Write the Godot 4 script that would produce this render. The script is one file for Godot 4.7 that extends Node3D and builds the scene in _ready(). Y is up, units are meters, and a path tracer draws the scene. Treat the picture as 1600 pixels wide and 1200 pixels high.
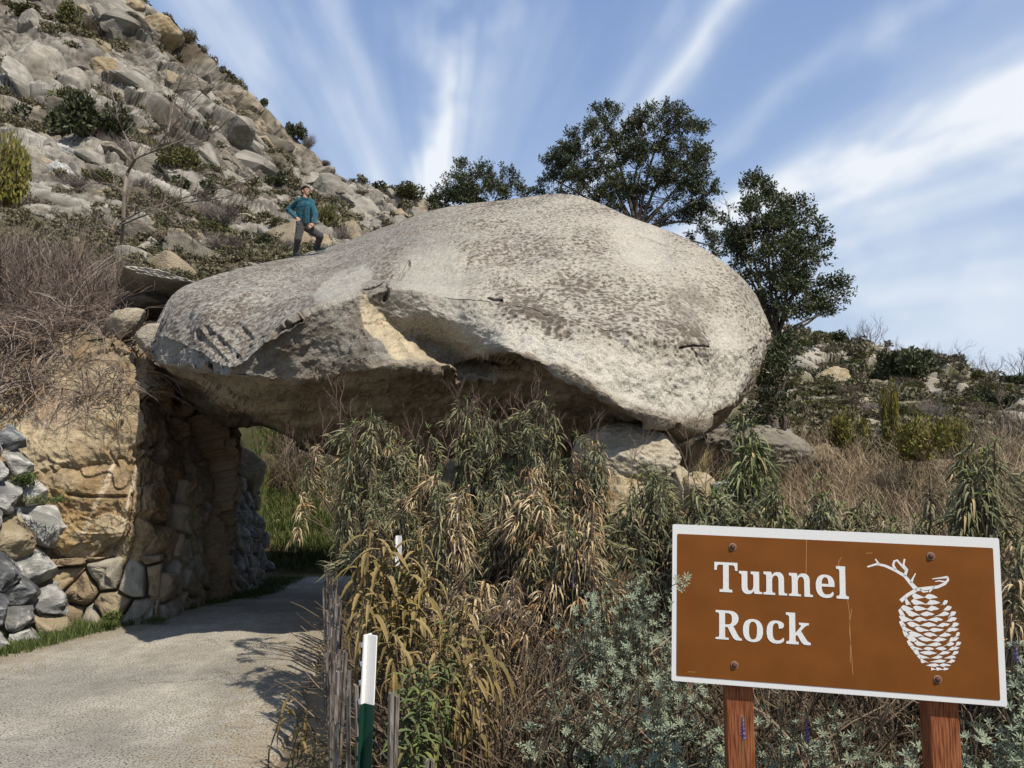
extends Node3D
# ---------------------------------------------------------------- basics
const F := 1177.6
const EYE := Vector3(0, 2.1, 0)
const PITCH := 0.1056
const UPV := Vector3(0, 1, 0)
var cp := cos(PITCH)
var sp := sin(PITCH)
var names := {}
var M := {}
var rng := RandomNumberGenerator.new()

# mesh collector: triangles with colours, no normals (flat) unless smooth() is asked for
class MB:
	var v := PackedVector3Array()
	var c := PackedColorArray()
	var n := PackedVector3Array()
	var ix := PackedInt32Array()
	func pt(p: Vector3, col: Color) -> int:
		v.push_back(p); c.push_back(col)
		return v.size() - 1
	func tri(a: Vector3, b: Vector3, d: Vector3, col: Color) -> void:
		var k := v.size()
		v.push_back(a); v.push_back(b); v.push_back(d)
		c.push_back(col); c.push_back(col); c.push_back(col)
		ix.push_back(k); ix.push_back(k + 1); ix.push_back(k + 2)
	func quad(a: Vector3, b: Vector3, d: Vector3, e: Vector3, col: Color) -> void:
		var k := v.size()
		v.push_back(a); v.push_back(b); v.push_back(d); v.push_back(e)
		c.push_back(col); c.push_back(col); c.push_back(col); c.push_back(col)
		ix.append_array(PackedInt32Array([k, k + 1, k + 2, k, k + 2, k + 3]))
	func tube(path: PackedVector3Array, r0: float, r1: float, sides: int, col: Color, col2: Color = Color(-1, 0, 0)) -> void:
		var m := path.size()
		if col2.r < 0.0: col2 = col
		var first := v.size()
		var side := Vector3(0.37, 0.2, 0.9)
		for i in m:
			var t: Vector3 = (path[mini(i + 1, m - 1)] - path[maxi(i - 1, 0)]).normalized()
			side = side - t * side.dot(t)
			if side.length() < 0.05: side = t.cross(Vector3(1, 0.3, 0.1))
			side = side.normalized()
			var up := t.cross(side)
			var f := float(i) / float(m - 1)
			var r := lerpf(r0, r1, f)
			var col3 := col.lerp(col2, f)
			for k in sides:
				var a := TAU * k / sides
				v.push_back(path[i] + (side * cos(a) + up * sin(a)) * r)
				c.push_back(col3)
		for i in m - 1:
			for k in sides:
				var a0 := first + i * sides + k
				var a1 := first + i * sides + (k + 1) % sides
				ix.append_array(PackedInt32Array([a0, a0 + sides, a1, a1, a0 + sides, a1 + sides]))
	# a ribbon leaf that bends down under its weight
	func leaf(p: Vector3, dir: Vector3, length: float, width: float, droop: float, segs: int, col: Color, fold := 0.0, twist := 0.0, tipcol: Color = Color(-1, 0, 0)) -> void:
		var t := dir.normalized()
		if tipcol.r < 0.0: tipcol = col
		var st := length / segs
		var k0 := v.size()
		for i in segs + 1:
			var f := float(i) / segs
			var w := width * (sin(PI * pow(0.08 + 0.92 * f, 0.75)) * 0.9 + 0.05) * 0.5
			if i == segs: w = width * 0.02
			var side := t.cross(Vector3(0.03, 1, 0.02))
			if side.length() < 0.12: side = dir.cross(Vector3(0.03, 1, 0.02))
			if side.length() < 0.01: side = Vector3(1, 0, 0)
			side = side.normalized()
			if twist != 0.0: side = side.rotated(t, twist * f)
			var up := side.cross(t)
			var cc := col.lerp(tipcol, f)
			v.push_back(p + side * w + up * w * fold); c.push_back(cc)
			if fold != 0.0:
				v.push_back(p); c.push_back(cc)
			v.push_back(p - side * w + up * w * fold); c.push_back(cc)
			p += t * st
			t = (t + Vector3(0, -droop / segs, 0)).normalized()
		var s := 3 if fold != 0.0 else 2
		for i in segs:
			for j in s - 1:
				var a := k0 + i * s + j
				ix.append_array(PackedInt32Array([a, a + 1, a + s, a + 1, a + s + 1, a + s]))
	func add(o: MB, t: Transform3D, tint: Color = Color(1, 1, 1)) -> void:
		var k := v.size()
		for i in o.v.size():
			v.push_back(t * o.v[i])
			c.push_back(o.c[i] * tint)
		for i in o.ix: ix.push_back(k + i)
	func smooth() -> MB:
		n.resize(v.size())
		for i in range(0, ix.size(), 3):
			var a := v[ix[i]]
			var q := (v[ix[i + 2]] - a).cross(v[ix[i + 1]] - a)
			n[ix[i]] += q; n[ix[i + 1]] += q; n[ix[i + 2]] += q
		for i in n.size(): n[i] = n[i].normalized()
		return self
	func mesh(mat: Material) -> ArrayMesh:
		var a := []
		a.resize(Mesh.ARRAY_MAX)
		a[Mesh.ARRAY_VERTEX] = v
		a[Mesh.ARRAY_COLOR] = c
		if n.size(): a[Mesh.ARRAY_NORMAL] = n
		a[Mesh.ARRAY_INDEX] = ix
		var am := ArrayMesh.new()
		am.add_surface_from_arrays(Mesh.PRIMITIVE_TRIANGLES, a)
		am.surface_set_material(0, mat)
		return am

# a pixel of the 1600 x 1200 photograph at a distance in front of the camera
func P(px: float, py: float, d: float) -> Vector3:
	var y := (600.0 - py) / F
	var dir := Vector3((px - 800.0) / F, y * cp + sp, y * sp - cp)
	return EYE + dir * (d / -dir.z)

func pix(p: Vector3) -> Vector2:
	var q := p - EYE
	var z := q.z * cp - q.y * sp
	var y := q.y * cp + q.z * sp
	return Vector2(800.0 + q.x / -z * F, 600.0 - y / -z * F)

func noise(freq: float, oct := 1, sd := 1, kind := FastNoiseLite.TYPE_SIMPLEX_SMOOTH) -> FastNoiseLite:
	var n := FastNoiseLite.new()
	n.noise_type = kind
	n.frequency = freq
	n.seed = sd
	n.fractal_type = FastNoiseLite.FRACTAL_FBM if oct > 1 else FastNoiseLite.FRACTAL_NONE
	n.fractal_octaves = oct
	return n

func cells(freq: float, sd: int, ret: int) -> FastNoiseLite:
	var n := noise(freq, 1, sd, FastNoiseLite.TYPE_CELLULAR)
	n.cellular_return_type = ret
	n.cellular_distance_function = FastNoiseLite.DISTANCE_EUCLIDEAN
	return n

func R(a: float, b: float) -> float:
	return rng.randf_range(a, b)

# ---------------------------------------------------------------- naming
func numbered(called: String) -> String:
	var k: int = names.get(called, -1) + 1
	names[called] = k
	return called if k == 0 else "%s_%03d" % [called, k]

func meta(o: Node, label: String, category := "", group := "", kind := "") -> Node:
	if label: o.set_meta("label", label)
	if category: o.set_meta("category", category)
	if group: o.set_meta("group", group)
	if kind: o.set_meta("kind", kind)
	return o

func thing(called: String, label: String, category: String, at := Vector3.ZERO, group := "") -> Node3D:
	var o := Node3D.new()
	o.name = numbered(called)
	add_child(o, true)
	o.position = at
	meta(o, label, category, group)
	return o

func part(called: String, m: Mesh, parent: Node, mat: Material = null, t := Transform3D()) -> MeshInstance3D:
	var o := MeshInstance3D.new()
	o.mesh = m
	if mat: o.material_override = mat
	var used: int = parent.get_meta("n_" + called, -1) + 1 if parent.has_meta("n_" + called) else 0
	parent.set_meta("n_" + called, used)
	o.name = called if used == 0 else "%s_%03d" % [called, used]
	o.transform = t
	parent.add_child(o, true)
	return o

func solo(called: String, m: Mesh, label: String, category: String, at := Transform3D(), group := "") -> MeshInstance3D:
	var o := MeshInstance3D.new()
	o.mesh = m
	o.name = numbered(called)
	o.transform = at
	add_child(o, true)
	meta(o, label, category, group)
	return o

func setting(called: String, m: Mesh, kind := "structure", label := "") -> MeshInstance3D:
	var o := MeshInstance3D.new()
	o.mesh = m
	o.name = numbered(called)
	add_child(o, true)
	meta(o, label, "", "", kind)
	return o

func scatter(called: String, m: Mesh, places: Array, parent: Node, kind := "stuff", label := "") -> MultiMeshInstance3D:
	var mm := MultiMesh.new()
	mm.transform_format = MultiMesh.TRANSFORM_3D
	mm.mesh = m
	mm.instance_count = places.size()
	for i in places.size(): mm.set_instance_transform(i, places[i])
	var o := MultiMeshInstance3D.new()
	o.multimesh = mm
	o.name = numbered(called) if parent == self else called
	parent.add_child(o, true)
	meta(o, label, "", "", kind)
	return o

func copy_of(o: Node3D, at: Vector3, turn: float, size: Vector3, label: String, group := "") -> Node3D:
	var r: Node3D = o.duplicate()
	var base: String = o.name
	if base.length() > 4 and base.substr(base.length() - 4, 1) == "_": base = base.substr(0, base.length() - 4)
	r.name = numbered(base)
	add_child(r, true)
	r.transform = Transform3D(Basis(UPV, turn).scaled(size), at)
	if label: r.set_meta("label", label)
	if group: r.set_meta("group", group)
	return r

# ---------------------------------------------------------------- materials
func lin(r: float, g: float, b: float) -> Color:
	return Color(r, g, b)

func flat(r: float, g: float, b: float, rough := 0.8) -> StandardMaterial3D:
	var m := StandardMaterial3D.new()
	m.albedo_color = Color(r, g, b).linear_to_srgb()
	m.roughness = rough
	m.metallic_specular = 0.3
	return m

func tinted(rough := 0.9, back := 0.0) -> StandardMaterial3D:
	var m := StandardMaterial3D.new()
	m.vertex_color_use_as_albedo = true
	m.roughness = rough
	m.metallic_specular = 0.25
	m.cull_mode = BaseMaterial3D.CULL_DISABLED
	if back > 0.0:
		m.backlight_enabled = true
		m.backlight = Color(back, back, back)
	return m

func ramp(cols: Array, offs: Array) -> Gradient:
	var g := Gradient.new()
	g.offsets = PackedFloat32Array(offs)
	g.colors = PackedColorArray(cols)
	return g

func noise_tex(n: FastNoiseLite, size: int, g: Gradient) -> NoiseTexture2D:
	var t := NoiseTexture2D.new()
	t.width = size
	t.height = size
	t.seamless = true
	t.seamless_blend_skirt = 0.2
	t.noise = n
	t.normalize = true
	t.color_ramp = g
	return t

# rock: vertex colours times a fine speckle, with relief
func stone_material(scale: float, relief: float, speck_lo: float, speck_freq := 0.11) -> StandardMaterial3D:
	var m := tinted(0.93)
	m.cull_mode = BaseMaterial3D.CULL_BACK
	var key := "%s_%s" % [speck_lo, speck_freq]
	if not M.has("speck" + key):
		M["speck" + key] = noise_tex(noise(speck_freq, 3, 11), 512, ramp([Color(speck_lo, speck_lo, speck_lo * 0.97), Color(0.86, 0.86, 0.85), Color(0.93, 0.93, 0.92), Color(1, 1, 1)], [0.1, 0.4, 0.6, 0.9]))
	if not M.has("relief"):
		M["relief"] = noise_tex(noise(0.035, 5, 5), 512, ramp([Color(0, 0, 0), Color(1, 1, 1)], [0, 1]))
	m.albedo_texture = M["speck" + key]
	m.uv1_triplanar = true
	m.uv1_world_triplanar = true
	m.uv1_scale = Vector3.ONE * scale
	m.heightmap_enabled = true
	m.heightmap_texture = M["relief"]
	m.heightmap_scale = relief
	return m

# ---------------------------------------------------------------- lofted surfaces
# rails: rows of Vector3(px, py, distance), each row the same number of points. Returns the grid of points in the world and their pixels.
func loft(rails: Array, sharp: Array, cols: int, rows: Array, world := false) -> Dictionary:
	var nr: int = rails.size()
	var nk: int = rails[0].size()
	var total := 1
	for r in rows: total += int(r)
	var pos := PackedVector3Array()
	var px := PackedVector2Array()
	pos.resize(total * cols)
	px.resize(total * cols)
	for i in cols:
		var s := float(i) / (cols - 1) * (nk - 1)
		var k := mini(int(s), nk - 2)
		var f := s - k
		var pts := PackedVector3Array()
		for r in nr:
			var rl: Array = rails[r]
			var a: Vector3 = rl[maxi(k - 1, 0)]
			var b: Vector3 = rl[k]
			var c: Vector3 = rl[k + 1]
			var d: Vector3 = rl[mini(k + 2, nk - 1)]
			pts.push_back(b.cubic_interpolate(c, a, d, f))
		var row := 0
		for r in nr - 1:
			var a := pts[r]
			var b := pts[r + 1]
			var ta := b - a
			var tb := b - a
			if r > 0 and not sharp[r]: ta = (b - pts[r - 1]) * 0.5
			if r < nr - 2 and not sharp[r + 1]: tb = (pts[r + 2] - a) * 0.5
			var m: int = rows[r]
			for j in (m + 1 if r == nr - 2 else m):
				var t := float(j) / m
				var t2 := t * t
				var t3 := t2 * t
				var q := a * (2 * t3 - 3 * t2 + 1) + ta * (t3 - 2 * t2 + t) + b * (3 * t2 - 2 * t3) + tb * (t3 - t2)
				var at := (row + j) * cols + i
				if world:
					pos[at] = q
				else:
					px[at] = Vector2(q.x, q.y)
					pos[at] = P(q.x, q.y, q.z)
			row += m
	return {"pos": pos, "px": px, "cols": cols, "rows": total}

func grid_normals(g: Dictionary) -> PackedVector3Array:
	var pos: PackedVector3Array = g.pos
	var nc: int = g.cols
	var nr: int = g.rows
	var n := PackedVector3Array()
	n.resize(pos.size())
	for j in nr:
		var j0 := maxi(j - 1, 0) * nc
		var j1 := mini(j + 1, nr - 1) * nc
		for i in nc:
			n[j * nc + i] = (pos[j * nc + maxi(i - 1, 0)] - pos[j * nc + mini(i + 1, nc - 1)]).cross(pos[j1 + i] - pos[j0 + i]).normalized()
	return n

func grid_mesh(g: Dictionary, col: PackedColorArray, mat: Material, crisp := false) -> ArrayMesh:
	var nc: int = g.cols
	var nr: int = g.rows
	var ix := PackedInt32Array()
	ix.resize((nc - 1) * (nr - 1) * 6)
	var k := 0
	for j in nr - 1:
		for i in nc - 1:
			var a := j * nc + i
			ix[k] = a; ix[k + 1] = a + 1; ix[k + 2] = a + nc
			ix[k + 3] = a + 1; ix[k + 4] = a + nc + 1; ix[k + 5] = a + nc
			k += 6
	var a := []
	a.resize(Mesh.ARRAY_MAX)
	a[Mesh.ARRAY_VERTEX] = g.pos
	if not crisp: a[Mesh.ARRAY_NORMAL] = grid_normals(g)
	a[Mesh.ARRAY_COLOR] = col
	a[Mesh.ARRAY_INDEX] = ix
	var am := ArrayMesh.new()
	am.add_surface_from_arrays(Mesh.PRIMITIVE_TRIANGLES, a)
	am.surface_set_material(0, mat)
	return am

# piecewise linear curve through (x, y) points
func curve(x: float, pts: Array) -> float:
	if x <= pts[0].x: return pts[0].y
	for i in range(1, pts.size()):
		if x <= pts[i].x:
			return lerpf(pts[i - 1].y, pts[i].y, (x - pts[i - 1].x) / (pts[i].x - pts[i - 1].x))
	return pts[pts.size() - 1].y

func blob(p: Vector2, c: Vector2, r: Vector2, tilt := 0.0) -> float:
	var q := (p - c).rotated(-tilt) / r
	return smoothstep(1.0, 0.3, q.length())

# distance from a point to a polyline of pixels
func line_dist(p: Vector2, pts: PackedVector2Array) -> float:
	var best := 1e9
	for i in pts.size() - 1:
		best = minf(best, p.distance_to(Geometry2D.get_closest_point_to_segment(p, pts[i], pts[i + 1])))
	return best

# an angular stone: a ball cut by random planes, roughened; returns a mesh about its middle
var ico_cache := {}
func ico(level: int) -> Array:
	if ico_cache.has(level): return ico_cache[level]
	var vs := PackedVector3Array()
	var fs := PackedInt32Array()
	if level == 0:
		var t := (1.0 + sqrt(5.0)) / 2.0
		for q in [Vector3(-1, t, 0), Vector3(1, t, 0), Vector3(-1, -t, 0), Vector3(1, -t, 0), Vector3(0, -1, t), Vector3(0, 1, t), Vector3(0, -1, -t), Vector3(0, 1, -t), Vector3(t, 0, -1), Vector3(t, 0, 1), Vector3(-t, 0, -1), Vector3(-t, 0, 1)]:
			vs.push_back(q.normalized())
		fs = PackedInt32Array([0, 11, 5, 0, 5, 1, 0, 1, 7, 0, 7, 10, 0, 10, 11, 1, 5, 9, 5, 11, 4, 11, 10, 2, 10, 7, 6, 7, 1, 8, 3, 9, 4, 3, 4, 2, 3, 2, 6, 3, 6, 8, 3, 8, 9, 4, 9, 5, 2, 4, 11, 6, 2, 10, 8, 6, 7, 9, 8, 1])
	else:
		var old := ico(level - 1)
		vs = old[0].duplicate()
		var mid := {}
		var of: PackedInt32Array = old[1]
		for i in range(0, of.size(), 3):
			var m := []
			for e in 3:
				var a := of[i + e]
				var b := of[i + (e + 1) % 3]
				var key := mini(a, b) * 1000003 + maxi(a, b)
				if not mid.has(key):
					mid[key] = vs.size()
					vs.push_back((vs[a] + vs[b]).normalized())
				m.push_back(mid[key])
			fs.append_array(PackedInt32Array([of[i], m[0], m[2], of[i + 1], m[1], m[0], of[i + 2], m[2], m[1], m[0], m[1], m[2]]))
	ico_cache[level] = [vs, fs]
	return ico_cache[level]

func stone_mesh(sd: int, size: Vector3, level: int, cuts: int, rough: float, tone: Array, mat: Material, round := 0.0, tight := 0.62, loose := 0.93, crisp := false) -> ArrayMesh:
	var r := RandomNumberGenerator.new()
	r.seed = sd
	var pl := []
	for i in cuts:
		var d := Vector3(r.randfn(), r.randfn(), r.randfn()).normalized()
		pl.push_back([d, r.randf_range(tight, loose)])
	var base := ico(level)
	var mb := MB.new()
	var nz := noise(1.3, 4, sd)
	var nf := noise(5.5, 4, sd + 7)
	var vs: PackedVector3Array = base[0]
	mb.v.resize(vs.size())
	mb.c.resize(vs.size())
	for i in vs.size():
		var d := vs[i]
		var k := 1.0
		for q in pl:
			var c: float = d.dot(q[0])
			if c > 0.05: k = minf(k, q[1] / c)
		k = lerpf(k, 0.85, round)
		var w := nz.get_noise_3dv(d * 1.2)
		var f := nf.get_noise_3dv(d * 1.2)
		k *= 1.0 + rough * (w * 0.9 + f * 0.8)
		mb.v[i] = d * k * size
		var h := clampf(0.5 + w * 1.8 + f * 1.5, 0, 1)
		var cc: Color = tone[0].lerp(tone[1], h)
		if tone.size() > 2 and f > 0.12: cc = cc.lerp(tone[2], smoothstep(0.12, 0.3, f) * 0.7)
		mb.c[i] = cc
	var fs: PackedInt32Array = base[1]
	mb.ix.resize(fs.size())
	for i in range(0, fs.size(), 3):
		mb.ix[i] = fs[i]; mb.ix[i + 1] = fs[i + 2]; mb.ix[i + 2] = fs[i + 1]
	return mb.mesh(mat) if crisp else mb.smooth().mesh(mat)

# ---------------------------------------------------------------- the whole scene
func _ready() -> void:
	rng.seed = 7
	var cam := Camera3D.new()
	cam.name = "camera"
	cam.position = EYE
	cam.rotation = Vector3(PITCH, 0, 0)
	cam.fov = 54.0
	cam.near = 0.05
	cam.far = 3000.0
	add_child(cam)
	cam.current = true
	var env := Environment.new()
	env.background_mode = Environment.BG_SKY
	env.sky = Sky.new()
	env.sky.sky_material = sky_material()
	env.tonemap_mode = Environment.TONE_MAPPER_LINEAR
	env.tonemap_exposure = 1.2
	env.background_energy_multiplier = 1.0
	env.sdfgi_enabled = true
	env.ssao_enabled = true
	env.ssil_enabled = true
	var we := WorldEnvironment.new()
	we.name = "world_environment"
	we.environment = env
	add_child(we)
	var sun := DirectionalLight3D.new()
	sun.name = "sun"
	sun.light_energy = 1.5
	sun.light_color = Color(1.0, 0.955, 0.89)
	sun.light_angular_distance = 0.6
	sun.shadow_enabled = true
	add_child(sun)
	sun.look_at_from_position(SUN_FROM, Vector3.ZERO, UPV)

	build_ground()
	build_left_hill()
	build_right_hill()
	build_boulder()
	build_abutment()
	build_boulder_wall()
	build_masonry()
	build_loose_rocks()
	build_oaks()
	build_hill_plants()
	build_bare_trees()
	build_brush()
	build_shrubs()
	build_lupines()
	build_grass()
	build_fence()
	build_person()
	build_sign()

const SUN_FROM := Vector3(0.42, 0.82, 0.44)

# cirrus drawn out along one wind: streaks are great circles through the two ends of an axis
func sky_material() -> PanoramaSkyMaterial:
	var w := 2048
	var h := 1024
	var data := PackedByteArray()
	data.resize(w * h * 3)
	var ax := P(690, 545, 1.0) - EYE
	ax = ax.normalized()
	var rt := ax.cross(UPV).normalized()
	var uq := rt.cross(ax)
	var streak := noise(1.0, 5, 3)
	var soft := noise(1.0, 4, 9)
	var fine := noise(1.0, 3, 21)
	var zen := Color(0.435, 0.535, 0.72)
	var mid := Color(0.56, 0.655, 0.80)
	var hor := Color(0.745, 0.805, 0.865)
	for j in h:
		var el := PI * (0.5 - (j + 0.5) / h)
		var ce := cos(el)
		var se := sin(el)
		var base := mid.lerp(zen, smoothstep(0.25, 0.75, se)).lerp(hor, pow(clampf(1.0 - se / 0.42, 0, 1), 1.6))
		var below := smoothstep(0.0, -0.05, se)
		if below >= 1.0:
			# the land's own dull tone below the horizon
			for i in w:
				var k0 := (j * w + i) * 3
				data[k0] = 96; data[k0 + 1] = 92; data[k0 + 2] = 80
			continue
		for i in w:
			var az := TAU * (i + 0.5) / w
			var d := Vector3(sin(az) * ce, se, -cos(az) * ce)
			var th := acos(clampf(d.dot(ax), -1, 1))
			var q := Vector2(d.dot(rt), d.dot(uq))
			var ph := rad_to_deg(q.angle())
			q = q.normalized()
			var wob := soft.get_noise_3d(d.x * 2.2, d.y * 2.2, d.z * 2.2)
			var wav := soft.get_noise_3d(d.x * 6 + 5, d.y * 6, d.z * 6)
			var phw := ph + wob * 3.0 + wav * 2.0
			var st := streak.get_noise_3d(q.x * 4.5 + wav * 0.08, q.y * 4.5, th * 1.9 + wob * 0.6)
			var fs := fine.get_noise_3d(q.x * 15.0 + wav * 0.5, q.y * 15.0, th * 5.0 + wob)
			var tex := 0.78 + 0.5 * st + 0.22 * fs + 0.35 * wav
			var t := rad_to_deg(th)
			# general thin veil everywhere, in streaks
			var c := smoothstep(-0.15, 0.6, st * 0.7 + wob * 0.5 + 0.16) * 0.5
			if d.z < 0.0:
				var near := smoothstep(0.0, 0.25, -d.z)
				var feather := clampf(0.72 + 0.5 * st + 0.28 * fs + 0.45 * wav, 0.0, 1.4)
				var band := (exp(-pow((phw - 24.5) / 4.5, 2.0)) * 1.0 + exp(-pow((phw - 18.0) / 6.5, 2.0)) * 0.75) * smoothstep(14.0, 29.0, t) * 1.05
				band += exp(-pow((phw - 27.0) / 2.2, 2.0)) * smoothstep(14.0, 22.0, t) * 0.6
				band += exp(-pow((phw - 9.0) / 5.0, 2.0)) * smoothstep(16.0, 30.0, t) * 0.7
				band += exp(-pow((phw + 2.0) / 6.5, 2.0)) * smoothstep(25.0, 34.0, t) * 0.9
				band += exp(-pow((phw - 50.5) / 2.6, 2.0)) * smoothstep(9.0, 15.0, t) * 0.75
				band += exp(-pow((phw - 57.0) / 2.0, 2.0)) * smoothstep(9.0, 15.0, t) * 0.35
				band += exp(-pow((phw - 37.0) / 2.0, 2.0)) * smoothstep(17.0, 28.0, t) * 0.55
				band += exp(-pow((phw - 95.0 + maxf(t - 14.0, 0.0) * 0.9) / 10.0, 2.0)) * smoothstep(25.0, 16.0, t + wav * 9.0 + wob * 5.0) * smoothstep(1.0, 6.0, t) * 1.5
				band += exp(-pow((phw - 115.0) / 5.0, 2.0)) * smoothstep(40.0, 18.0, t) * 0.7
				band += exp(-pow((phw - 106.5) / 2.4, 2.0)) * smoothstep(12.0, 20.0, t) * 0.6
				band += exp(-pow((phw - 124.0) / 3.6, 2.0)) * smoothstep(16.0, 22.0, t) * 0.8
				band *= feather
				c = lerpf(c, c * 0.32 + band * 0.82, near)
			else:
				c *= 1.2
			c = clampf(c, 0, 1)
			var o := base.lerp(Color(0.865, 0.885, 0.91), c)
			if below > 0.0: o = o.lerp(Color(0.376, 0.36, 0.314), below)
			var k := (j * w + i) * 3
			data[k] = int(o.r * 255.0); data[k + 1] = int(o.g * 255.0); data[k + 2] = int(o.b * 255.0)
	var im := Image.create_from_data(w, h, false, Image.FORMAT_RGB8, data)
	var m := PanoramaSkyMaterial.new()
	m.panorama = ImageTexture.create_from_image(im)
	return m

# ---------------------------------------------------------------- ground and road
func road_right(d: float) -> float:
	if d < 18.0: return -0.7 - 0.16 * d
	return lerpf(-3.58, 4.0, smoothstep(18.0, 21.0, d))

func road_left(d: float) -> float:
	if d < 10.3: return -8.05 + 0.29 * d
	if d < 14.0: return lerpf(-5.06, -4.95, (d - 10.3) / 3.7)
	if d < 20.5: return lerpf(-4.95, -6.1, (d - 14.0) / 6.5)
	return -6.1 + pow(d - 20.5, 2.0) * 1.1

# the road falls away a little beyond the boulder
func fall(d: float) -> float:
	return -0.1 * clampf(d - 11.0, 0.0, 10.5)

const BANK := 0.65
func ground_h(x: float, d: float) -> float:
	var e := x - (-0.7 - 0.16 * d if d < 18.0 else road_right(d))
	var y := 0.0
	if d < 21.5 and e > 0.0:
		y = minf(BANK * e, 0.45) + maxf(minf(d, 14.0) - 3.0, 0.0) * 0.115 * smoothstep(0.4, 3.2, e)
	if d > 11.0:
		y += (minf(d, 16.0) - 11.0) * 0.12 * smoothstep(2.0, 9.0, e)
	y += fall(d) * smoothstep(5.0, 0.5, e)
	var far := maxf(d - 22.3 - 0.2 * maxf(x + 5.0, 0.0), 0.0)
	if far > 0.0: y = maxf(y, -1.1 + minf(far * 0.85 + 0.25 * smoothstep(0.0, 0.5, far), 5.2))
	var l := -8.05 + 0.29 * d - 0.75 - x
	if d > 10.3: l = road_left(minf(d, 20.5)) - 0.75 - x
	if l > 0.0 and d > -20.0:
		var up := clampf(1.5 + 0.42 * (d - 7.5), 0.4, 4.4) + 0.16 * minf(l, 12.0)
		if d > 17.0: up = lerpf(up, 3.2, smoothstep(17.0, 30.0, d))
		y = maxf(y, up * smoothstep(0.6, 1.7, l) + 0.22 * smoothstep(0.0, 0.6, l) * (1.0 - smoothstep(0.5, 1.7, l)) + fall(d) * (1.0 - smoothstep(0.5, 1.7, l)))
	return y

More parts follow.
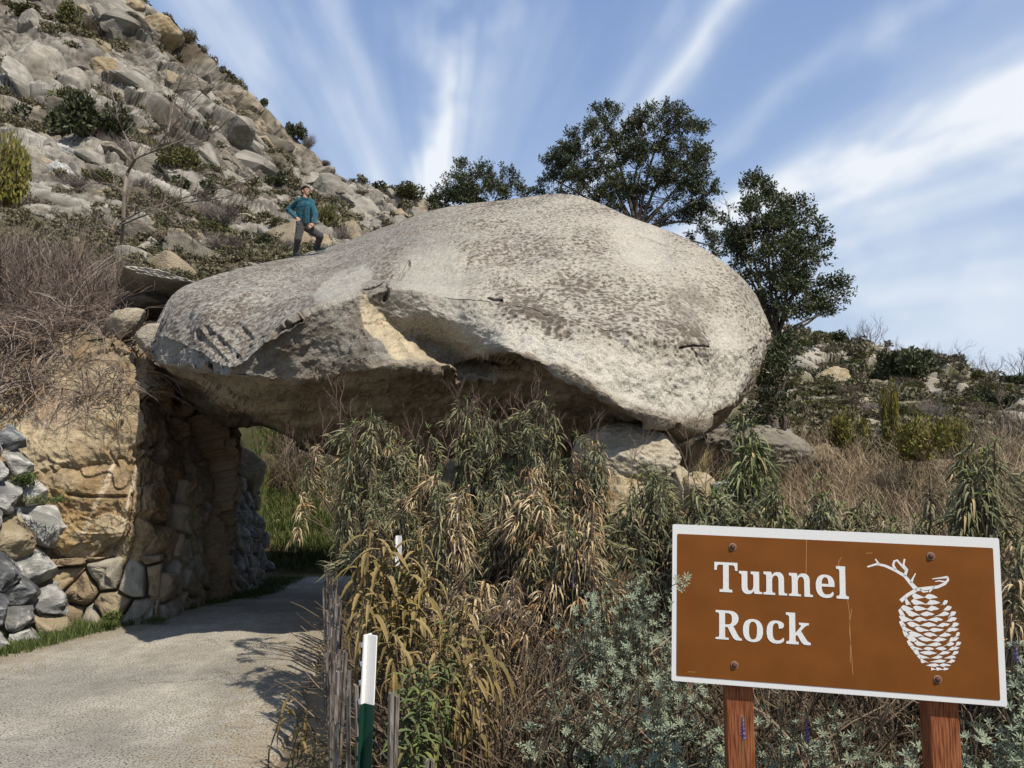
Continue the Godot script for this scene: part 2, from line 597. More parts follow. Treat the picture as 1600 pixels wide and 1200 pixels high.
func build_ground() -> void:
	var xs := PackedFloat32Array()
	var ds := PackedFloat32Array()
	var x := -900.0
	while x < 900.0:
		xs.push_back(x)
		x += maxf(0.16, absf(x + 1.0) * 0.09 if absf(x + 1.0) > 11.0 else 0.16)
	var d := -900.0
	while d < 900.0:
		ds.push_back(d)
		var k := absf(d - 9.0)
		d += maxf(0.16, k * 0.09 if k > 12.0 else 0.16)
	var nz := noise(0.55, 4, 31)
	var nf := noise(4.0, 3, 32)
	var nc := noise(0.9, 4, 33)
	var g := {"cols": xs.size(), "rows": ds.size()}
	var pos := PackedVector3Array()
	var col := PackedColorArray()
	for j in ds.size():
		var dd := ds[ds.size() - 1 - j]
		for i in xs.size():
			var xx := xs[i]
			var onroad := smoothstep(-0.15, 0.25, minf(xx - road_left(dd), road_right(dd) - xx)) if dd < 23.0 else 0.0
			var y := ground_h(xx, dd)
			y += (nz.get_noise_2d(xx, dd) * 0.09 + nf.get_noise_2d(xx, dd) * 0.025) * (1.0 - onroad) - onroad * 0.05
			pos.push_back(Vector3(xx, y, -dd))
			var t := nc.get_noise_2d(xx, dd)
			var f := nf.get_noise_2d(xx * 2.0, dd * 2.0)
			var c := Color(0.19, 0.145, 0.095).lerp(Color(0.11, 0.09, 0.06), clampf(0.5 + t + f * 0.5, 0, 1))
			var sandy := smoothstep(0.9, 0.1, minf(absf(xx - road_left(dd)), absf(road_right(dd) - xx))) if dd < 23.0 else 0.0
			c = c.lerp(Color(0.30, 0.235, 0.155), sandy * 0.75)
			var green := smoothstep(0.05, 0.3, t * 0.8 + f * 0.4 + (0.25 if dd > 21.5 and xx < 0.0 else -0.05))
			c = c.lerp(Color(0.075, 0.10, 0.03), green * 0.7 * (1.0 - sandy))
			col.push_back(c)
	g.pos = pos
	var m := stone_material(1.3, 1.2, 0.55)
	setting("ground", grid_mesh(g, col, m))
	# the road, a sheet just above the ground, worn at its edges
	var rg := {"cols": 150, "rows": 560}
	pos = PackedVector3Array()
	col = PackedColorArray()
	var ne := noise(1.4, 4, 41)
	var nw := noise(0.35, 4, 42)
	var nd := noise(11.0, 2, 43)
	for j in 560:
		var dd := 23.0 - j * 0.0467
		if dd < 1.5: dd = 1.5 - (j - 460) * 0.4
		var lft := road_left(minf(dd, 23.0)) + ne.get_noise_2d(dd * 1.2, 0.0) * 0.22
		var rgt := maxf(road_right(dd), lft + 0.3) + ne.get_noise_2d(dd * 1.2, 90.0) * 0.14
		for i in 150:
			var xx := lerpf(lft, rgt, i / 149.0)
			var edge := minf(xx - lft, rgt - xx)
			pos.push_back(Vector3(xx, fall(dd) + 0.012 + 0.02 * smoothstep(0.0, 0.5, edge) - 0.06 * (1.0 - smoothstep(0.0, 0.06, edge)) + nw.get_noise_2d(xx, dd) * 0.012, -dd))
			var t := nw.get_noise_2d(xx * 1.2, dd * 1.2)
			var f := ne.get_noise_2d(xx * 4.0, dd * 4.0)
			var c := Color(0.40, 0.378, 0.325).lerp(Color(0.31, 0.297, 0.262), clampf(0.5 + t * 1.8, 0, 1))
			c = c * (1.0 + f * 0.22)
			# paler wheel tracks and drifted grit
			var track := exp(-pow((edge - 1.1 - nw.get_noise_2d(dd * 0.6, 4.0) * 0.5) / 0.35, 2.0))
			c = c * (1.0 + track * 0.10) * (1.0 + nw.get_noise_2d(xx * 4.0, dd * 4.0) * 0.18)
			# old cracks across the road
			var ck := INF
			for q in [4.4, 6.1, 7.6, 10.9, 12.4, 14.8]: ck = minf(ck, absf(dd - q - 0.12 * (xx + 3.0) - ne.get_noise_2d(xx * 0.9, q * 7.0) * 0.35))
			c = c.lerp(Color(0.15, 0.14, 0.12), smoothstep(0.035, 0.01, ck) * smoothstep(-0.05, 0.25, ne.get_noise_2d(xx * 0.7 + 50.0, dd * 0.7)) * 0.6)
			c = c.lerp(Color(0.20, 0.185, 0.155), smoothstep(0.16, 0.3, nw.get_noise_2d(xx * 2.5 + 9.0, dd * 1.6)) * 0.25)
			c = c.lerp(Color(0.36, 0.30, 0.21), smoothstep(1.0, 0.0, edge + f * 0.8) * 0.65)
			col.push_back(c)
	rg.pos = pos
	var rm := stone_material(0.75, 0.45, 0.3, 0.11)
	setting("road", grid_mesh(rg, col, rm))

# ---------------------------------------------------------------- broken rock: plane facets on uneven cells
# returns (height of the facet, distance to the nearest joint in cells)
func facet(x: float, y: float, sd: int, tilt: float) -> Vector2:
	var ix := int(floor(x))
	var iy := int(floor(y))
	var d1 := 9.0
	var d2 := 9.0
	var out := 0.0
	var out2 := 0.0
	for j in range(-1, 2):
		for i in range(-1, 2):
			var h := ((ix + i) * 73856093) ^ ((iy + j) * 19349663) ^ (sd * 83492791)
			h = (h ^ (h >> 13)) * 1274126177
			h = (h ^ (h >> 16)) & 0xFFFFFF
			var dx := ix + i + 0.12 + 0.76 * float(h & 255) / 255.0 - x
			var dy := iy + j + 0.12 + 0.76 * float((h >> 8) & 255) / 255.0 - y
			var d := dx * dx + dy * dy
			if d < d2:
				var r := float((h >> 16) & 255) / 255.0
				var o := (r - 0.5) + tilt * (dx * (float((h >> 4) & 255) / 127.5 - 1.0) + dy * (float((h >> 12) & 255) / 127.5 - 0.7))
				if d < d1:
					d2 = d1
					out2 = out
					d1 = d
					out = o
				else:
					d2 = d
					out2 = o
	var gap := sqrt(d2) - sqrt(d1)
	return Vector2(lerpf((out + out2) * 0.5, out, smoothstep(0.0, 0.34, gap)), gap)

# ---------------------------------------------------------------- the granite mountainside on the left
var hill_l: Dictionary
var hill_r: Dictionary
func V(x: float, y: float, z: float) -> Vector3:
	return Vector3(x, y, z)

func build_left_hill() -> void:
	var rails := [
		[V(-420, -520, 190), V(-300, -420, 180), V(-60, -190, 165), V(150, -30, 150), V(240, 25, 142), V(380, 140, 146), V(500, 247, 152), V(600, 310, 158), V(690, 343, 162), V(800, 400, 165)],
		[V(-420, -470, 150), V(-300, -400, 150), V(-60, -150, 145), V(140, -10, 140), V(225, 40, 136), V(365, 158, 140), V(488, 262, 146), V(590, 318, 152), V(685, 350, 156), V(795, 410, 160)],
		[V(-420, -180, 112), V(-300, -130, 110), V(-60, 50, 105), V(90, 125, 104), V(190, 160, 107), V(310, 235, 111), V(440, 305, 117), V(555, 345, 122), V(650, 368, 128), V(760, 435, 130)],
		[V(-420, 150, 76), V(-300, 160, 74), V(-60, 235, 71), V(85, 275, 69), V(195, 303, 72), V(300, 333, 77), V(410, 362, 83), V(520, 375, 90), V(620, 390, 98), V(740, 455, 100)],
		[V(-420, 420, 30), V(-300, 420, 30), V(-60, 420, 30), V(80, 432, 32), V(200, 440, 36), V(300, 432, 42), V(400, 430, 50), V(500, 425, 62), V(610, 425, 75), V(730, 475, 80)],
		[V(-420, 600, 14), V(-300, 600, 14), V(-60, 560, 16), V(80, 560, 17), V(200, 560, 19), V(300, 560, 22), V(400, 560, 26), V(500, 560, 32), V(610, 560, 40), V(730, 570, 46)]]
	var g := loft(rails, [0, 0, 0, 0, 0, 0], 540, [14, 120, 100, 90, 30])
	var pos: PackedVector3Array = g.pos
	var px: PackedVector2Array = g.px
	var n := grid_normals(g)
	var warp := noise(0.03, 3, 51)
	var big := cells(0.05, 52, FastNoiseLite.RETURN_CELL_VALUE)
	var med := cells(0.13, 53, FastNoiseLite.RETURN_CELL_VALUE)
	var sml := cells(0.34, 54, FastNoiseLite.RETURN_CELL_VALUE)
	var crack := cells(0.10, 57, FastNoiseLite.RETURN_DISTANCE2_SUB)
	var rid := noise(0.05, 5, 55)
	var fin := noise(0.6, 4, 56)
	var veg := noise(0.06, 4, 58)
	var slow := noise(0.035, 2, 59)
	var col := PackedColorArray()
	col.resize(pos.size())
	# directions in the slope: along the ridge (down to the right in the picture) and up the slope
	var along := (P(600, 320, 150) - P(240, 40, 140)).normalized()
	var upd := (P(240, 40, 138) - P(195, 303, 72)).normalized()
	upd = (upd - along * upd.dot(along)).normalized()
	var nrm := along.cross(upd).normalized()
	if nrm.z < 0.0: nrm = -nrm
	var nc: int = g.cols
	for i in pos.size():
		var p := pos[i]
		var q := px[i]
		var s := p.dot(along)
		var t := p.dot(upd)
		var w := p.dot(nrm)
		var wx := warp.get_noise_3d(s, t, w) * 9.0
		var wy := warp.get_noise_3d(s + 77, t, w) * 6.0
		var scale := clampf(p.z * -1.0 / 110.0, 0.25, 1.25)
		var b := big.get_noise_3d(s * 0.45 + wx, t * 1.15 + wy, w * 0.6)
		var m := med.get_noise_3d(s * 0.5 + wx, t * 1.2 + wy, w)
		var sm := sml.get_noise_3d(s * 0.6 + wx, t + wy, w)
		var cr := crack.get_noise_3d(s * 0.6 + wx, t * 1.3 + wy, w)
		var r := rid.get_noise_3d(s * 0.6, t, w)
		var f := fin.get_noise_3d(s, t, w)
		# the lower slope is rubble and scrub, the upper slope bare slabs
		var foot := smoothstep(45.0, 80.0, -p.z)
		# joints run with the ridge and across it
		var rw := slow.get_noise_3d(s, t, w)
		var u1 := s + rw * 9.0
		var v1 := t + s * 0.18 + slow.get_noise_3d(s + 300.0, t, w) * 6.0
		var f1 := facet(u1 / 17.0, v1 / 8.5, 3, 0.9)
		var f2 := facet(u1 / 6.2 + 9.0, v1 / 3.4, 5, 0.9)
		var f3 := facet((u1 - v1 * 0.3) / 2.3, v1 / 1.5, 7, 0.8)
		var k2 := smoothstep(-0.2, 0.25, rid.get_noise_3d(s * 0.5 + 40.0, t * 0.6, 3.0))
		var dsp := f1.x * 3.4 + f2.x * 1.7 * (0.35 + 0.65 * k2) + f3.x * 0.7 * (0.3 + 0.7 * k2) + slow.get_noise_3d(s * 0.8, t * 0.8, w + 90.0) * 3.2 + r * 1.2 + f * 0.32
		dsp *= 0.55 + 0.45 * foot
		cr = 1.0 - minf(smoothstep(0.0, 0.05, f1.y), minf(smoothstep(0.0, 0.07, f2.y) + (1.0 - k2) * 0.7, smoothstep(0.0, 0.10, f3.y) * 0.5 + 0.5))
		dsp -= cr * 0.5
		m = f1.x + f2.x * 0.5
		var edge := smoothstep(0.0, 22.0, float(i / nc)) * 0.8 + 0.2
		pos[i] = p + n[i] * dsp * scale * edge
		var v := veg.get_noise_3d(p.x, p.y * 1.4, p.z * 0.7)
		var streak := rid.get_noise_3d(s * 5.0, t * 0.5, 9.0)
		var c := Color(0.30, 0.28, 0.245)
		c = c.lerp(Color(0.40, 0.38, 0.34), smoothstep(0.0, 0.5, m))
		c = c.lerp(Color(0.36, 0.29, 0.20), smoothstep(0.15, 0.5, r + b * 0.3) * 0.55)
		c = c.lerp(Color(0.15, 0.135, 0.12), smoothstep(0.0, 0.36, streak + r * 0.3) * 0.6)
		c = c * (1.0 + f * 0.7)
		c = c.lerp(Color(0.085, 0.075, 0.06), clampf(cr, 0, 1) * 0.85)
		col[i] = c
		n[i] = Vector3(v, foot, 0)
	g.pos = pos
	# scrub and soil gather where the slope flattens
	var n2 := grid_normals(g)
	for i in pos.size():
		var v := n[i].x
		var foot := n[i].y
		var flatness := smoothstep(0.55, 0.88, n2[i].y)
		var k := smoothstep(0.02, 0.22, v + flatness * 0.34 + (1.0 - foot) * 0.30 - 0.20)
		var tone := Color(0.085, 0.088, 0.045).lerp(Color(0.15, 0.125, 0.09), clampf(0.5 + v * 2.0, 0, 1))
		col[i] = col[i].lerp(tone, k * 0.85)
	hill_l = g
	# broken blocks standing out of the slabs all over the cliff
	var protos_ := []
	var tones := [[Color(0.25, 0.235, 0.205), Color(0.40, 0.38, 0.335)], [Color(0.30, 0.285, 0.25), Color(0.44, 0.42, 0.38)], [Color(0.19, 0.165, 0.135), Color(0.33, 0.30, 0.25)], [Color(0.31, 0.25, 0.17), Color(0.42, 0.36, 0.265)], [Color(0.27, 0.25, 0.22), Color(0.42, 0.40, 0.36)]]
	for k in 5: protos_.push_back(stone_mesh(150 + k, Vector3(1.7, 0.9, 0.85), 3, 11, 0.022, tones[k], stone_hill(), 0.0, 0.42, 0.74, true))
	var spots := [[], [], [], [], []]
	var frame := Basis(along, upd, nrm)
	for k in 760:
		var row := 30 + rng.randi() % (int(g.rows) - 60)
		var i := row * nc + rng.randi() % nc
		if n2[i].y > 0.86 or -pos[i].z < 40.0: continue
		var s := R(0.7, 1.0) * (R(0.9, 2.2) if k % 4 else R(2.4, 5.0)) * clampf(-pos[i].z / 100.0, 0.5, 1.3)
		var bs := frame * Basis(Vector3(0, 0, 1), R(-0.35, 0.35)) * Basis(Vector3(1, 0, 0), R(-0.4, 0.4)) * Basis(UPV, R(-0.5, 0.5) + (PI if k % 2 else 0.0))
		spots[rng.randi() % 5].push_back(Transform3D(bs.scaled_local(Vector3(s * R(0.6, 1.3), s * R(0.7, 1.5), s)), pos[i] - n2[i] * s * R(0.4, 0.65)))
	for k in 5: scatter("cliff_rubble", protos_[k], spots[k], self, "stuff", "broken granite blocks all over the cliff of the mountainside")
	setting("hillside", grid_mesh(g, col, stone_material(0.3, 10.0, 0.4), true))

func build_right_hill() -> void:
	var rails := [
		[V(900, 500, 95), V(1100, 498, 88), V(1195, 508, 78), V(1262, 520, 72), V(1310, 540, 67), V(1370, 548, 64), V(1450, 563, 61), V(1530, 590, 58), V(1610, 612, 56), V(1800, 660, 54), V(2100, 700, 54)],
		[V(900, 520, 88), V(1100, 515, 82), V(1195, 522, 73), V(1262, 533, 68), V(1310, 552, 63), V(1370, 560, 60), V(1450, 575, 57), V(1530, 602, 54), V(1610, 622, 52), V(1800, 668, 50), V(2100, 706, 50)],
		[V(900, 590, 55), V(1100, 590, 52), V(1200, 590, 48), V(1262, 600, 45), V(1310, 605, 42), V(1370, 612, 40), V(1450, 625, 38), V(1530, 640, 36), V(1610, 655, 34), V(1800, 690, 33), V(2100, 715, 33)],
		[V(900, 650, 30), V(1100, 650, 28), V(1200, 650, 26), V(1262, 655, 25), V(1310, 655, 24), V(1370, 660, 23), V(1450, 665, 22), V(1530, 675, 21), V(1610, 690, 20), V(1800, 710, 19), V(2100, 725, 19)],
		[V(900, 715, 16), V(1100, 715, 15), V(1200, 720, 14), V(1262, 722, 13.5), V(1310, 725, 13), V(1370, 728, 12.5), V(1450, 732, 12), V(1530, 738, 11.5), V(1610, 745, 11), V(1800, 750, 11), V(2100, 760, 11)],
		[V(900, 950, 11), V(1100, 950, 10), V(1200, 950, 9.5), V(1262, 955, 9), V(1310, 958, 8.5), V(1370, 960, 8.2), V(1450, 965, 8), V(1530, 970, 7.8), V(1610, 980, 7.5), V(1800, 990, 7.5), V(2100, 1010, 7.5)]]
	var g := loft(rails, [0, 0, 0, 0, 0, 0], 360, [10, 60, 50, 50, 30])
	var pos: PackedVector3Array = g.pos
	var n := grid_normals(g)
	var big := cells(0.16, 62, FastNoiseLite.RETURN_CELL_VALUE)
	var rid := noise(0.10, 5, 65)
	var fin := noise(1.2, 4, 66)
	var veg := noise(0.16, 4, 68)
	var col := PackedColorArray()
	col.resize(pos.size())
	var rock := PackedFloat32Array()
	rock.resize(pos.size())
	for i in pos.size():
		var p := pos[i]
		var d := -p.z
		var r := rid.get_noise_3dv(p)
		var f := fin.get_noise_3dv(p)
		var b := big.get_noise_3dv(p + Vector3(r, f, r) * 2.0)
		var v := veg.get_noise_3d(p.x, p.y * 2.0, p.z * 0.7)
		var out := smoothstep(0.06, 0.22, v) * smoothstep(10.0, 22.0, d)
		rock[i] = out
		pos[i] = p + n[i] * (r * 1.0 + f * 0.12 + out * (0.5 + b * 0.6)) * clampf(d / 45.0, 0.12, 1.0)
		var c := Color(0.16, 0.165, 0.085).lerp(Color(0.23, 0.20, 0.135), clampf(0.5 + r * 2.2, 0, 1))
		c = c.lerp(Color(0.26, 0.21, 0.14), smoothstep(24.0, 11.0, d) * 0.8)
		c = c * (1.0 + f * 0.5)
		var s := Color(0.42, 0.385, 0.33) * (1.0 + b * 0.25 + f * 0.3)
		col[i] = c.lerp(s, out * smoothstep(-0.3, 0.15, f + r + 0.12))
	g.pos = pos
	hill_r = g
	setting("far_hillside", grid_mesh(g, col, stone_material(0.5, 6.0, 0.4), true))

# the point of a slope that shows at a pixel
func on_hill(g: Dictionary, x: float, y: float) -> Vector3:
	var best := 1e12
	var at := Vector3.ZERO
	var pos: PackedVector3Array = g.pos
	var nc: int = g.cols
	var nr: int = g.rows
	var q := Vector2(x, y)
	var px: PackedVector2Array = g.px
	for j in range(0, nr, 2):
		for i in range(0, nc, 4):
			var k := px[j * nc + i].distance_squared_to(q)
			if k < best:
				best = k
				at = pos[j * nc + i]
	return at

# ---------------------------------------------------------------- the great boulder
var boulder: Dictionary
func build_boulder() -> void:
	var rails := [
		# crest
		[V(230, 536, 10.6), V(268, 463, 11.5), V(320, 435, 13), V(400, 413, 15.2), V(465, 400, 17.3), V(530, 381, 18.0), V(600, 355, 18), V(690, 325, 17.5), V(790, 312, 16.8), V(893, 304, 16), V(990, 341, 14.5), V(1075, 374, 13), V(1145, 421, 12), V(1184, 466, 11.6), V(1197, 515, 11.3)],
		# upper face
		[V(228, 538, 10.50), V(260, 485, 10.47), V(318, 470, 9.83), V(385, 458, 10.10), V(450, 443, 11.00), V(515, 425, 11.90), V(592, 402, 12.30), V(690, 380, 12.40), V(790, 378, 12.10), V(890, 388, 11.30), V(1000, 420, 10.70), V(1085, 445, 10.38), V(1160, 478, 10.63), V(1188, 492, 11.00), V(1197, 516, 11.20)],
		# ridge over the dark facet, then the middle of the pale face
		[V(226, 540, 10.40), V(253, 525, 9.74), V(312, 545, 8.32), V(366, 572, 7.50), V(446, 508, 7.65), V(520, 475, 7.95), V(600, 455, 8.35), V(690, 462, 8.65), V(790, 465, 8.45), V(890, 490, 8.15), V(1000, 525, 8.05), V(1085, 540, 8.56), V(1168, 545, 9.73), V(1190, 530, 10.70), V(1197, 517, 11.20)],
		# lip
		[V(224, 542, 10.40), V(250, 568, 9.76), V(305, 582, 8.37), V(372, 589, 7.55), V(450, 595, 7.95), V(515, 586, 8.05), V(606, 573, 7.85), V(700, 571, 8.15), V(790, 549, 7.65), V(890, 590, 7.35), V(990, 646, 7.65), V(1080, 660, 8.23), V(1142, 630, 9.18), V(1176, 582, 10.38), V(1197, 518, 11.20)],
		# underside
		[V(226, 544, 10.60), V(262, 585, 10.67), V(340, 622, 10.14), V(405, 640, 10.10), V(475, 652, 9.90), V(545, 655, 9.70), V(620, 655, 9.50), V(700, 652, 9.40), V(800, 640, 9.30), V(890, 655, 9.00), V(990, 672, 9.20), V(1075, 674, 9.55), V(1130, 655, 10.23), V(1170, 598, 10.97), V(1197, 519, 11.30)],
		# far edge of the underside
		[V(230, 545, 11.0), V(275, 598, 12.2), V(345, 654, 13.4), V(420, 669, 13.6), V(495, 704, 13.2), V(570, 716, 12.6), V(645, 718, 12.2), V(715, 716, 12.0), V(805, 712, 11.7), V(900, 702, 11.2), V(1000, 696, 11.2), V(1080, 684, 11.2), V(1125, 664, 11.6), V(1165, 604, 12.0), V(1197, 520, 11.5)],
		# back, low and high
		[V(240, 540, 12.2), V(285, 570, 13.6), V(350, 610, 14.6), V(425, 620, 15.2), V(500, 620, 15.4), V(575, 620, 15.4), V(650, 620, 15.2), V(720, 620, 18), V(810, 610, 17.5), V(900, 600, 17), V(1000, 600, 16), V(1080, 600, 15), V(1130, 590, 14), V(1165, 560, 13), V(1196, 521, 11.8)],
		[V(240, 530, 12.2), V(280, 500, 13), V(335, 480, 14.6), V(410, 450, 16.6), V(475, 440, 18), V(540, 425, 18.5), V(610, 400, 18.6), V(700, 375, 18.4), V(795, 365, 18), V(893, 360, 18.5), V(990, 395, 17), V(1075, 425, 15), V(1140, 465, 14), V(1180, 490, 12.6), V(1196, 518, 11.8)],
		[V(230, 536, 10.6), V(268, 463, 11.5), V(320, 435, 13), V(400, 413, 15.2), V(465, 400, 17.3), V(530, 381, 18.0), V(600, 355, 18), V(690, 325, 17.5), V(790, 312, 16.8), V(893, 304, 16), V(990, 341, 14.5), V(1075, 374, 13), V(1145, 421, 12), V(1184, 466, 11.6), V(1197, 515, 11.3)]]
	var g := loft(rails, [1, 0, 1, 1, 0, 0, 1, 1, 1], 700, [130, 95, 105, 45, 34, 8, 8, 8])
	var pos: PackedVector3Array = g.pos
	var px: PackedVector2Array = g.px
	var nc: int = g.cols
	var front := 130 + 95 + 105 + 45 + 34
	# the broken wedge and the scoop beside it
	var wl := [Vector2(458, 561), Vector2(485, 562), Vector2(515, 570), Vector2(537, 598), Vector2(562, 614), Vector2(566, 660), Vector2(572, 712)]
	var wr := [Vector2(458, 564), Vector2(468, 572), Vector2(480, 583), Vector2(504, 604), Vector2(533, 642), Vector2(552, 676), Vector2(571, 712)]
	var amp := [Vector2(448, 0.0), Vector2(462, 0.12), Vector2(500, 0.42), Vector2(540, 0.85), Vector2(571, 1.0), Vector2(580, 0.5), Vector2(600, 0.0)]
	var claws := [
		[PackedVector2Array([Vector2(306, 520), Vector2(330, 540), Vector2(345, 556), Vector2(350, 574)]), 9.0, 0.10],
		[PackedVector2Array([Vector2(322, 513), Vector2(350, 536), Vector2(370, 562)]), 9.0, 0.13],
		[PackedVector2Array([Vector2(371, 503), Vector2(385, 520), Vector2(386, 545), Vector2(374, 560)]), 8.0, 0.12],
		[PackedVector2Array([Vector2(391, 543), Vector2(430, 520), Vector2(468, 500)]), 4.0, 0.10]]
	var slots := [
		[PackedVector2Array([Vector2(762, 457), Vector2(785, 458)]), 2.0, 0.12],
		[PackedVector2Array([Vector2(1056, 546), Vector2(1075, 543), Vector2(1101, 544)]), 1.6, 0.10],
		[PackedVector2Array([Vector2(960, 388), Vector2(980, 412)]), 1.5, 0.05],
		[PackedVector2Array([Vector2(1036, 362), Vector2(1060, 371), Vector2(1080, 378)]), 2.2, 0.12],
		[PackedVector2Array([Vector2(570, 461), Vector2(600, 454), Vector2(614, 440), Vector2(640, 415)]), 3.0, 0.14],
		[PackedVector2Array([Vector2(604, 456), Vector2(600, 470)]), 4.0, 0.14],
		[PackedVector2Array([Vector2(1070, 545), Vector2(1098, 580)]), 1.2, 0.03]]
	var n := grid_normals(g)
	var lo := noise(0.32, 3, 71)
	var md := noise(1.3, 4, 72)
	var hi := noise(6.5, 3, 73)
	var chip := cells(0.8, 74, FastNoiseLite.RETURN_CELL_VALUE)
	for i in pos.size():
		var p := pos[i]
		var q := px[i]
		var row := i / nc
		var dsp := lo.get_noise_3dv(p) * 0.14 if row < front else 0.0
		var edge := smoothstep(0.0, 8.0, float(mini(i % nc, nc - 1 - i % nc)))
		if row < front:
			var m := md.get_noise_3dv(p)
			var under := smoothstep(225.0, 240.0, row)
			dsp += m * (0.055 + 0.05 * under) + hi.get_noise_3dv(p) * (0.014 + 0.012 * under)
			if (row > 225 and q.x < 640.0 or row > 330) and q.x < 1110.0:
				dsp += chip.get_noise_3d(p.x * 0.9 + m, p.y + m, p.z * 0.9) * 0.05
			# fade at the silhouette so that the outline keeps its place
			dsp *= smoothstep(-6.0, 26.0, row) * edge
			if row < 40: dsp = dsp * 0.6
			var back := 0.0
			if q.y > 448.0 and q.y < 640.0 and q.x > 540.0 and q.x < 900.0:
				var xl := curve(q.y, wl) + md.get_noise_2d(q.y * 0.06, 3.0) * 4.0
				var xr := curve(q.y, wr)
				var a := curve(q.y, amp)
				if q.x > xl:
					if q.x < xr: back = a * (q.x - xl) / maxf(xr - xl, 1.0)
					else: back = a * (1.0 - smoothstep(0.0, 155.0, q.x - xr))
			if q.x < 480.0 and q.y > 490.0:
				for cl in claws:
					var k := line_dist(q, cl[0]) + md.get_noise_2d(q.x * 0.03, q.y * 0.03) * 4.0
					if k < cl[1] * 2.0: back += cl[2] * smoothstep(cl[1], cl[1] * 0.3, k) - 0.05 * smoothstep(cl[1] * 2.0, cl[1], k)
			if row < 330 and row > 20:
				for sl in slots:
					if absf(q.x - sl[0][0].x) < 70.0 and absf(q.y - sl[0][0].y) < 70.0:
						back += sl[2] * smoothstep(sl[1], sl[1] * 0.4, line_dist(q, sl[0]))
			if back != 0.0: p += (p - EYE).normalized() * back
		pos[i] = p + n[i] * dsp
	g.pos = pos
	boulder = g
	# lichen, varnish and fresh faces
	var col := PackedColorArray()
	col.resize(pos.size())
	n = grid_normals(g)
	var spot := cells(14.0, 81, FastNoiseLite.RETURN_DISTANCE)
	var spot2 := cells(8.0, 82, FastNoiseLite.RETURN_DISTANCE)
	var patch := noise(0.55, 4, 83)
	var stain := noise(2.4, 4, 84)
	var grain := noise(16.0, 2, 85)
	var dots := noise(9.5, 2, 86)
	for i in pos.size():
		var row := i / nc
		if row >= front:
			col[i] = Color(0.2, 0.18, 0.15)
			continue
		var p := pos[i]
		var q := px[i]
		var pa := patch.get_noise_3dv(p)
		var stn := stain.get_noise_3dv(p)
		var gr := grain.get_noise_3dv(p)
		var dt := dots.get_noise_3dv(p)
		# regions of the stone itself
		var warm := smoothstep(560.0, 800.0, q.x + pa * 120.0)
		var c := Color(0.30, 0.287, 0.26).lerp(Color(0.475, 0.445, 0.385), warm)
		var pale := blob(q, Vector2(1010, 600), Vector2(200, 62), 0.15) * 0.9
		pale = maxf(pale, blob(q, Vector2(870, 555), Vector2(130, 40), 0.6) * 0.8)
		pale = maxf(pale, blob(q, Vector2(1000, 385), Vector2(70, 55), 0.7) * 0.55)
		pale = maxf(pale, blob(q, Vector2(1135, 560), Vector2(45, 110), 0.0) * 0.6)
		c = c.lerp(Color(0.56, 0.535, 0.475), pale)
		# bare smooth patches without lichen
		var bare := blob(q, Vector2(668, 440), Vector2(66, 84), 0.35)
		bare = maxf(bare, smoothstep(0.0, 0.25, blob(q, Vector2(536, 447), Vector2(58, 30), -0.55)))
		bare = maxf(bare, blob(q, Vector2(750, 520), Vector2(110, 34), 0.55) * 0.8)
		c = c.lerp(Color(0.43, 0.415, 0.37), bare * 0.75)
		# lichen speckle
		var dense := 0.44 + pa * 0.34 + stn * 0.14
		dense += smoothstep(640.0, 380.0, q.x) * 0.22
		dense += blob(q, Vector2(835, 495), Vector2(90, 52), 0.55) * 0.6
		dense += blob(q, Vector2(930, 470), Vector2(130, 40), 0.7) * 0.18
		dense += blob(q, Vector2(830, 360), Vector2(210, 90), 0.1) * 0.08
		dense += blob(q, Vector2(1095, 525), Vector2(90, 26), 0.1) * 0.25
		dense -= bare * 1.3 + pale * 0.85
		dense -= smoothstep(225.0, 262.0, row) * (1.0 if q.x < 640.0 else 0.2)
		if row > 330: dense = -0.2
		var sp1 := spot.get_noise_3d(p.x + stn * 0.05, p.y, p.z)
		var sp2 := spot2.get_noise_3d(p.x, p.y + stn * 0.1, p.z)
		var dt2 := dots.get_noise_3d(p.x * 2.3 + 7.0, p.y * 2.3, p.z * 2.3)
		var k := smoothstep(0.26, 0.40, dense * 0.42 + dt * 0.45 + dt2 * 1.0 - 0.09) * 0.40
		k = maxf(k, smoothstep(-0.60, -0.72, sp1 - clampf(dense - 0.45, -0.3, 0.5) * 0.5) * smoothstep(0.05, 0.3, dense) * 0.95)
		k = maxf(k, smoothstep(-0.58, -0.70, sp2 - clampf(dense - 0.6, -0.4, 0.5) * 0.55) * smoothstep(0.25, 0.6, dense) * 0.75)
		k = maxf(k, smoothstep(0.85, 1.05, dense + dt * 0.7) * 0.6)
		c = c.lerp(Color(0.11, 0.09, 0.072), clampf(k, 0, 1))
		# pale lichen crust on the left part
		var crust := smoothstep(0.05, 0.2, dt * 0.8 - pa * 0.2 + gr * 0.3) * smoothstep(640.0, 400.0, q.x) * (1.0 - bare)
		if row < 240: c = c.lerp(Color(0.50, 0.49, 0.44), crust * 0.55)
		# grey patches
		var grey := blob(q, Vector2(1078, 478), Vector2(62, 42), 0.3) * smoothstep(-0.25, 0.1, stn)
		grey = maxf(grey, blob(q, Vector2(1165, 450), Vector2(30, 60), -0.5) * 0.6)
		c = c.lerp(Color(0.20, 0.185, 0.16), grey * 0.6)
		c = c.lerp(Color(0.17, 0.135, 0.10), smoothstep(0.12, 0.4, stn + pa * 0.5) * 0.16)
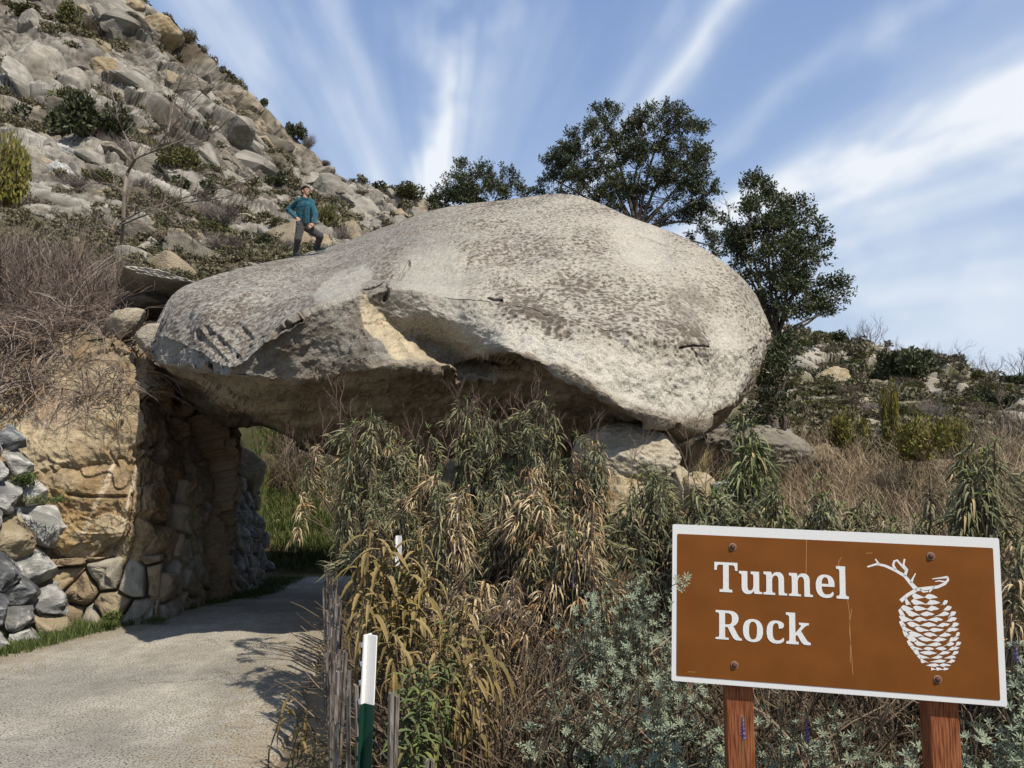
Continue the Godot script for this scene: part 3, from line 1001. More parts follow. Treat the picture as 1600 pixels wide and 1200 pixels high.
		# dark water stain over the overhanging facet
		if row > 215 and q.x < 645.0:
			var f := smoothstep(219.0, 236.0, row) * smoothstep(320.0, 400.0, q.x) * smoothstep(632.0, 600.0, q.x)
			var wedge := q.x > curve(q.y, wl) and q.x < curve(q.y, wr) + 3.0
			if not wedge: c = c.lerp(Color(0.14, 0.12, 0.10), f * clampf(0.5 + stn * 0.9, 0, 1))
		if q.y > 462.0 and q.y < 574.0 and q.x > 555.0 and q.x < 712.0:
			var a := curve(q.y, wl)
			var b := curve(q.y, wr)
			var inside := smoothstep(a - 2.0, a + 2.0, q.x) * smoothstep(b + 4.0, b, q.x)
			c = c.lerp(Color(0.50, 0.43, 0.31) * (1.0 + stn * 0.3), inside)
		# brown underside
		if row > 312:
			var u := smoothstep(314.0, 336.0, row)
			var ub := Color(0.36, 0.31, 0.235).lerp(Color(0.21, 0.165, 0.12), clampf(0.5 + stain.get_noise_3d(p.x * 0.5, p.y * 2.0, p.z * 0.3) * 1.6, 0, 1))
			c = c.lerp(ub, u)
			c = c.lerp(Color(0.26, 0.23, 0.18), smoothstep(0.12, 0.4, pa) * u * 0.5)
		c = c * (1.0 + gr * 0.22 + stn * 0.16)
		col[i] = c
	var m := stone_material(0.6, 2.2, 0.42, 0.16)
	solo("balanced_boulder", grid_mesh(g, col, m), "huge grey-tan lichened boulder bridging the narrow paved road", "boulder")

# ---------------------------------------------------------------- the golden outcrop under the boulder's left end
func build_abutment() -> void:
	var rails := [
		[V(-130, 548, 12.6), V(-60, 535, 12.4), V(40, 515, 12.1), V(110, 500, 12.1), V(170, 492, 12.0), V(208, 520, 11.8), V(238, 560, 12.0), V(300, 605, 12.7), V(350, 630, 13.6)],
		[V(-130, 590, 11.2), V(-60, 575, 11.1), V(40, 558, 10.9), V(110, 535, 10.9), V(165, 520, 10.8), V(207, 545, 10.75), V(238, 590, 11.1), V(298, 632, 12.0), V(338, 660, 13.1)],
		[V(-130, 690, 10.2), V(-60, 690, 10.2), V(40, 690, 10.1), V(110, 690, 10.1), V(182, 690, 10.15), V(236, 690, 10.4), V(268, 700, 11.0), V(314, 710, 12.0), V(347, 715, 13.0)],
		[V(-130, 800, 9.9), V(-60, 800, 9.9), V(45, 800, 9.9), V(124, 800, 9.9), V(190, 810, 9.95), V(236, 800, 10.2), V(274, 810, 10.9), V(320, 810, 11.9), V(354, 800, 12.9)],
		[V(-130, 876, 10.1), V(-60, 876, 10.1), V(55, 878, 10.1), V(124, 882, 10.1), V(178, 876, 10.2), V(228, 874, 10.45), V(268, 872, 11.1), V(318, 880, 11.9), V(355, 880, 12.9)],
		[V(-130, 1010, 11.0), V(-60, 1010, 11.0), V(55, 1010, 11.1), V(124, 1005, 11.2), V(178, 1000, 11.2), V(215, 990, 11.2), V(255, 975, 11.4), V(308, 960, 12.0), V(350, 945, 13.0)]]
	var g := loft(rails, [0, 1, 0, 0, 0, 0], 330, [18, 90, 80, 60, 40])
	var pos: PackedVector3Array = g.pos
	var px: PackedVector2Array = g.px
	var n := grid_normals(g)
	var lo := noise(0.5, 3, 91)
	var md := noise(2.2, 4, 92)
	var hi := noise(9.0, 3, 93)
	var blk := cells(0.75, 94, FastNoiseLite.RETURN_CELL_VALUE)
	var ck := cells(0.75, 94, FastNoiseLite.RETURN_DISTANCE2_SUB)
	var blk2 := cells(1.7, 95, FastNoiseLite.RETURN_CELL_VALUE)
	var col := PackedColorArray()
	col.resize(pos.size())
	var veins := [PackedVector2Array([Vector2(172, 718), Vector2(158, 760), Vector2(140, 800), Vector2(128, 832)]), PackedVector2Array([Vector2(216, 722), Vector2(206, 760), Vector2(196, 800), Vector2(190, 830)])]
	var splits := [PackedVector2Array([Vector2(102, 772), Vector2(140, 776), Vector2(195, 773)]), PackedVector2Array([Vector2(232, 730), Vector2(226, 800), Vector2(190, 858), Vector2(120, 890), Vector2(105, 880)]), PackedVector2Array([Vector2(206, 770), Vector2(200, 830), Vector2(180, 868)]), PackedVector2Array([Vector2(215, 545), Vector2(222, 640), Vector2(240, 690)]), PackedVector2Array([Vector2(190, 660), Vector2(165, 700), Vector2(180, 720)])]
	for i in pos.size():
		var p := pos[i]
		var q := px[i]
		var l := lo.get_noise_3dv(p)
		var m := md.get_noise_3dv(p)
		var h := hi.get_noise_3dv(p)
		var w := Vector3(p.x * 0.9 + l * 0.8, p.y * 0.7 + m * 0.15, p.z * 0.9 + l * 0.5)
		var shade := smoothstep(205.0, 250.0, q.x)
		var b := blk.get_noise_3dv(w)
		var b2 := blk2.get_noise_3dv(w)
		var cr := ck.get_noise_3dv(w)
		var dsp := l * 0.22 + m * 0.075 + h * 0.018 + b * (0.05 + 0.17 * shade) + b2 * (0.035 + 0.055 * shade)
		dsp -= smoothstep(-0.86, -0.98, cr) * (0.05 + 0.05 * shade)
		var sd := 1e9
		for s in splits: sd = minf(sd, line_dist(q, s))
		dsp -= 0.07 * smoothstep(4.0, 1.0, sd)
		pos[i] = p + n[i] * dsp
		var c := Color(0.40, 0.30, 0.175).lerp(Color(0.34, 0.28, 0.195), clampf(0.5 + l * 1.6, 0, 1))
		c = c.lerp(Color(0.46, 0.38, 0.255), smoothstep(0.1, 0.5, b))
		c = c.lerp(Color(0.45, 0.27, 0.09), smoothstep(0.12, 0.4, m + blob(q, Vector2(115, 835), Vector2(50, 50)) * 0.6) * 0.5)
		c = c.lerp(Color(0.20, 0.15, 0.10), smoothstep(0.1, 0.45, -l + m * 0.6) * 0.5)
		c = c.lerp(Color(0.36, 0.27, 0.21), blob(q, Vector2(90, 640), Vector2(80, 60)) * 0.6)
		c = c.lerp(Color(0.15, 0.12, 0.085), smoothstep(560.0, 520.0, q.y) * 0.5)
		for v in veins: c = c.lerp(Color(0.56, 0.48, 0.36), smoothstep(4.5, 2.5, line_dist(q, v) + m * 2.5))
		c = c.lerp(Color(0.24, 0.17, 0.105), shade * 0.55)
		c = c * (1.0 + h * 0.35 + b2 * 0.12)
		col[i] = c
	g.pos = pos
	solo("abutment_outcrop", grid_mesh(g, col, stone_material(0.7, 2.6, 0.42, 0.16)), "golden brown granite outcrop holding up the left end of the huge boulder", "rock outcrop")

# ---------------------------------------------------------------- stacked grey boulders beside the road
const GREY := [Color(0.17, 0.175, 0.18), Color(0.36, 0.365, 0.36), Color(0.52, 0.52, 0.51)]
const WHITE := [Color(0.27, 0.275, 0.27), Color(0.56, 0.56, 0.55), Color(0.66, 0.66, 0.65)]
const SLATE := [Color(0.085, 0.092, 0.105), Color(0.18, 0.19, 0.205), Color(0.38, 0.39, 0.40)]
const TAN := [Color(0.33, 0.28, 0.195), Color(0.46, 0.405, 0.30)]
const GOLD := [Color(0.36, 0.28, 0.165), Color(0.50, 0.42, 0.29)]

func cell_of(seeds: Array, k: int, bounds: Rect2, gap: float) -> PackedVector2Array:
	var c: Vector2 = seeds[k]
	var poly := PackedVector2Array([bounds.position, Vector2(bounds.end.x, bounds.position.y), bounds.end, Vector2(bounds.position.x, bounds.end.y)])
	for j in seeds.size():
		if j == k: continue
		var e: Vector2 = seeds[j] - c
		if e.length() > 2.2: continue
		var dir := e.normalized()
		var mid := c + e * 0.5 - dir * gap
		var res := PackedVector2Array()
		for i in poly.size():
			var a := poly[i]
			var b := poly[(i + 1) % poly.size()]
			var da := (a - mid).dot(dir)
			var db := (b - mid).dot(dir)
			if da <= 0.0: res.push_back(a)
			if (da < 0.0 and db > 0.0) or (da > 0.0 and db < 0.0): res.push_back(a.lerp(b, da / (da - db)))
		poly = res
		if poly.size() < 3: return poly
	return poly

func build_boulder_wall() -> void:
	var m := stone_material(1.1, 1.4, 0.3, 0.16)
	M["stone"] = m
	var o := P(0, 1012, 8.75)
	var w := thing("boulder_wall", "dry stacked wall of big grey and white granite boulders beside the road", "retaining wall", o)
	var across := (P(105, 990, 9.75) - o)
	across.y = 0.0
	across = across.normalized()
	var out := across.cross(UPV).normalized()
	if out.z < 0.0: out = -out
	var up := (UPV - out * 0.30).normalized()
	# where each stone sits, in pixels, and its colour
	var list := [[25, 688, SLATE], [-8, 702, WHITE], [-60, 690, GREY], [2, 734, WHITE], [36, 716, WHITE], [12, 770, GREY], [-70, 750, WHITE], [78, 818, WHITE], [30, 838, TAN], [-14, 826, GREY], [-80, 830, SLATE], [8, 898, SLATE], [-52, 905, GREY], [72, 890, WHITE], [36, 930, SLATE], [-2, 952, SLATE], [-62, 968, WHITE], [40, 962, GREY], [92, 938, GREY], [-6, 1004, GREY], [92, 984, TAN], [50, 1000, WHITE], [-60, 1020, GREY], [92, 760, GREY], [64, 760, WHITE], [-100, 900, WHITE], [-100, 1000, GREY], [-110, 770, GREY]]
	var seeds := []
	for s in list:
		# the pixel's place on the wall's plane
		var ray := P(s[0], s[1], 1.0) - EYE
		var nrm := across.cross(up)
		var k := (o - EYE).dot(nrm) / ray.dot(nrm)
		var q := EYE + ray * k - o
		seeds.push_back(Vector2(q.dot(across), q.dot(up)))
	# empty places above and beside the wall keep its outline uneven
	var real := seeds.size()
	for s in [[52, 665], [62, 712], [60, 690], [108, 730], [118, 790], [128, 850], [124, 900], [124, 960], [0, 650], [-60, 650], [-110, 690]]:
		var ray := P(s[0], s[1], 1.0) - EYE
		var nrm := across.cross(up)
		var k := (o - EYE).dot(nrm) / ray.dot(nrm)
		var q := EYE + ray * k - o
		seeds.push_back(Vector2(q.dot(across), q.dot(up)))
	var nz := noise(2.2, 4, 15)
	var nf := noise(9.0, 3, 16)
	for k in real:
		var poly := cell_of(seeds, k, Rect2(-1.6, -0.12, 3.2, 3.6), 0.006)
		if poly.size() < 3: continue
		var ring := PackedVector2Array()
		for i in poly.size():
			var a := poly[i]
			var b := poly[(i + 1) % poly.size()]
			var n := maxi(1, int(a.distance_to(b) / 0.035))
			for j in n: ring.push_back(a.lerp(b, float(j) / n))
		# round the corners a little
		for pass_ in 1:
			var soft := PackedVector2Array()
			for i in ring.size(): soft.push_back((ring[i] * 2.0 + ring[(i + 1) % ring.size()] + ring[(i + ring.size() - 1) % ring.size()]) * 0.25)
			ring = soft
		var mid := Vector2.ZERO
		for q in ring: mid += q
		mid /= ring.size()
		var rad := 0.0
		for q in ring: rad = maxf(rad, q.distance_to(mid))
		# a few broken planes make its face
		var planes := []
		for j in 9:
			var a := R(0, TAU)
			planes.push_back([Vector2(cos(a), sin(a)) * R(0.15, 1.5), R(0.20, 0.46) * rad + 0.05])
		var tone: Array = list[k][2]
		var mb := MB.new()
		var rows := 15
		var cen := o + across * mid.x + up * mid.y - w.position
		for r in rows + 1:
			var f := float(r) / rows
			var sh := 1.0 - pow(f, 1.6)
			for i in ring.size():
				var s := mid + (ring[i] - mid) * sh
				var z := -0.35 * rad + 0.55 * rad * smoothstep(0.0, 0.10, f) + 0.5 * rad * f
				for pl in planes: z = minf(z, float(pl[1]) - (s - mid).dot(pl[0]))
				var n1 := nz.get_noise_3d(s.x, s.y, k * 3.0)
				var n2 := nf.get_noise_3d(s.x, s.y, k * 3.0)
				z += n1 * 0.06 + n2 * 0.035
				var h := clampf(0.45 + n1 * 1.6 + n2 * 0.9, 0, 1)
				var c: Color = tone[0].lerp(tone[1], h)
				if tone.size() > 2: c = c.lerp(tone[2], smoothstep(0.15, 0.35, n2 + n1 * 0.3) * 0.8)
				mb.pt(across * (s.x - mid.x) + up * (s.y - mid.y) + out * z, c)
		var m2 := ring.size()
		for r in rows:
			for i in m2:
				var a := r * m2 + i
				var b := r * m2 + (i + 1) % m2
				mb.ix.append_array(PackedInt32Array([a, a + m2, b, b, a + m2, b + m2]))
		part("boulder", mb.smooth().mesh(m), w, null, Transform3D(Basis(), cen))

# ---------------------------------------------------------------- fitted stone: cells of a plane, each a pillow of its own
func fitted(parent: Node3D, called: String, o: Vector3, across: Vector3, up: Vector3, out: Vector3, seeds: Array, bounds: Rect2, gap: float, tones: Array, mat: Material, thick: float, keep: Callable, bend: Callable) -> void:
	var nz := noise(3.0, 3, 5)
	for k in seeds.size():
		var c: Vector2 = seeds[k]
		if not keep.call(c): continue
		var poly := PackedVector2Array([bounds.position, Vector2(bounds.end.x, bounds.position.y), bounds.end, Vector2(bounds.position.x, bounds.end.y)])
		for j in seeds.size():
			if j == k: continue
			var e: Vector2 = seeds[j] - c
			if e.length() > 1.6: continue
			var mid: Vector2 = c + e * 0.5 - e.normalized() * gap
			var dir := e.normalized()
			var res := PackedVector2Array()
			for i in poly.size():
				var a := poly[i]
				var b := poly[(i + 1) % poly.size()]
				var da := (a - mid).dot(dir)
				var db := (b - mid).dot(dir)
				if da <= 0.0: res.push_back(a)
				if (da < 0.0 and db > 0.0) or (da > 0.0 and db < 0.0): res.push_back(a.lerp(b, da / (da - db)))
			poly = res
			if poly.size() < 3: break
		if poly.size() < 3: continue
		# finer outline with an uneven edge
		var ring := PackedVector2Array()
		for i in poly.size():
			var a := poly[i]
			var b := poly[(i + 1) % poly.size()]
			var m := maxi(1, int(a.distance_to(b) / 0.10))
			for j in m: ring.push_back(a.lerp(b, float(j) / m))
		var mid2 := Vector2.ZERO
		for q in ring: mid2 += q
		mid2 /= ring.size()
		var mb := MB.new()
		var tone: Array = tones[rng.randi() % tones.size()]
		var base: Color = tone[0].lerp(tone[1], rng.randf())
		var lift := thick * R(0.7, 1.25)
		var tilt := Vector2(R(-0.25, 0.25), R(-0.25, 0.25))
		var shrink := [1.0, 0.99, 0.955, 0.86, 0.62, 0.32]
		var high := [-0.25, 0.35, 0.72, 0.9, 1.0, 1.02]
		var here: Vector3 = bend.call(mid2)
		var cen := o + across * mid2.x + up * mid2.y + here
		for r in shrink.size():
			for i in ring.size():
				var q := ring[i]
				var rad := q - mid2
				# corners are worn round
				var wear := 1.0 - 0.06 * smoothstep(0.0, 1.0, absf(nz.get_noise_2d(i * 3.1, k * 9.0)))
				var s: Vector2 = mid2 + rad * float(shrink[r]) * wear
				var z: float = high[r] * lift * (1.0 if r < 1 else 1.0) + (s - mid2).dot(tilt) + (nz.get_noise_3d(s.x * 1.8, s.y * 1.8, k) * 0.45 + nz.get_noise_3d(s.x * 5, s.y * 5, k) * 0.42) * thick * (0.3 if r == 0 else 1.0)
				var b: Vector3 = bend.call(s)
				mb.pt(o + across * s.x + up * s.y + b + out * z - cen, base * (1.0 + nz.get_noise_3d(s.x * 3.0, s.y * 3.0, k * 2.0) * 0.5))
		var m2 := ring.size()
		for r in shrink.size() - 1:
			for i in m2:
				var a := r * m2 + i
				var b := r * m2 + (i + 1) % m2
				mb.ix.append_array(PackedInt32Array([a, a + m2, b, b, a + m2, b + m2]))
		var tip := mb.pt(out * lift * 1.03, base)
		for i in m2: mb.ix.append_array(PackedInt32Array([(shrink.size() - 1) * m2 + i, tip, (shrink.size() - 1) * m2 + (i + 1) % m2]))
		part(called, mb.smooth().mesh(mat), parent, null, Transform3D(Basis(), cen - parent.position))

func jitter(b: Rect2, dx: float, dy: float, amt: float) -> Array:
	var out := []
	var ny := int(ceil(b.size.y / dy))
	var nx := int(ceil(b.size.x / dx))
	for j in ny:
		for i in nx:
			out.push_back(b.position + Vector2((i + 0.5 + 0.5 * (j % 2) + R(-amt, amt)) * dx, (j + 0.5 + R(-amt, amt)) * dy))
	return out

func build_masonry() -> void:
	var m := stone_material(1.0, 1.2, 0.4, 0.18)
	# the lower wall: one face to the road's approach, then round a corner into the shade under the boulder
	var corner := Vector3(-4.72, -0.12, -10.35)
	var w := thing("masonry_wall", "fitted tan stone wall below the golden outcrop, running into the shaded underpass", "stone wall", corner)
	var tones := [[Color(0.33, 0.27, 0.185), Color(0.42, 0.35, 0.245)], [Color(0.28, 0.22, 0.15), Color(0.40, 0.32, 0.21)], [Color(0.36, 0.33, 0.27), Color(0.42, 0.39, 0.33)]]
	var none := func(_c: Vector2) -> Vector3: return Vector3.ZERO
	var bed := Color(0.13, 0.105, 0.075)
	var back := MB.new()
	var a := Vector3(-6.25, -0.12, -10.0)
	for face in 2:
		var o := a if face == 0 else corner
		var b := corner if face == 0 else Vector3(-5.2, -0.45, -14.4)
		var across := (b - o).normalized()
		var out := UPV.cross(across).normalized()
		if out.x + out.z < 0.0: out = -out
		var up := (UPV - out * 0.10).normalized()
		var len := o.distance_to(b)
		var bounds := Rect2(0.0, 0, len, 1.0 if face == 0 else 2.4)
		var top := func(c: Vector2) -> bool: return face == 0 or c.y < lerpf(0.9, 2.4, smoothstep(0.1, 1.7, c.x))
		fitted(w, "stone", o, across, up, out, jitter(bounds, 0.31, 0.45, 0.42), bounds, 0.012, tones, m, 0.15, top, none)
		var e0 := o - out * 0.02 - w.position
		var e1 := b - out * 0.02 - w.position
		var h0 := up * (0.95 if face == 0 else 1.0)
		var h1 := up * (0.95 if face == 0 else 2.3)
		var th := out * 0.5
		back.quad(e0, e0 + h0, e1 + h1, e1, bed)
		back.quad(e0 - th, e1 - th, e1 - th + h1, e0 - th + h0, bed)
		back.quad(e0 + h0, e0 - th + h0, e1 - th + h1, e1 + h1, bed)
	part("mortar_bed", back.mesh(m), w)
	# the rough pier of blue-grey blocks at the far mouth
	a = Vector3(-5.18, -0.5, -14.35)
	var b := Vector3(-5.36, -0.7, -16.4)
	var across := (b - a).normalized()
	var out := UPV.cross(across).normalized()
	if out.x < 0.0: out = -out
	out = (out + Vector3(0, 0, 0.25)).normalized()
	var up := (UPV - out * 0.10).normalized()
	w = thing("stone_pier", "rough pier of blue-grey stone blocks at the far mouth of the underpass", "stone wall", a)
	var bounds := Rect2(-0.1, 0, 2.1, 2.45)
	var all := func(_c: Vector2) -> bool: return true
	fitted(w, "stone", a, across, up, out, jitter(bounds, 0.34, 0.30, 0.28), bounds, 0.02, [[Color(0.43, 0.425, 0.41), Color(0.58, 0.575, 0.56)], [Color(0.33, 0.33, 0.325), Color(0.50, 0.495, 0.48)], [Color(0.44, 0.39, 0.31), Color(0.50, 0.45, 0.36)]], m, 0.15, all, none)
	back = MB.new()
	var e0 := a - across * 0.12
	var e1 := b + across * 0.05
	var h := up * 2.4
	for q in [[e0, e0 + h, e1 + h, e1], [e1, e1 + h, e1 + h - out * 0.9, e1 - out * 0.9], [e0, e0 - out * 0.9, e0 + h - out * 0.9, e0 + h], [e0 + h, e0 + h - out * 0.9, e1 + h - out * 0.9, e1 + h]]:
		back.quad(q[0] - w.position, q[1] - w.position, q[2] - w.position, q[3] - w.position, Color(0.16, 0.15, 0.14))
	part("mortar_bed", back.mesh(m), w)
	# pale blocks standing at its end
	var ends := [[400, 822, 14, 17, 16.3, WHITE], [407, 846, 13, 17, 16.2, WHITE], [404, 876, 12, 26, 16.1, WHITE], [394, 898, 18, 14, 15.7, TAN], [378, 906, 12, 14, 15.2, GREY]]
	for k in ends.size():
		var s: Array = ends[k]
		var size: Vector3 = Vector3(s[2], s[3], s[2]) * (s[4] / F) * 1.1
		part("end_block", stone_mesh(360 + k, size, 3, 12, 0.06, s[5], m), w, null, Transform3D(Basis(), P(s[0], s[1], s[4]) - w.position))

# ---------------------------------------------------------------- loose rocks, each a thing
func rock(x: float, y: float, hw: float, hh: float, d: float, tone: Array, label: String, sd: int, level := 4, round := 0.0, roll := 0.0, deep := 1.0, category := "boulder", cuts := 14, group := "") -> void:
	var size := Vector3(hw, hh, (hw + hh) * 0.5 * deep) * (d / F) * 1.1
	var at := P(x, y, d + size.z * 0.4)
	solo("boulder", stone_mesh(sd, size, level, cuts, 0.07, tone, M["stone"], round), label, category, Transform3D(Basis(Vector3(0, 0, 1), roll), at), group)

func build_loose_rocks() -> void:
	var hill := [Color(0.34, 0.315, 0.27), Color(0.46, 0.44, 0.39), Color(0.26, 0.225, 0.18)]
	# round the great boulder
	rock(976, 722, 92, 64, 8.1, [Color(0.40, 0.35, 0.265), Color(0.53, 0.48, 0.385)], "rounded pale boulder propping the right end of the huge boulder", 401, 5, 0.82, 0.0, 1.1)
	rock(962, 800, 72, 62, 7.9, GOLD, "rough tan rock under the rounded pale propping boulder", 402, 5, 0.2)
	rock(898, 810, 36, 52, 8.4, GOLD, "narrow tan rock half hidden in the brush beside the propping boulder", 403, 4)
	rock(1062, 770, 18, 42, 8.0, TAN, "thin upright tan slab standing right of the propping boulder", 404, 4)
	rock(1091, 768, 28, 28, 7.9, GOLD, "small wedge of orange-tan rock beside the thin upright slab", 405, 4)
	rock(1136, 770, 24, 22, 7.4, WHITE, "small white rock among the leaves above the sign", 406, 4)
	rock(1172, 716, 104, 56, 13.0, [Color(0.22, 0.20, 0.17), Color(0.30, 0.275, 0.235)], "low grey sloping slab behind the tall leafy stalk, right of the huge boulder", 407, 5, 0.45, -0.16, 1.2)
	rock(252, 447, 66, 15, 12.4, [Color(0.42, 0.40, 0.35), Color(0.55, 0.53, 0.47)], "flat pale-topped slab lying against the huge boulder's left shoulder", 408, 5, 0.0, -0.06, 2.4, "rock slab", 10)
	rock(226, 474, 42, 26, 12.7, [Color(0.17, 0.14, 0.105), Color(0.24, 0.20, 0.15)], "dark rock wedged beneath the flat slab at the boulder's left shoulder", 409, 4)
	rock(196, 507, 34, 21, 11.2, [Color(0.36, 0.31, 0.235), Color(0.46, 0.41, 0.33)], "squarish tan block tilted on the outcrop below the flat slab", 410, 4, 0.0, 0.72, 1.0, "rock", 9)
	rock(240, 530, 26, 22, 10.6, [Color(0.33, 0.30, 0.245), Color(0.43, 0.39, 0.32)], "pale chip of rock at the huge boulder's lower left tip", 411, 4, 0.0, 0.4, 1.0, "rock", 9)
	rock(377, 738, 36, 40, 15.6, [Color(0.38, 0.31, 0.205), Color(0.50, 0.425, 0.30)], "tan boulder sitting on top of the rough stone pier", 412, 4, 0.15, 0.75)
	rock(420, 886, 11, 11, 17.2, GREY, "blue-grey block on the verge just past the stone pier", 413, 3)
	rock(430, 818, 9, 6, 23.6, TAN, "small pale stone lying on the grassy bank beyond the underpass", 414, 2, 0.2, 0.3, 1.0, "stone")
	# on the mountainside
	var list := [[62, 118, 42, 62, hill, "tall smooth grey slab high on the mountainside, leftmost", 0.2, 0.1], [115, 138, 22, 40, hill, "pointed pale slab standing right of the tall smooth slab", 0.0, 0.1],
		[203, 18, 26, 20, GOLD, "tan block on the ridge crest of the mountainside", 0.1, 0.2], [248, 55, 40, 26, GOLD, "big tan block below the ridge crest, right of the tan crest block", 0.0, 0.4], [164, 106, 22, 18, GOLD, "orange-stained block in the middle of the upper cliff", 0.0, 0.0],
		[80, 240, 32, 18, WHITE, "pale flat boulder on the scree above the dry brush", 0.2, 0.15], [98, 278, 34, 26, WHITE, "pale cracked boulder below the pale flat boulder on the scree", 0.0, -0.2], [48, 250, 22, 36, hill, "leaning grey slab at the left of the scree", 0.0, 0.4], [58, 296, 14, 10, WHITE, "small pale rock at the foot of the scree", 0.1, 0.0],
		[188, 258, 18, 12, hill, "small grey boulder beside the bare tree's trunk", 0.3, 0.3], [250, 362, 38, 18, TAN, "ledged tan rock below the bare tree's lower branches", 0.0, 0.05], [385, 360, 26, 32, [Color(0.40, 0.35, 0.27), Color(0.54, 0.49, 0.41)], "square pale boulder on the slope, left of the standing person", 0.0, 0.1],
		[408, 372, 12, 28, hill, "narrow grey slab leaning on the square pale boulder", 0.0, -0.25], [305, 330, 18, 12, hill, "grey rock in scrub below the bare tree's outer twigs", 0.1, 0.0], [310, 388, 34, 20, hill, "low grey boulder in the scrub above the flat slab", 0.2, 0.1], [565, 345, 28, 18, hill, "pointed grey-tan boulder just right of the standing person", 0.0, -0.3], [545, 362, 22, 12, GOLD, "small golden boulder under the pointed one, near the person", 0.1, 0.0],
		[652, 328, 14, 13, GOLD, "tan knob of rock at the lower end of the ridge", 0.1, 0.4], [372, 388, 22, 12, hill, "grey sloping rock under the square pale boulder", 0.0, 0.2], [60, 332, 30, 14, hill, "grey rock half buried in the dry brush", 0.2, 0.1], [410, 262, 20, 8, hill, "dark-bottomed overhanging block on the cliff face", 0.0, 0.3], [500, 275, 26, 9, hill, "pale layered block on the cliff's lower ridge", 0.0, 0.5]]
	for k in list.size():
		var s: Array = list[k]
		var at := on_hill(hill_l, s[0], s[1])
		var d := -at.z
		var size: Vector3 = Vector3(s[2], s[3], (s[2] + s[3]) * 0.5) * (d / F) * 1.05
		solo("hillside_boulder", stone_mesh(430 + k, size, 4, 13, 0.08, s[4], stone_hill(), s[6]), s[5], "boulder", Transform3D(Basis(Vector3(0, 0, 1), s[7]), P(s[0], s[1], d - size.z * 0.15)))
	# on the right-hand slope
	var right := [[1252, 582, 40, 26, hill, "broad grey outcrop beside the huge boulder's right flank", 0.1, -0.2], [1302, 600, 34, 24, GOLD, "tan-grey outcrop right of the broad grey outcrop", 0.0, 0.5], [1262, 616, 26, 12, hill, "cracked low rock under the broad grey outcrop", 0.0, 0.0], [1240, 640, 12, 9, WHITE, "small white rock among the rubble, left one of three", 0.1, 0.0], [1258, 644, 11, 10, WHITE, "small white rock in the middle of the rubble", 0.1, 0.5],
		[1226, 643, 9, 8, WHITE, "tiny pale rock at the left end of the rubble", 0.1, 0.2], [1272, 652, 12, 8, hill, "grey rubble rock right of the small white rocks", 0.1, 0.0], [1362, 587, 12, 6, WHITE, "pale rock in open grass halfway up the right slope", 0.2, 0.2], [1388, 600, 10, 6, TAN, "tan rock below the pale rock in open grass", 0.2, 0.0], [1355, 630, 16, 9, TAN, "pinkish tan boulder in the middle of the right slope", 0.1, 0.0], [1338, 634, 14, 9, hill, "grey boulder touching the pinkish tan boulder", 0.1, 0.3],
		[1452, 603, 12, 8, hill, "grey rock between shrubs on the right slope", 0.1, 0.0], [1550, 608, 24, 8, TAN, "long pale ledge near the right end of the ridge", 0.0, 0.2], [1500, 655, 14, 10, TAN, "tan rock low on the right slope behind dry stalks", 0.1, 0.3], [1452, 668, 10, 9, GOLD, "small orange-tan rock low on the right slope", 0.1, 0.0], [1400, 660, 18, 14, hill, "grey boulder among yellow-green bushes", 0.1, 0.1], [1580, 648, 14, 7, WHITE, "pale rock at the edge of the right slope", 0.1, 0.1], [1345, 548, 14, 5, hill, "flat grey rock just under the right ridge line", 0.1, 0.2]]
	for k in right.size():
		var s: Array = right[k]
		var at := on_hill(hill_r, s[0], s[1])
		var d := -at.z
		var size: Vector3 = Vector3(s[2], s[3], (s[2] + s[3]) * 0.5) * (d / F) * 1.05
		solo("slope_boulder", stone_mesh(460 + k, size, 4 if s[2] > 20 else 3, 13, 0.08, s[4], stone_hill(), s[6]), s[5], "boulder", Transform3D(Basis(Vector3(0, 0, 1), s[7]), P(s[0], s[1], d - size.z * 0.1)))

func stone_hill() -> StandardMaterial3D:
	if not M.has("stone_hill"): M["stone_hill"] = stone_material(0.5, 8.0, 0.5)
	return M["stone_hill"]

# ---------------------------------------------------------------- trees behind the boulder
func limb(a: Vector3, b: Vector3, sag: float, bend: float, m: int) -> PackedVector3Array:
	var out := PackedVector3Array()
	var off := Vector3(R(-1, 1), R(-0.6, 0.6), R(-1, 1)) * bend
	for i in m + 1:
		var f := float(i) / m
		out.push_back(a.lerp(b, f) + off * sin(PI * f) + Vector3(0, -sag * sin(PI * f), 0))
	return out

func sprig_mesh(sd: int, leaves: int, length: float, leaf: float, cols: Array, mat: Material) -> ArrayMesh:
	var keep := rng.state
	rng.seed = sd
	var mb := MB.new()
	mb.tube(limb(Vector3.ZERO, Vector3(0, length, 0), 0, 0.03, 1), 0.006, 0.002, 3, Color(0.09, 0.07, 0.05))
	for i in leaves:
		var f := R(0.15, 1.0)
		var a := R(0, TAU)
		var dir := Vector3(cos(a), R(0.1, 1.1), sin(a)).normalized()
		var c: Color = cols[rng.randi() % cols.size()]
		var p := Vector3(0, f * length, 0) + dir * 0.015
		var sd2 := dir.cross(Vector3(R(-1, 1), R(-1, 1), R(-1, 1))).normalized() * leaf * R(0.18, 0.27)
		var q := p + dir * leaf * 0.5
		c = c * R(0.75, 1.2)
		mb.tri(p, q + sd2, q - sd2, c)
		mb.tri(q + sd2, p + dir * leaf * R(0.85, 1.2), q - sd2, c)
	rng.state = keep
	return mb.mesh(mat)

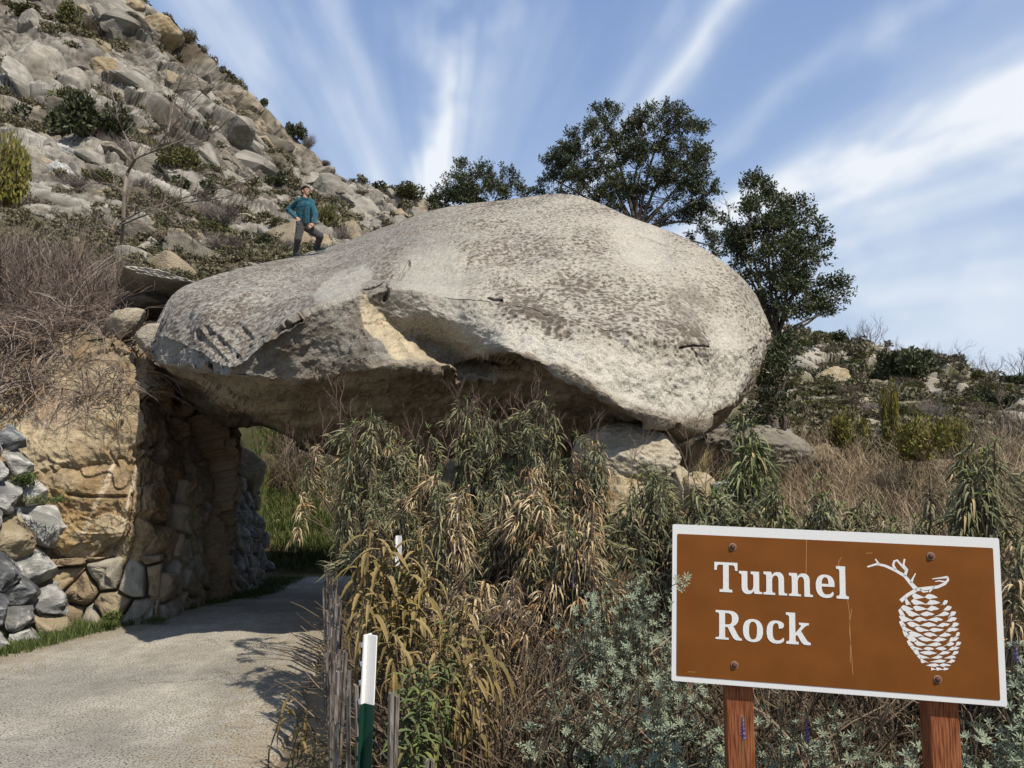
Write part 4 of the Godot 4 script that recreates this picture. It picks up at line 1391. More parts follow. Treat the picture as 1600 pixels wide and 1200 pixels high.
func oak(label: String, d: float, lobes: Array, base: Vector3, density: float, sprigs: Array, size: float) -> void:
	var t := thing("oak_tree", label, "tree", base, "evergreen oaks behind the boulder")
	var wood := MB.new()
	var mid := Vector3.ZERO
	for l in lobes: mid += P(l[0], l[1], d)
	mid /= lobes.size()
	var fork := base.lerp(mid, 0.55)
	var bark := Color(0.11, 0.092, 0.075)
	wood.tube(limb(base - base, fork - base, 0, 0.25, 6), 0.15 * size, 0.08 * size, 8, bark)
	var by := [[], [], []]
	for l in lobes:
		var c := P(l[0], l[1], d + R(-0.6, 0.6))
		var s: float = d / F
		var r := Vector3(l[2] * s, l[3] * s, (l[2] + l[3]) * 0.55 * s)
		wood.tube(limb(fork - base, c - base, -0.1, 0.25, 5), 0.05 * size, 0.014 * size, 6, bark)
		var n := int(density * r.x * r.y * PI / 0.0048)
		# twigs, each with a handful of sprigs, so that the crown clumps and gaps
		var clumps := maxi(5, int(n / 9.0))
		for k in clumps:
			var q := Vector3(R(-1, 1), R(-1, 1), R(-1, 1))
			while q.length() > 1.0: q = Vector3(R(-1, 1), R(-1, 1), R(-1, 1))
			q = q.normalized() * pow(q.length(), 0.55)
			var p := c + q * r
			if k % 2 == 0: wood.tube(limb(c - base + (q * r * 0.15), p - base, 0.03, 0.06, 3), 0.014, 0.004, 3, bark)
			for j in 9:
				var dir := (q + Vector3(R(-0.9, 0.9), R(-0.2, 1.2), R(-0.9, 0.9))).normalized()
				var bs := Basis(Quaternion(UPV, dir)) * Basis(UPV, R(0, TAU))
				by[rng.randi() % 3].push_back(Transform3D(bs.scaled(Vector3.ONE * R(0.75, 1.25)), p - base + Vector3(R(-0.13, 0.13), R(-0.08, 0.10), R(-0.13, 0.13))))
	part("trunk", wood.mesh(M.bark), t)
	part("crown", merged(sprigs, by, M.leaf), t)

func build_oaks() -> void:
	M.bark = tinted(0.95)
	M.leaf = tinted(0.5, 0.25)
	M.leaf.metallic_specular = 0.4
	M.dry = tinted(0.9, 0.2)
	M.soft = tinted(0.8, 0.35)
	var green := [Color(0.055, 0.075, 0.028), Color(0.075, 0.092, 0.036), Color(0.045, 0.063, 0.026), Color(0.11, 0.115, 0.052)]
	var sprigs := []
	for k in 3: sprigs.push_back(sprig_mesh(500 + k, 17, 0.26, 0.075, green, M.leaf))
	oak("small round evergreen tree peeking over the boulder's crest, nearest the hillside", 22.0, [[735, 288, 36, 30], [700, 316, 24, 16], [780, 287, 20, 22], [716, 296, 20, 22], [752, 302, 34, 20], [814, 303, 12, 7]], P(745, 400, 22), 1.15, sprigs, 0.6)
	oak("tallest evergreen oak, standing behind the crest of the boulder", 21.0, [[862, 278, 26, 30], [892, 262, 28, 36], [926, 240, 36, 44], [950, 200, 32, 26], [1010, 215, 34, 36], [1040, 190, 34, 26], [1070, 225, 36, 36], [1078, 268, 34, 34], [1000, 268, 50, 42], [1046, 312, 56, 32], [1090, 350, 26, 28], [1112, 384, 20, 24], [930, 296, 50, 24], [966, 312, 30, 20], [1110, 300, 8, 8]], P(985, 480, 21), 1.0, sprigs, 1.1)
	oak("dark spreading evergreen oak beside the boulder's right shoulder", 16.0, [[1180, 306, 24, 26], [1206, 325, 30, 26], [1235, 355, 36, 34], [1190, 372, 36, 40], [1265, 385, 20, 30], [1160, 405, 22, 34], [1215, 420, 46, 34], [1250, 450, 38, 26], [1300, 462, 28, 20], [1285, 490, 24, 14], [1225, 478, 40, 18], [1205, 500, 22, 16], [1142, 365, 14, 26], [1170, 345, 18, 20]], P(1212, 690, 15.5), 1.25, sprigs, 0.8)
	oak("low leafy oak branches growing out behind the boulder's right flank", 13.0, [[1215, 560, 26, 26], [1190, 600, 18, 24], [1240, 545, 18, 12], [1212, 590, 22, 18], [1196, 630, 14, 20]], P(1215, 690, 13), 0.75, sprigs, 0.4)

# ---------------------------------------------------------------- bushes of the slopes
func bush_proto(sd: int, n: int, size: float, cols: Array, twigs: int, twig_col: Color, mat: Material, squash := 0.8) -> Node3D:
	var keep := rng.state
	rng.seed = sd
	var o := Node3D.new()
	o.name = "shrub"
	var lob := []
	for k in 7: lob.push_back([Vector3(R(-0.6, 0.6), R(0.25, 0.75) * squash, R(-0.6, 0.6)), R(0.28, 0.5)])
	var w := MB.new()
	for k in twigs:
		var l: Array = lob[k % 7]
		var e: Vector3 = l[0] + Vector3(R(-1, 1), R(-0.3, 1), R(-1, 1)).normalized() * float(l[1]) * R(0.7, 1.15)
		w.tube(limb(Vector3(R(-0.1, 0.1), 0, R(-0.1, 0.1)), e, 0, 0.12, 4), 0.016, 0.004, 3, twig_col * R(0.7, 1.3))
		for q in 2:
			var e2 := e + Vector3(R(-0.25, 0.25), R(0.0, 0.25), R(-0.25, 0.25))
			w.tube(limb(e * R(0.6, 0.95), e2, 0, 0.03, 2), 0.007, 0.003, 3, twig_col * R(0.7, 1.3))
	part("branches", w.mesh(M.bark), o)
	if n > 0:
		var c := MB.new()
		for k in n:
			var l: Array = lob[rng.randi() % 7]
			var q := Vector3(R(-1, 1), R(-1, 1), R(-1, 1)).normalized()
			var p: Vector3 = l[0] + q * float(l[1]) * pow(R(0.05, 1), 0.35)
			if p.y < 0.02: p.y = R(0.02, 0.15)
			var s := size * R(0.6, 1.4)
			var t := (q + Vector3(R(-1, 1), R(-0.5, 1.2), R(-1, 1))).normalized()
			var u := t.cross(Vector3(R(-1, 1), R(-1, 1), R(-1, 1))).normalized()
			var col: Color = cols[rng.randi() % cols.size()]
			col = col * R(0.7, 1.25)
			c.tri(p - u * s * 0.45, p + t * s, p + u * s * 0.45, col)
			c.tri(p - u * s * 0.45 , p + u * s * 0.45, p - t * s * 0.8, col)
		part("crown", c.mesh(mat), o)
	rng.state = keep
	return o

var protos := {}
func shrub(kind: String, at: Vector3, size: Vector3, label: String, group := "", category := "shrub") -> void:
	var r: Node3D = protos[kind].duplicate()
	r.name = numbered({"dark": "evergreen_shrub", "olive": "olive_shrub", "lime": "yellow_green_shrub", "grey": "leafless_shrub", "brown": "brown_shrub"}[kind])
	add_child(r, true)
	r.transform = Transform3D(Basis(UPV, R(0, TAU)).scaled(size), at)
	meta(r, label, category, group)

func build_hill_plants() -> void:
	protos.dark = bush_proto(601, 2600, 0.085, [Color(0.045, 0.06, 0.026), Color(0.06, 0.075, 0.03), Color(0.075, 0.08, 0.04)], 26, Color(0.10, 0.08, 0.06), M.leaf)
	protos.olive = bush_proto(602, 2300, 0.075, [Color(0.105, 0.11, 0.04), Color(0.085, 0.095, 0.04), Color(0.13, 0.12, 0.05)], 30, Color(0.14, 0.11, 0.08), M.soft)
	protos.lime = bush_proto(603, 2000, 0.06, [Color(0.17, 0.16, 0.04), Color(0.13, 0.135, 0.035), Color(0.20, 0.17, 0.05)], 40, Color(0.22, 0.17, 0.10), M.soft)
	protos.grey = bush_proto(604, 0, 0.05, [], 190, Color(0.19, 0.165, 0.15), M.soft)
	protos.brown = bush_proto(605, 1100, 0.05, [Color(0.13, 0.10, 0.065), Color(0.10, 0.085, 0.05), Color(0.09, 0.09, 0.045)], 120, Color(0.16, 0.125, 0.10), M.soft)
	var left := [[98, 52, 26, 38, "olive", "yellowish olive shrub on a ledge near the top of the mountainside"], [140, 52, 26, 36, "brown", "brown shrub on the top ledge, right of the yellowish olive one"], [243, 42, 22, 26, "dark", "dark shrub hugging the crest just right of the tan block"], [284, 72, 20, 24, "brown", "brown shrub on the crest below the dark crest shrub"],
		[312, 86, 14, 14, "grey", "leafless bush on the ridge line high on the left"], [345, 118, 13, 12, "dark", "dark small bush on the upper ridge line"], [372, 142, 14, 12, "brown", "brown small bush at the middle of the ridge line"], [402, 168, 12, 12, "dark", "dark bush on the ridge above the pale cliff face"],
		[465, 214, 18, 24, "dark", "lone dark round bush standing out on the ridge against the sky"], [484, 228, 16, 22, "grey", "wispy leafless bush beside the lone dark ridge bush"], [508, 258, 14, 10, "brown", "low brown bush on the lower ridge line"], [545, 285, 14, 12, "grey", "leafless bush on the lower ridge near the sky"], [596, 318, 30, 20, "dark", "dark green bush at the foot of the ridge above the boulder"], [632, 340, 32, 20, "olive", "olive bush at the lowest visible end of the ridge"], [672, 345, 22, 12, "dark", "flat dark bush between the ridge's tan knob and the boulder"],
		[70, 200, 52, 46, "dark", "wide dark green shrub under the tall grey slabs"], [138, 232, 58, 58, "dark", "big dark green shrub left of the bare tree"], [100, 185, 34, 24, "olive", "olive shrub growing against the base of the grey slabs"], [232, 245, 44, 60, "olive", "tall olive shrub behind the bare tree"], [262, 278, 40, 42, "olive", "rounded olive shrub right of the bare tree's fork"], [178, 252, 40, 30, "grey", "pale leafless bush left of the bare tree's trunk"],
		[155, 295, 34, 24, "olive", "low green shrub under the pale leafless bush"], [440, 292, 24, 26, "dark", "dark bush tucked under the cliff overhang"], [512, 368, 30, 56, "olive", "tall olive bush directly behind the standing person"], [385, 325, 34, 44, "brown", "brown twiggy bush on the slope left of the person"], [410, 335, 22, 34, "grey", "leafless bush beside the brown twiggy bush"], [345, 352, 46, 36, "grey", "broad leafless thicket in the middle of the lower slope"], [330, 382, 40, 26, "olive", "low olive bush above the flat slab on the lower slope"],
		[300, 300, 36, 22, "dark", "dark low bush in the scree below the olive shrubs"], [425, 392, 30, 36, "brown", "brown thicket behind the person's feet"], [455, 400, 22, 40, "grey", "leafless thicket right behind the person's rear leg"], [530, 378, 26, 34, "grey", "grey twiggy bush right of the person's front leg"], [270, 352, 30, 20, "brown", "brown bush above the ledged tan rock"], [280, 400, 46, 30, "brown", "brown thicket above the left edge of the flat slab"], [215, 300, 34, 26, "grey", "leafless bush under the bare tree's lower limbs"], [350, 405, 40, 24, "grey", "leafless thicket just behind the boulder's left crest"], [398, 398, 26, 24, "dark", "dark scrub behind the boulder's left crest"], [560, 322, 24, 14, "brown", "brown scrub on the ledge right of the person"], [48, 330, 50, 30, "brown", "brown scrub at the foot of the scree"], [120, 310, 40, 22, "grey", "leafless scrub at the right foot of the scree"], [400, 280, 18, 10, "olive", "small olive tuft on the pale cliff face"], [190, 205, 20, 12, "olive", "small olive tuft high on the cliff above the bare tree"], [130, 68, 30, 14, "olive", "thin olive scrub across the upper ledge"], [40, 30, 40, 16, "olive", "olive scrub at the very top of the mountainside"]]
	for s in left:
		var at := on_hill(hill_l, s[0], s[1])
		var k: float = -at.z / F
		shrub(s[4], at - Vector3(0, s[3] * k * 0.15, 0), Vector3(s[2] * k * 1.05, s[3] * k * 1.15, s[2] * k * 1.0), s[5])
	shrub("lime", P(8, 322, 24), Vector3(0.95, 2.9, 1.0), "bright yellow-green bush at the left edge below the mountainside")
	var right := [[1330, 582, 34, 20, "dark", "dark low shrub below the ridge right of the big oak"], [1295, 552, 30, 18, "dark", "dark scrub on the ridge nearest the big oak"], [1418, 600, 42, 46, "dark", "big dark green bush in the middle of the right slope"], [1478, 580, 26, 24, "dark", "dark bush on the ridge right of the big dark one"], [1508, 600, 34, 22, "brown", "brown scrub below the ridge on the right slope"], [1572, 645, 44, 36, "dark", "dark bush at the right edge of the slope"], [1370, 652, 48, 24, "grey", "wide grey leafless scrub low on the right slope"], [1462, 658, 44, 34, "grey", "grey leafless scrub below the big dark bush"], [1535, 660, 34, 24, "brown", "brown scrub low on the right slope"],
		[1330, 614, 22, 14, "olive", "small round green tuft on the open right slope"], [1345, 575, 24, 10, "olive", "flat green tuft higher on the right slope"], [1275, 560, 24, 18, "olive", "olive bush on the slope just past the oak's branches"], [1590, 615, 24, 18, "dark", "dark bush on the ridge at the right edge"], [1385, 565, 26, 14, "dark", "dark strip of scrub along the middle of the right ridge"], [1440, 572, 22, 16, "brown", "brown bush along the right ridge"], [1230, 665, 30, 20, "olive", "olive tuft above the low grey sloping slab"], [1296, 570, 20, 30, "brown", "brown leafless sapling clump on the right slope"]]
	for s in right:
		var at := on_hill(hill_r, s[0], s[1])
		var k: float = -at.z / F
		shrub(s[4], at - Vector3(0, s[3] * k * 0.1, 0), Vector3(s[2] * k, s[3] * k * 1.15, s[2] * k), s[5])
	var near := [[1325, 700, 34, 62, 12.0, "lime", "yellow-green bush left of centre among the dry stalks"], [1440, 720, 52, 72, 10.5, "lime", "wide yellow-green bush among the dry stalks"], [1395, 690, 18, 96, 13.0, "lime", "slender yellow-green sapling rising above the dry stalks"], [1490, 715, 26, 70, 11.5, "lime", "thin yellow-green bush right of the wide one"], [1530, 760, 34, 56, 8.6, "lime", "yellowish bush behind the sign's upper right corner"]]
	for s in near:
		var k: float = s[4] / F
		shrub(s[5], P(s[0], s[1], s[4]), Vector3(s[2] * k, s[3] * k * 1.1, s[2] * k), s[6])
	# uncountable scrub on the mountainside
	var sm := MB.new()
	for k in 90:
		var a := R(0, TAU)
		var p := Vector3(cos(a) * R(0, 0.6), R(0, 0.55), sin(a) * R(0, 0.6))
		var t := Vector3(R(-1, 1), R(0, 1.4), R(-1, 1)).normalized()
		var u := t.cross(Vector3(R(-1, 1), R(-1, 1), R(-1, 1))).normalized()
		sm.tri(p - u * 0.09, p + t * 0.24, p + u * 0.09, Color(0.11, 0.112, 0.06).lerp(Color(0.19, 0.165, 0.115), rng.randf()))
	var tuft := sm.mesh(M.soft)
	for g in [hill_l, hill_r]:
		var pos: PackedVector3Array = g.pos
		var n := grid_normals(g)
		var vg := noise(0.06, 4, 58) if g == hill_l else noise(0.16, 4, 69)
		var places := []
		for k in (9000 if g == hill_l else 4200):
			var i := rng.randi() % pos.size()
			var p := pos[i]
			if p.z > -14.0: continue
			var want := vg.get_noise_3d(p.x, p.y * 1.4, p.z * 0.7) + smoothstep(0.55, 0.9, n[i].y) * 0.34 + (smoothstep(80.0, 45.0, -p.z) * 0.3 - 0.2 if g == hill_l else -0.06)
			if want < R(0.05, 0.3): continue
			var s := clampf(-p.z / 60.0, 0.3, 1.6) * R(0.5, 1.5)
			places.push_back(Transform3D(Basis(UPV, R(0, TAU)).scaled(Vector3(s, s * R(0.6, 1.1), s)), p))
		scatter("scrub", tuft, places, self, "stuff", "thin dry scrub scattered over the slope")

	var places := [[], []]
	for k in 420:
		var at := on_hill(hill_r, R(1180, 1640), lerpf(560, 800, pow(R(0, 1), 0.8)))
		var s := clampf(-at.z / 30.0, 0.35, 1.3) * R(0.35, 0.8)
		places[k % 2].push_back(Transform3D(Basis(UPV, R(0, TAU)).scaled(Vector3(s, s * R(0.6, 1.0), s)), at - Vector3(0, 0.1 * s, 0)))
	for k in 2:
		for q in 2: scatter("slope_scrub", (protos[["brown", "olive"][k]].get_child(q) as MeshInstance3D).mesh, places[k], self, "stuff", "brown and olive scrub covering the right slope")

# ---------------------------------------------------------------- leafless trees
func twigs(mb: MB, p: Vector3, dir: Vector3, length: float, r: float, depth: int, spread: float, col: Color, lift := 0.15) -> void:
	var path := PackedVector3Array([p])
	var d := dir.normalized()
	var q := p
	for i in 4:
		d = (d + Vector3(R(-1, 1), R(-1, 1) + lift, R(-1, 1)) * 0.22).normalized()
		q += d * length * 0.25
		path.push_back(q)
	mb.tube(path, r, r * 0.55, 4 if depth > 1 else 3, col)
	if depth <= 0: return
	for k in (3 if depth > 1 else 2):
		var at := path[2 + (k % 3)]
		var nd := (d + Vector3(R(-1, 1), R(-0.7, 1), R(-1, 1)).normalized() * spread).normalized()
		twigs(mb, at, nd, length * R(0.55, 0.8), r * 0.55, depth - 1, spread, col, lift)

func pixel_path(pts: Array, d: float, o: Vector3) -> PackedVector3Array:
	var out := PackedVector3Array()
	for i in pts.size(): out.push_back(P(pts[i].x, pts[i].y, d + 0.25 * sin(i * 2.0 + pts[0].x)) - o)
	return out

func build_bare_trees() -> void:
	var d := 19.0
	var base := P(190, 372, d)
	var t := thing("bare_tree", "leafless crooked grey tree with wide-reaching twigs above the dry brush", "tree", base)
	var col := Color(0.20, 0.172, 0.145)
	var mb := MB.new()
	mb.tube(pixel_path([Vector2(190, 380), Vector2(193, 340), Vector2(194, 300), Vector2(199, 270), Vector2(211, 249)], d, base), 0.052, 0.036, 7, col)
	part("trunk", mb.mesh(M.bark), t)
	var limbs := [[Vector2(211, 249), Vector2(203, 226), Vector2(192, 205), Vector2(184, 187), Vector2(180, 160), Vector2(172, 138)], [Vector2(211, 249), Vector2(228, 240), Vector2(246, 228), Vector2(262, 207), Vector2(280, 185), Vector2(300, 160), Vector2(322, 138)], [Vector2(222, 243), Vector2(252, 232), Vector2(286, 218), Vector2(314, 212), Vector2(338, 204)], [Vector2(194, 300), Vector2(175, 288), Vector2(155, 285), Vector2(138, 286)], [Vector2(192, 345), Vector2(220, 330), Vector2(258, 318), Vector2(310, 302), Vector2(352, 292), Vector2(392, 276)], [Vector2(192, 350), Vector2(232, 334), Vector2(275, 318), Vector2(330, 312), Vector2(360, 306)], [Vector2(262, 207), Vector2(268, 180), Vector2(272, 150), Vector2(284, 122)], [Vector2(258, 318), Vector2(276, 332), Vector2(284, 350), Vector2(300, 364)], [Vector2(246, 228), Vector2(270, 222), Vector2(296, 226)], [Vector2(190, 365), Vector2(160, 352), Vector2(130, 360), Vector2(104, 352)]]
	for l in limbs:
		var b := MB.new()
		var path := pixel_path(l, d, base)
		b.tube(path, 0.026, 0.009, 5, col)
		for i in range(1, path.size()):
			var dir := (path[i] - path[i - 1]).normalized()
			for k in 5:
				twigs(b, path[i - 1].lerp(path[i], R(0.2, 1.0)), dir + Vector3(R(-1, 1), R(-0.5, 1.0), R(-1, 1)) * 0.9, R(0.3, 0.7), 0.009, 2, 0.8, col * R(0.8, 1.3))
		part("limb", b.mesh(M.bark), t)
	# on the right-hand ridge
	var ridge := [[1338, 552, 40, "short leafless tree on the ridge next to the big oak"], [1360, 556, 48, "leafless tree with a fan of fine twigs on the ridge, second from the oak"], [1392, 560, 34, "small leafless tree on the middle of the right ridge"], [1462, 572, 36, "low leafless tree behind the dark ridge bushes"], [1508, 592, 58, "tall leafless tree standing on the ridge towards the right edge"], [1548, 604, 52, "broad leafless tree on the ridge, second from the right edge"], [1585, 616, 58, "leafless tree on the ridge at the right edge of the view"], [1575, 690, 110, "tall brown leafless sapling in front of the right slope"], [1345, 690, 90, "thin brown leafless sapling left of the yellow-green sapling"]]
	for s in ridge:
		var at := on_hill(hill_r, s[0], s[1])
		if s[2] > 80: at = P(s[0], s[1] + 40, 13.0)
		var h: float = s[2] * -at.z / F
		var o := thing("leafless_tree", s[3], "tree", at, "leafless trees on the right slope")
		var w := MB.new()
		for k in 4: twigs(w, Vector3(R(-0.05, 0.05) * h, -0.1 * h, 0), Vector3(R(-0.5, 0.5), 1, R(-0.5, 0.5)), h * R(0.42, 0.6), h * 0.018, 4, 0.75, Color(0.17, 0.14, 0.12), 0.3)
		part("branches", w.mesh(M.bark), o)
	var at := P(1140, 345, 18.0)
	var o := thing("leafless_tree", "wispy leafless treetop showing in the gap between the two larger oaks", "tree", at, "")
	var w := MB.new()
	w.tube(limb(Vector3(0, -1.5, 0), Vector3(0, 0.1, 0), 0, 0.1, 3), 0.02, 0.012, 4, Color(0.2, 0.17, 0.15))
	for k in 3: twigs(w, Vector3.ZERO, Vector3(R(-0.3, 0.3), 1, 0), 0.4, 0.008, 2, 0.7, Color(0.2, 0.17, 0.15), 0.3)
	part("branches", w.mesh(M.bark), o)

# ---------------------------------------------------------------- leaf clusters of the tall drooping bushes
func merged(meshes: Array, places: Array, mat: Material) -> ArrayMesh:
	var st := SurfaceTool.new()
	for k in meshes.size():
		for t in places[k]: st.append_from(meshes[k], 0, t)
	var m := st.commit()
	m.surface_set_material(0, mat)
	return m

func spike_mesh(kind: String, sd: int) -> ArrayMesh:
	rng.seed = sd
	var mb := MB.new()
	var dark := Color(0.09, 0.07, 0.055)
	if kind == "green" or kind == "young":
		mb.tube(limb(Vector3(0, -0.46, 0), Vector3.ZERO, 0, 0.01, 3), 0.006, 0.003, 4, dark)
		var n := 64
		var hue := R(0, 1)
		var lng := R(0.8, 1.15)
		for i in n:
			var f := pow(float(i) / n, R(0.7, 1.4))
			var a := R(0, TAU)
			var out := Vector3(cos(a), 0, sin(a))
			var y := -0.40 * f + R(-0.02, 0.02)
			if i < 9:
				var c := Color(0.17, 0.21, 0.075).lerp(Color(0.13, 0.155, 0.07), rng.randf())
				mb.leaf(Vector3(0, 0.005, 0), out * R(0.4, 1.2) + UPV, R(0.04, 0.08), 0.011, R(0.6, 2.0), 3, c, 0.3)
			else:
				var c := Color(0.135, 0.15, 0.085).lerp(Color(0.235, 0.235, 0.15), rng.randf())
				c = c.lerp(Color(0.19, 0.17, 0.075), hue * 0.4)
				if kind == "young": c = c.lerp(Color(0.13, 0.18, 0.06), 0.45)
				if rng.randf() < 0.10 and f > 0.4: c = Color(0.33, 0.25, 0.13)
				mb.leaf(Vector3(0, y, 0), out * R(0.3, 1.2) + UPV * R(-0.6, 0.9), R(0.07, 0.21) * lng, R(0.010, 0.018), R(1.5, 5.5), 5, c * R(0.7, 1.25), R(0.1, 0.5), R(-1.2, 1.2))
	elif kind == "tan":
		mb.tube(limb(Vector3(0, -0.5, 0), Vector3.ZERO, 0, 0.015, 3), 0.006, 0.003, 4, dark)
		for i in 46:
			var a := R(0, TAU)
			var out := Vector3(cos(a), 0, sin(a))
			var c := Color(0.44, 0.335, 0.185).lerp(Color(0.56, 0.47, 0.32), rng.randf())
			if rng.randf() < 0.3: c = Color(0.29, 0.185, 0.09)
			mb.leaf(Vector3(0, -R(0.0, 0.4), 0) + out * 0.01, out * R(0.4, 1.0) + Vector3(0, R(-0.6, 0.5), 0), R(0.09, 0.17), R(0.009, 0.016), R(2.5, 5.0), 5, c * R(0.75, 1.15), R(0.3, 0.8), R(-1.6, 1.6), c * 0.8)
	elif kind == "brown":
		mb.tube(limb(Vector3(0, -0.5, 0), Vector3.ZERO, 0, 0.02, 3), 0.006, 0.003, 4, dark)
		for i in 40:
			var a := R(0, TAU)
			var out := Vector3(cos(a), 0, sin(a))
			var c := Color(0.20, 0.15, 0.095).lerp(Color(0.30, 0.245, 0.175), rng.randf())
			mb.leaf(Vector3(0, -R(0.0, 0.45), 0), out * R(0.3, 1.0) + Vector3(0, R(-0.8, 0.2), 0), R(0.07, 0.14), R(0.006, 0.012), R(2.5, 5.0), 4, c * R(0.6, 1.1), R(0.3, 0.8), R(-2, 2))
	return mb.mesh(M.soft)

# one long leaf, arched over and hanging, with a toothed edge for the plants closest to the camera
func long_leaf(sd: int, length: float, width: float, droop: float, a: Color, b: Color) -> ArrayMesh:
	rng.seed = sd
	var mb := MB.new()
	var t := Vector3(1, R(0.25, 0.7), 0).normalized()
	var p := Vector3.ZERO
	var segs := 14
	var tw := R(-0.6, 0.6)
	for i in segs + 1:
		var f := float(i) / segs
		var w := width * 0.5 * (0.12 + 0.95 * sin(PI * pow(0.06 + 0.94 * f, 0.7))) * (1.0 + (0.13 if i % 2 == 0 else -0.1))
		if i == segs: w = 0.0008
		var side := Vector3(0, 0, 1).rotated(t, tw * f)
		var up := side.cross(t)
		if up.y < 0.0 and absf(tw) < 0.1: up = -up
		var c := a.lerp(b, clampf(f + R(-0.15, 0.15), 0, 1))
		mb.pt(p + side * w + up * w * 0.5, c * 1.05)
		mb.pt(p, c * 0.82)
		mb.pt(p - side * w + up * w * 0.5, c)
		p += t * length / segs
		t = (t + Vector3(0, -droop / segs, 0)).normalized()
	for i in segs:
		for j in 2:
			var k := i * 3 + j
			mb.ix.append_array(PackedInt32Array([k, k + 1, k + 3, k + 1, k + 4, k + 3]))
	return mb.mesh(M.soft)

var spikes := {}
var flower_heads := []
var leaf_set := {}
func ground_at(x: float, d: float) -> float:
	return ground_h(x, d)

# a bush of many stems; each tip carries a hanging cluster
func drooping_bush(called: String, label: String, cx: float, hw: float, y0: float, y1: float, d0: float, d1: float, n: int, mix: Dictionary, flowers: Array, size: float, shift := 0.0) -> Node3D:
	var dm := (d0 + d1) * 0.5
	var bx := P(cx, 800, dm).x + shift
	var base := Vector3(bx, ground_at(bx, dm) - 0.03, -dm)
	var t := thing(called, label, "shrub", base, "tall drooping bushes beside the road")
	var kinds := mix.keys()
	n = int(n * 1.8)
	for i in n:
		var u := (i + 0.5) / n
		var px := cx + R(-1, 1) * hw * (0.55 + 0.45 * u)
		var py := lerpf(y0, y1, pow(u, 0.9)) + R(-26, 22)
		var tip := P(px, py, R(d0, d1)) - base
		var foot := Vector3(R(-0.12, 0.12), 0.0, R(-0.12, 0.12))
		var mid := foot.lerp(tip, 0.5) + Vector3(R(-0.06, 0.06) - tip.x * 0.12, 0.0, R(-0.06, 0.06))
		if tip.y > 0.35:
			var mb := MB.new()
			mb.tube(PackedVector3Array([foot, foot.lerp(mid, 0.5), mid, mid.lerp(tip, 0.6), tip + Vector3(0, -0.12, 0)]), 0.011 * size, 0.005 * size, 5, Color(0.085, 0.065, 0.05), Color(0.13, 0.10, 0.07))
			part("stem", mb.mesh(M.bark), t)
		# which kind of cluster: fresh on top, withered below
		var pick := R(0, 1)
		var kind: String = kinds[0]
		for k in kinds:
			var share: float = mix[k]
			if k == "green" or k == "young": share *= lerpf(1.5, 0.5, u)
			if pick < share:
				kind = k
				break
			pick -= share
		var v: Array = spikes[kind]
		var bs := Basis(Vector3(R(-1, 1), 0, R(-1, 1)).normalized(), pow(R(0, 1), 2.0) * 1.1) * Basis(UPV, R(0, TAU))
		part("leaf_cluster", v[rng.randi() % v.size()], t, null, Transform3D(bs.scaled(Vector3.ONE * size * R(0.55, 1.05)), tip))
	for f in flowers:
		var at := P(f.x, f.y, dm + R(-0.2, 0.2)) - base
		part("dry_flower_head", flower_heads[rng.randi() % 4], t, null, Transform3D(Basis(UPV, R(0, TAU)).scaled(Vector3.ONE * R(0.8, 1.15)), at + Vector3(0, -0.30, 0)))
	return t

# the nearest plants: every leaf its own piece
func leafy_plant(called: String, label: String, category: String, base: Vector3, tips: Array, kind: String, per: int, size: float) -> void:
	var t := thing(called, label, category, base)
	var set_: Array = leaf_set[kind]
	for tp in tips:
		var tip: Vector3 = P(tp.x, tp.y, tp.z) - base
		var mid := tip * 0.5 + Vector3(R(-0.1, 0.1), 0, R(-0.1, 0.1))
		var mb := MB.new()
		mb.tube(PackedVector3Array([Vector3(R(-0.05, 0.05), 0, R(-0.05, 0.05)), tip * 0.25 + (mid - tip * 0.5) * 0.7, mid, tip * 0.78 + (mid - tip * 0.5) * 0.5, tip]), 0.010 * size, 0.005 * size, 6, Color(0.10, 0.075, 0.05), Color(0.16, 0.12, 0.07))
		part("stem", mb.mesh(M.bark), t)
		for i in per:
			var f := float(i) / per
			var a := i * 2.39996 + R(-0.35, 0.35)
			var pitch := lerpf(0.75, -0.35, f) + R(-0.2, 0.2)
			var s := size * R(0.75, 1.15) * (0.6 if f < 0.15 else 1.0)
			var bs := Basis(UPV, a) * Basis(Vector3(0, 0, 1), pitch)
			part("leaf", set_[rng.randi() % set_.size()], t, null, Transform3D(bs.scaled(Vector3.ONE * s), tip + Vector3(0, -f * 0.26 * size, 0)))

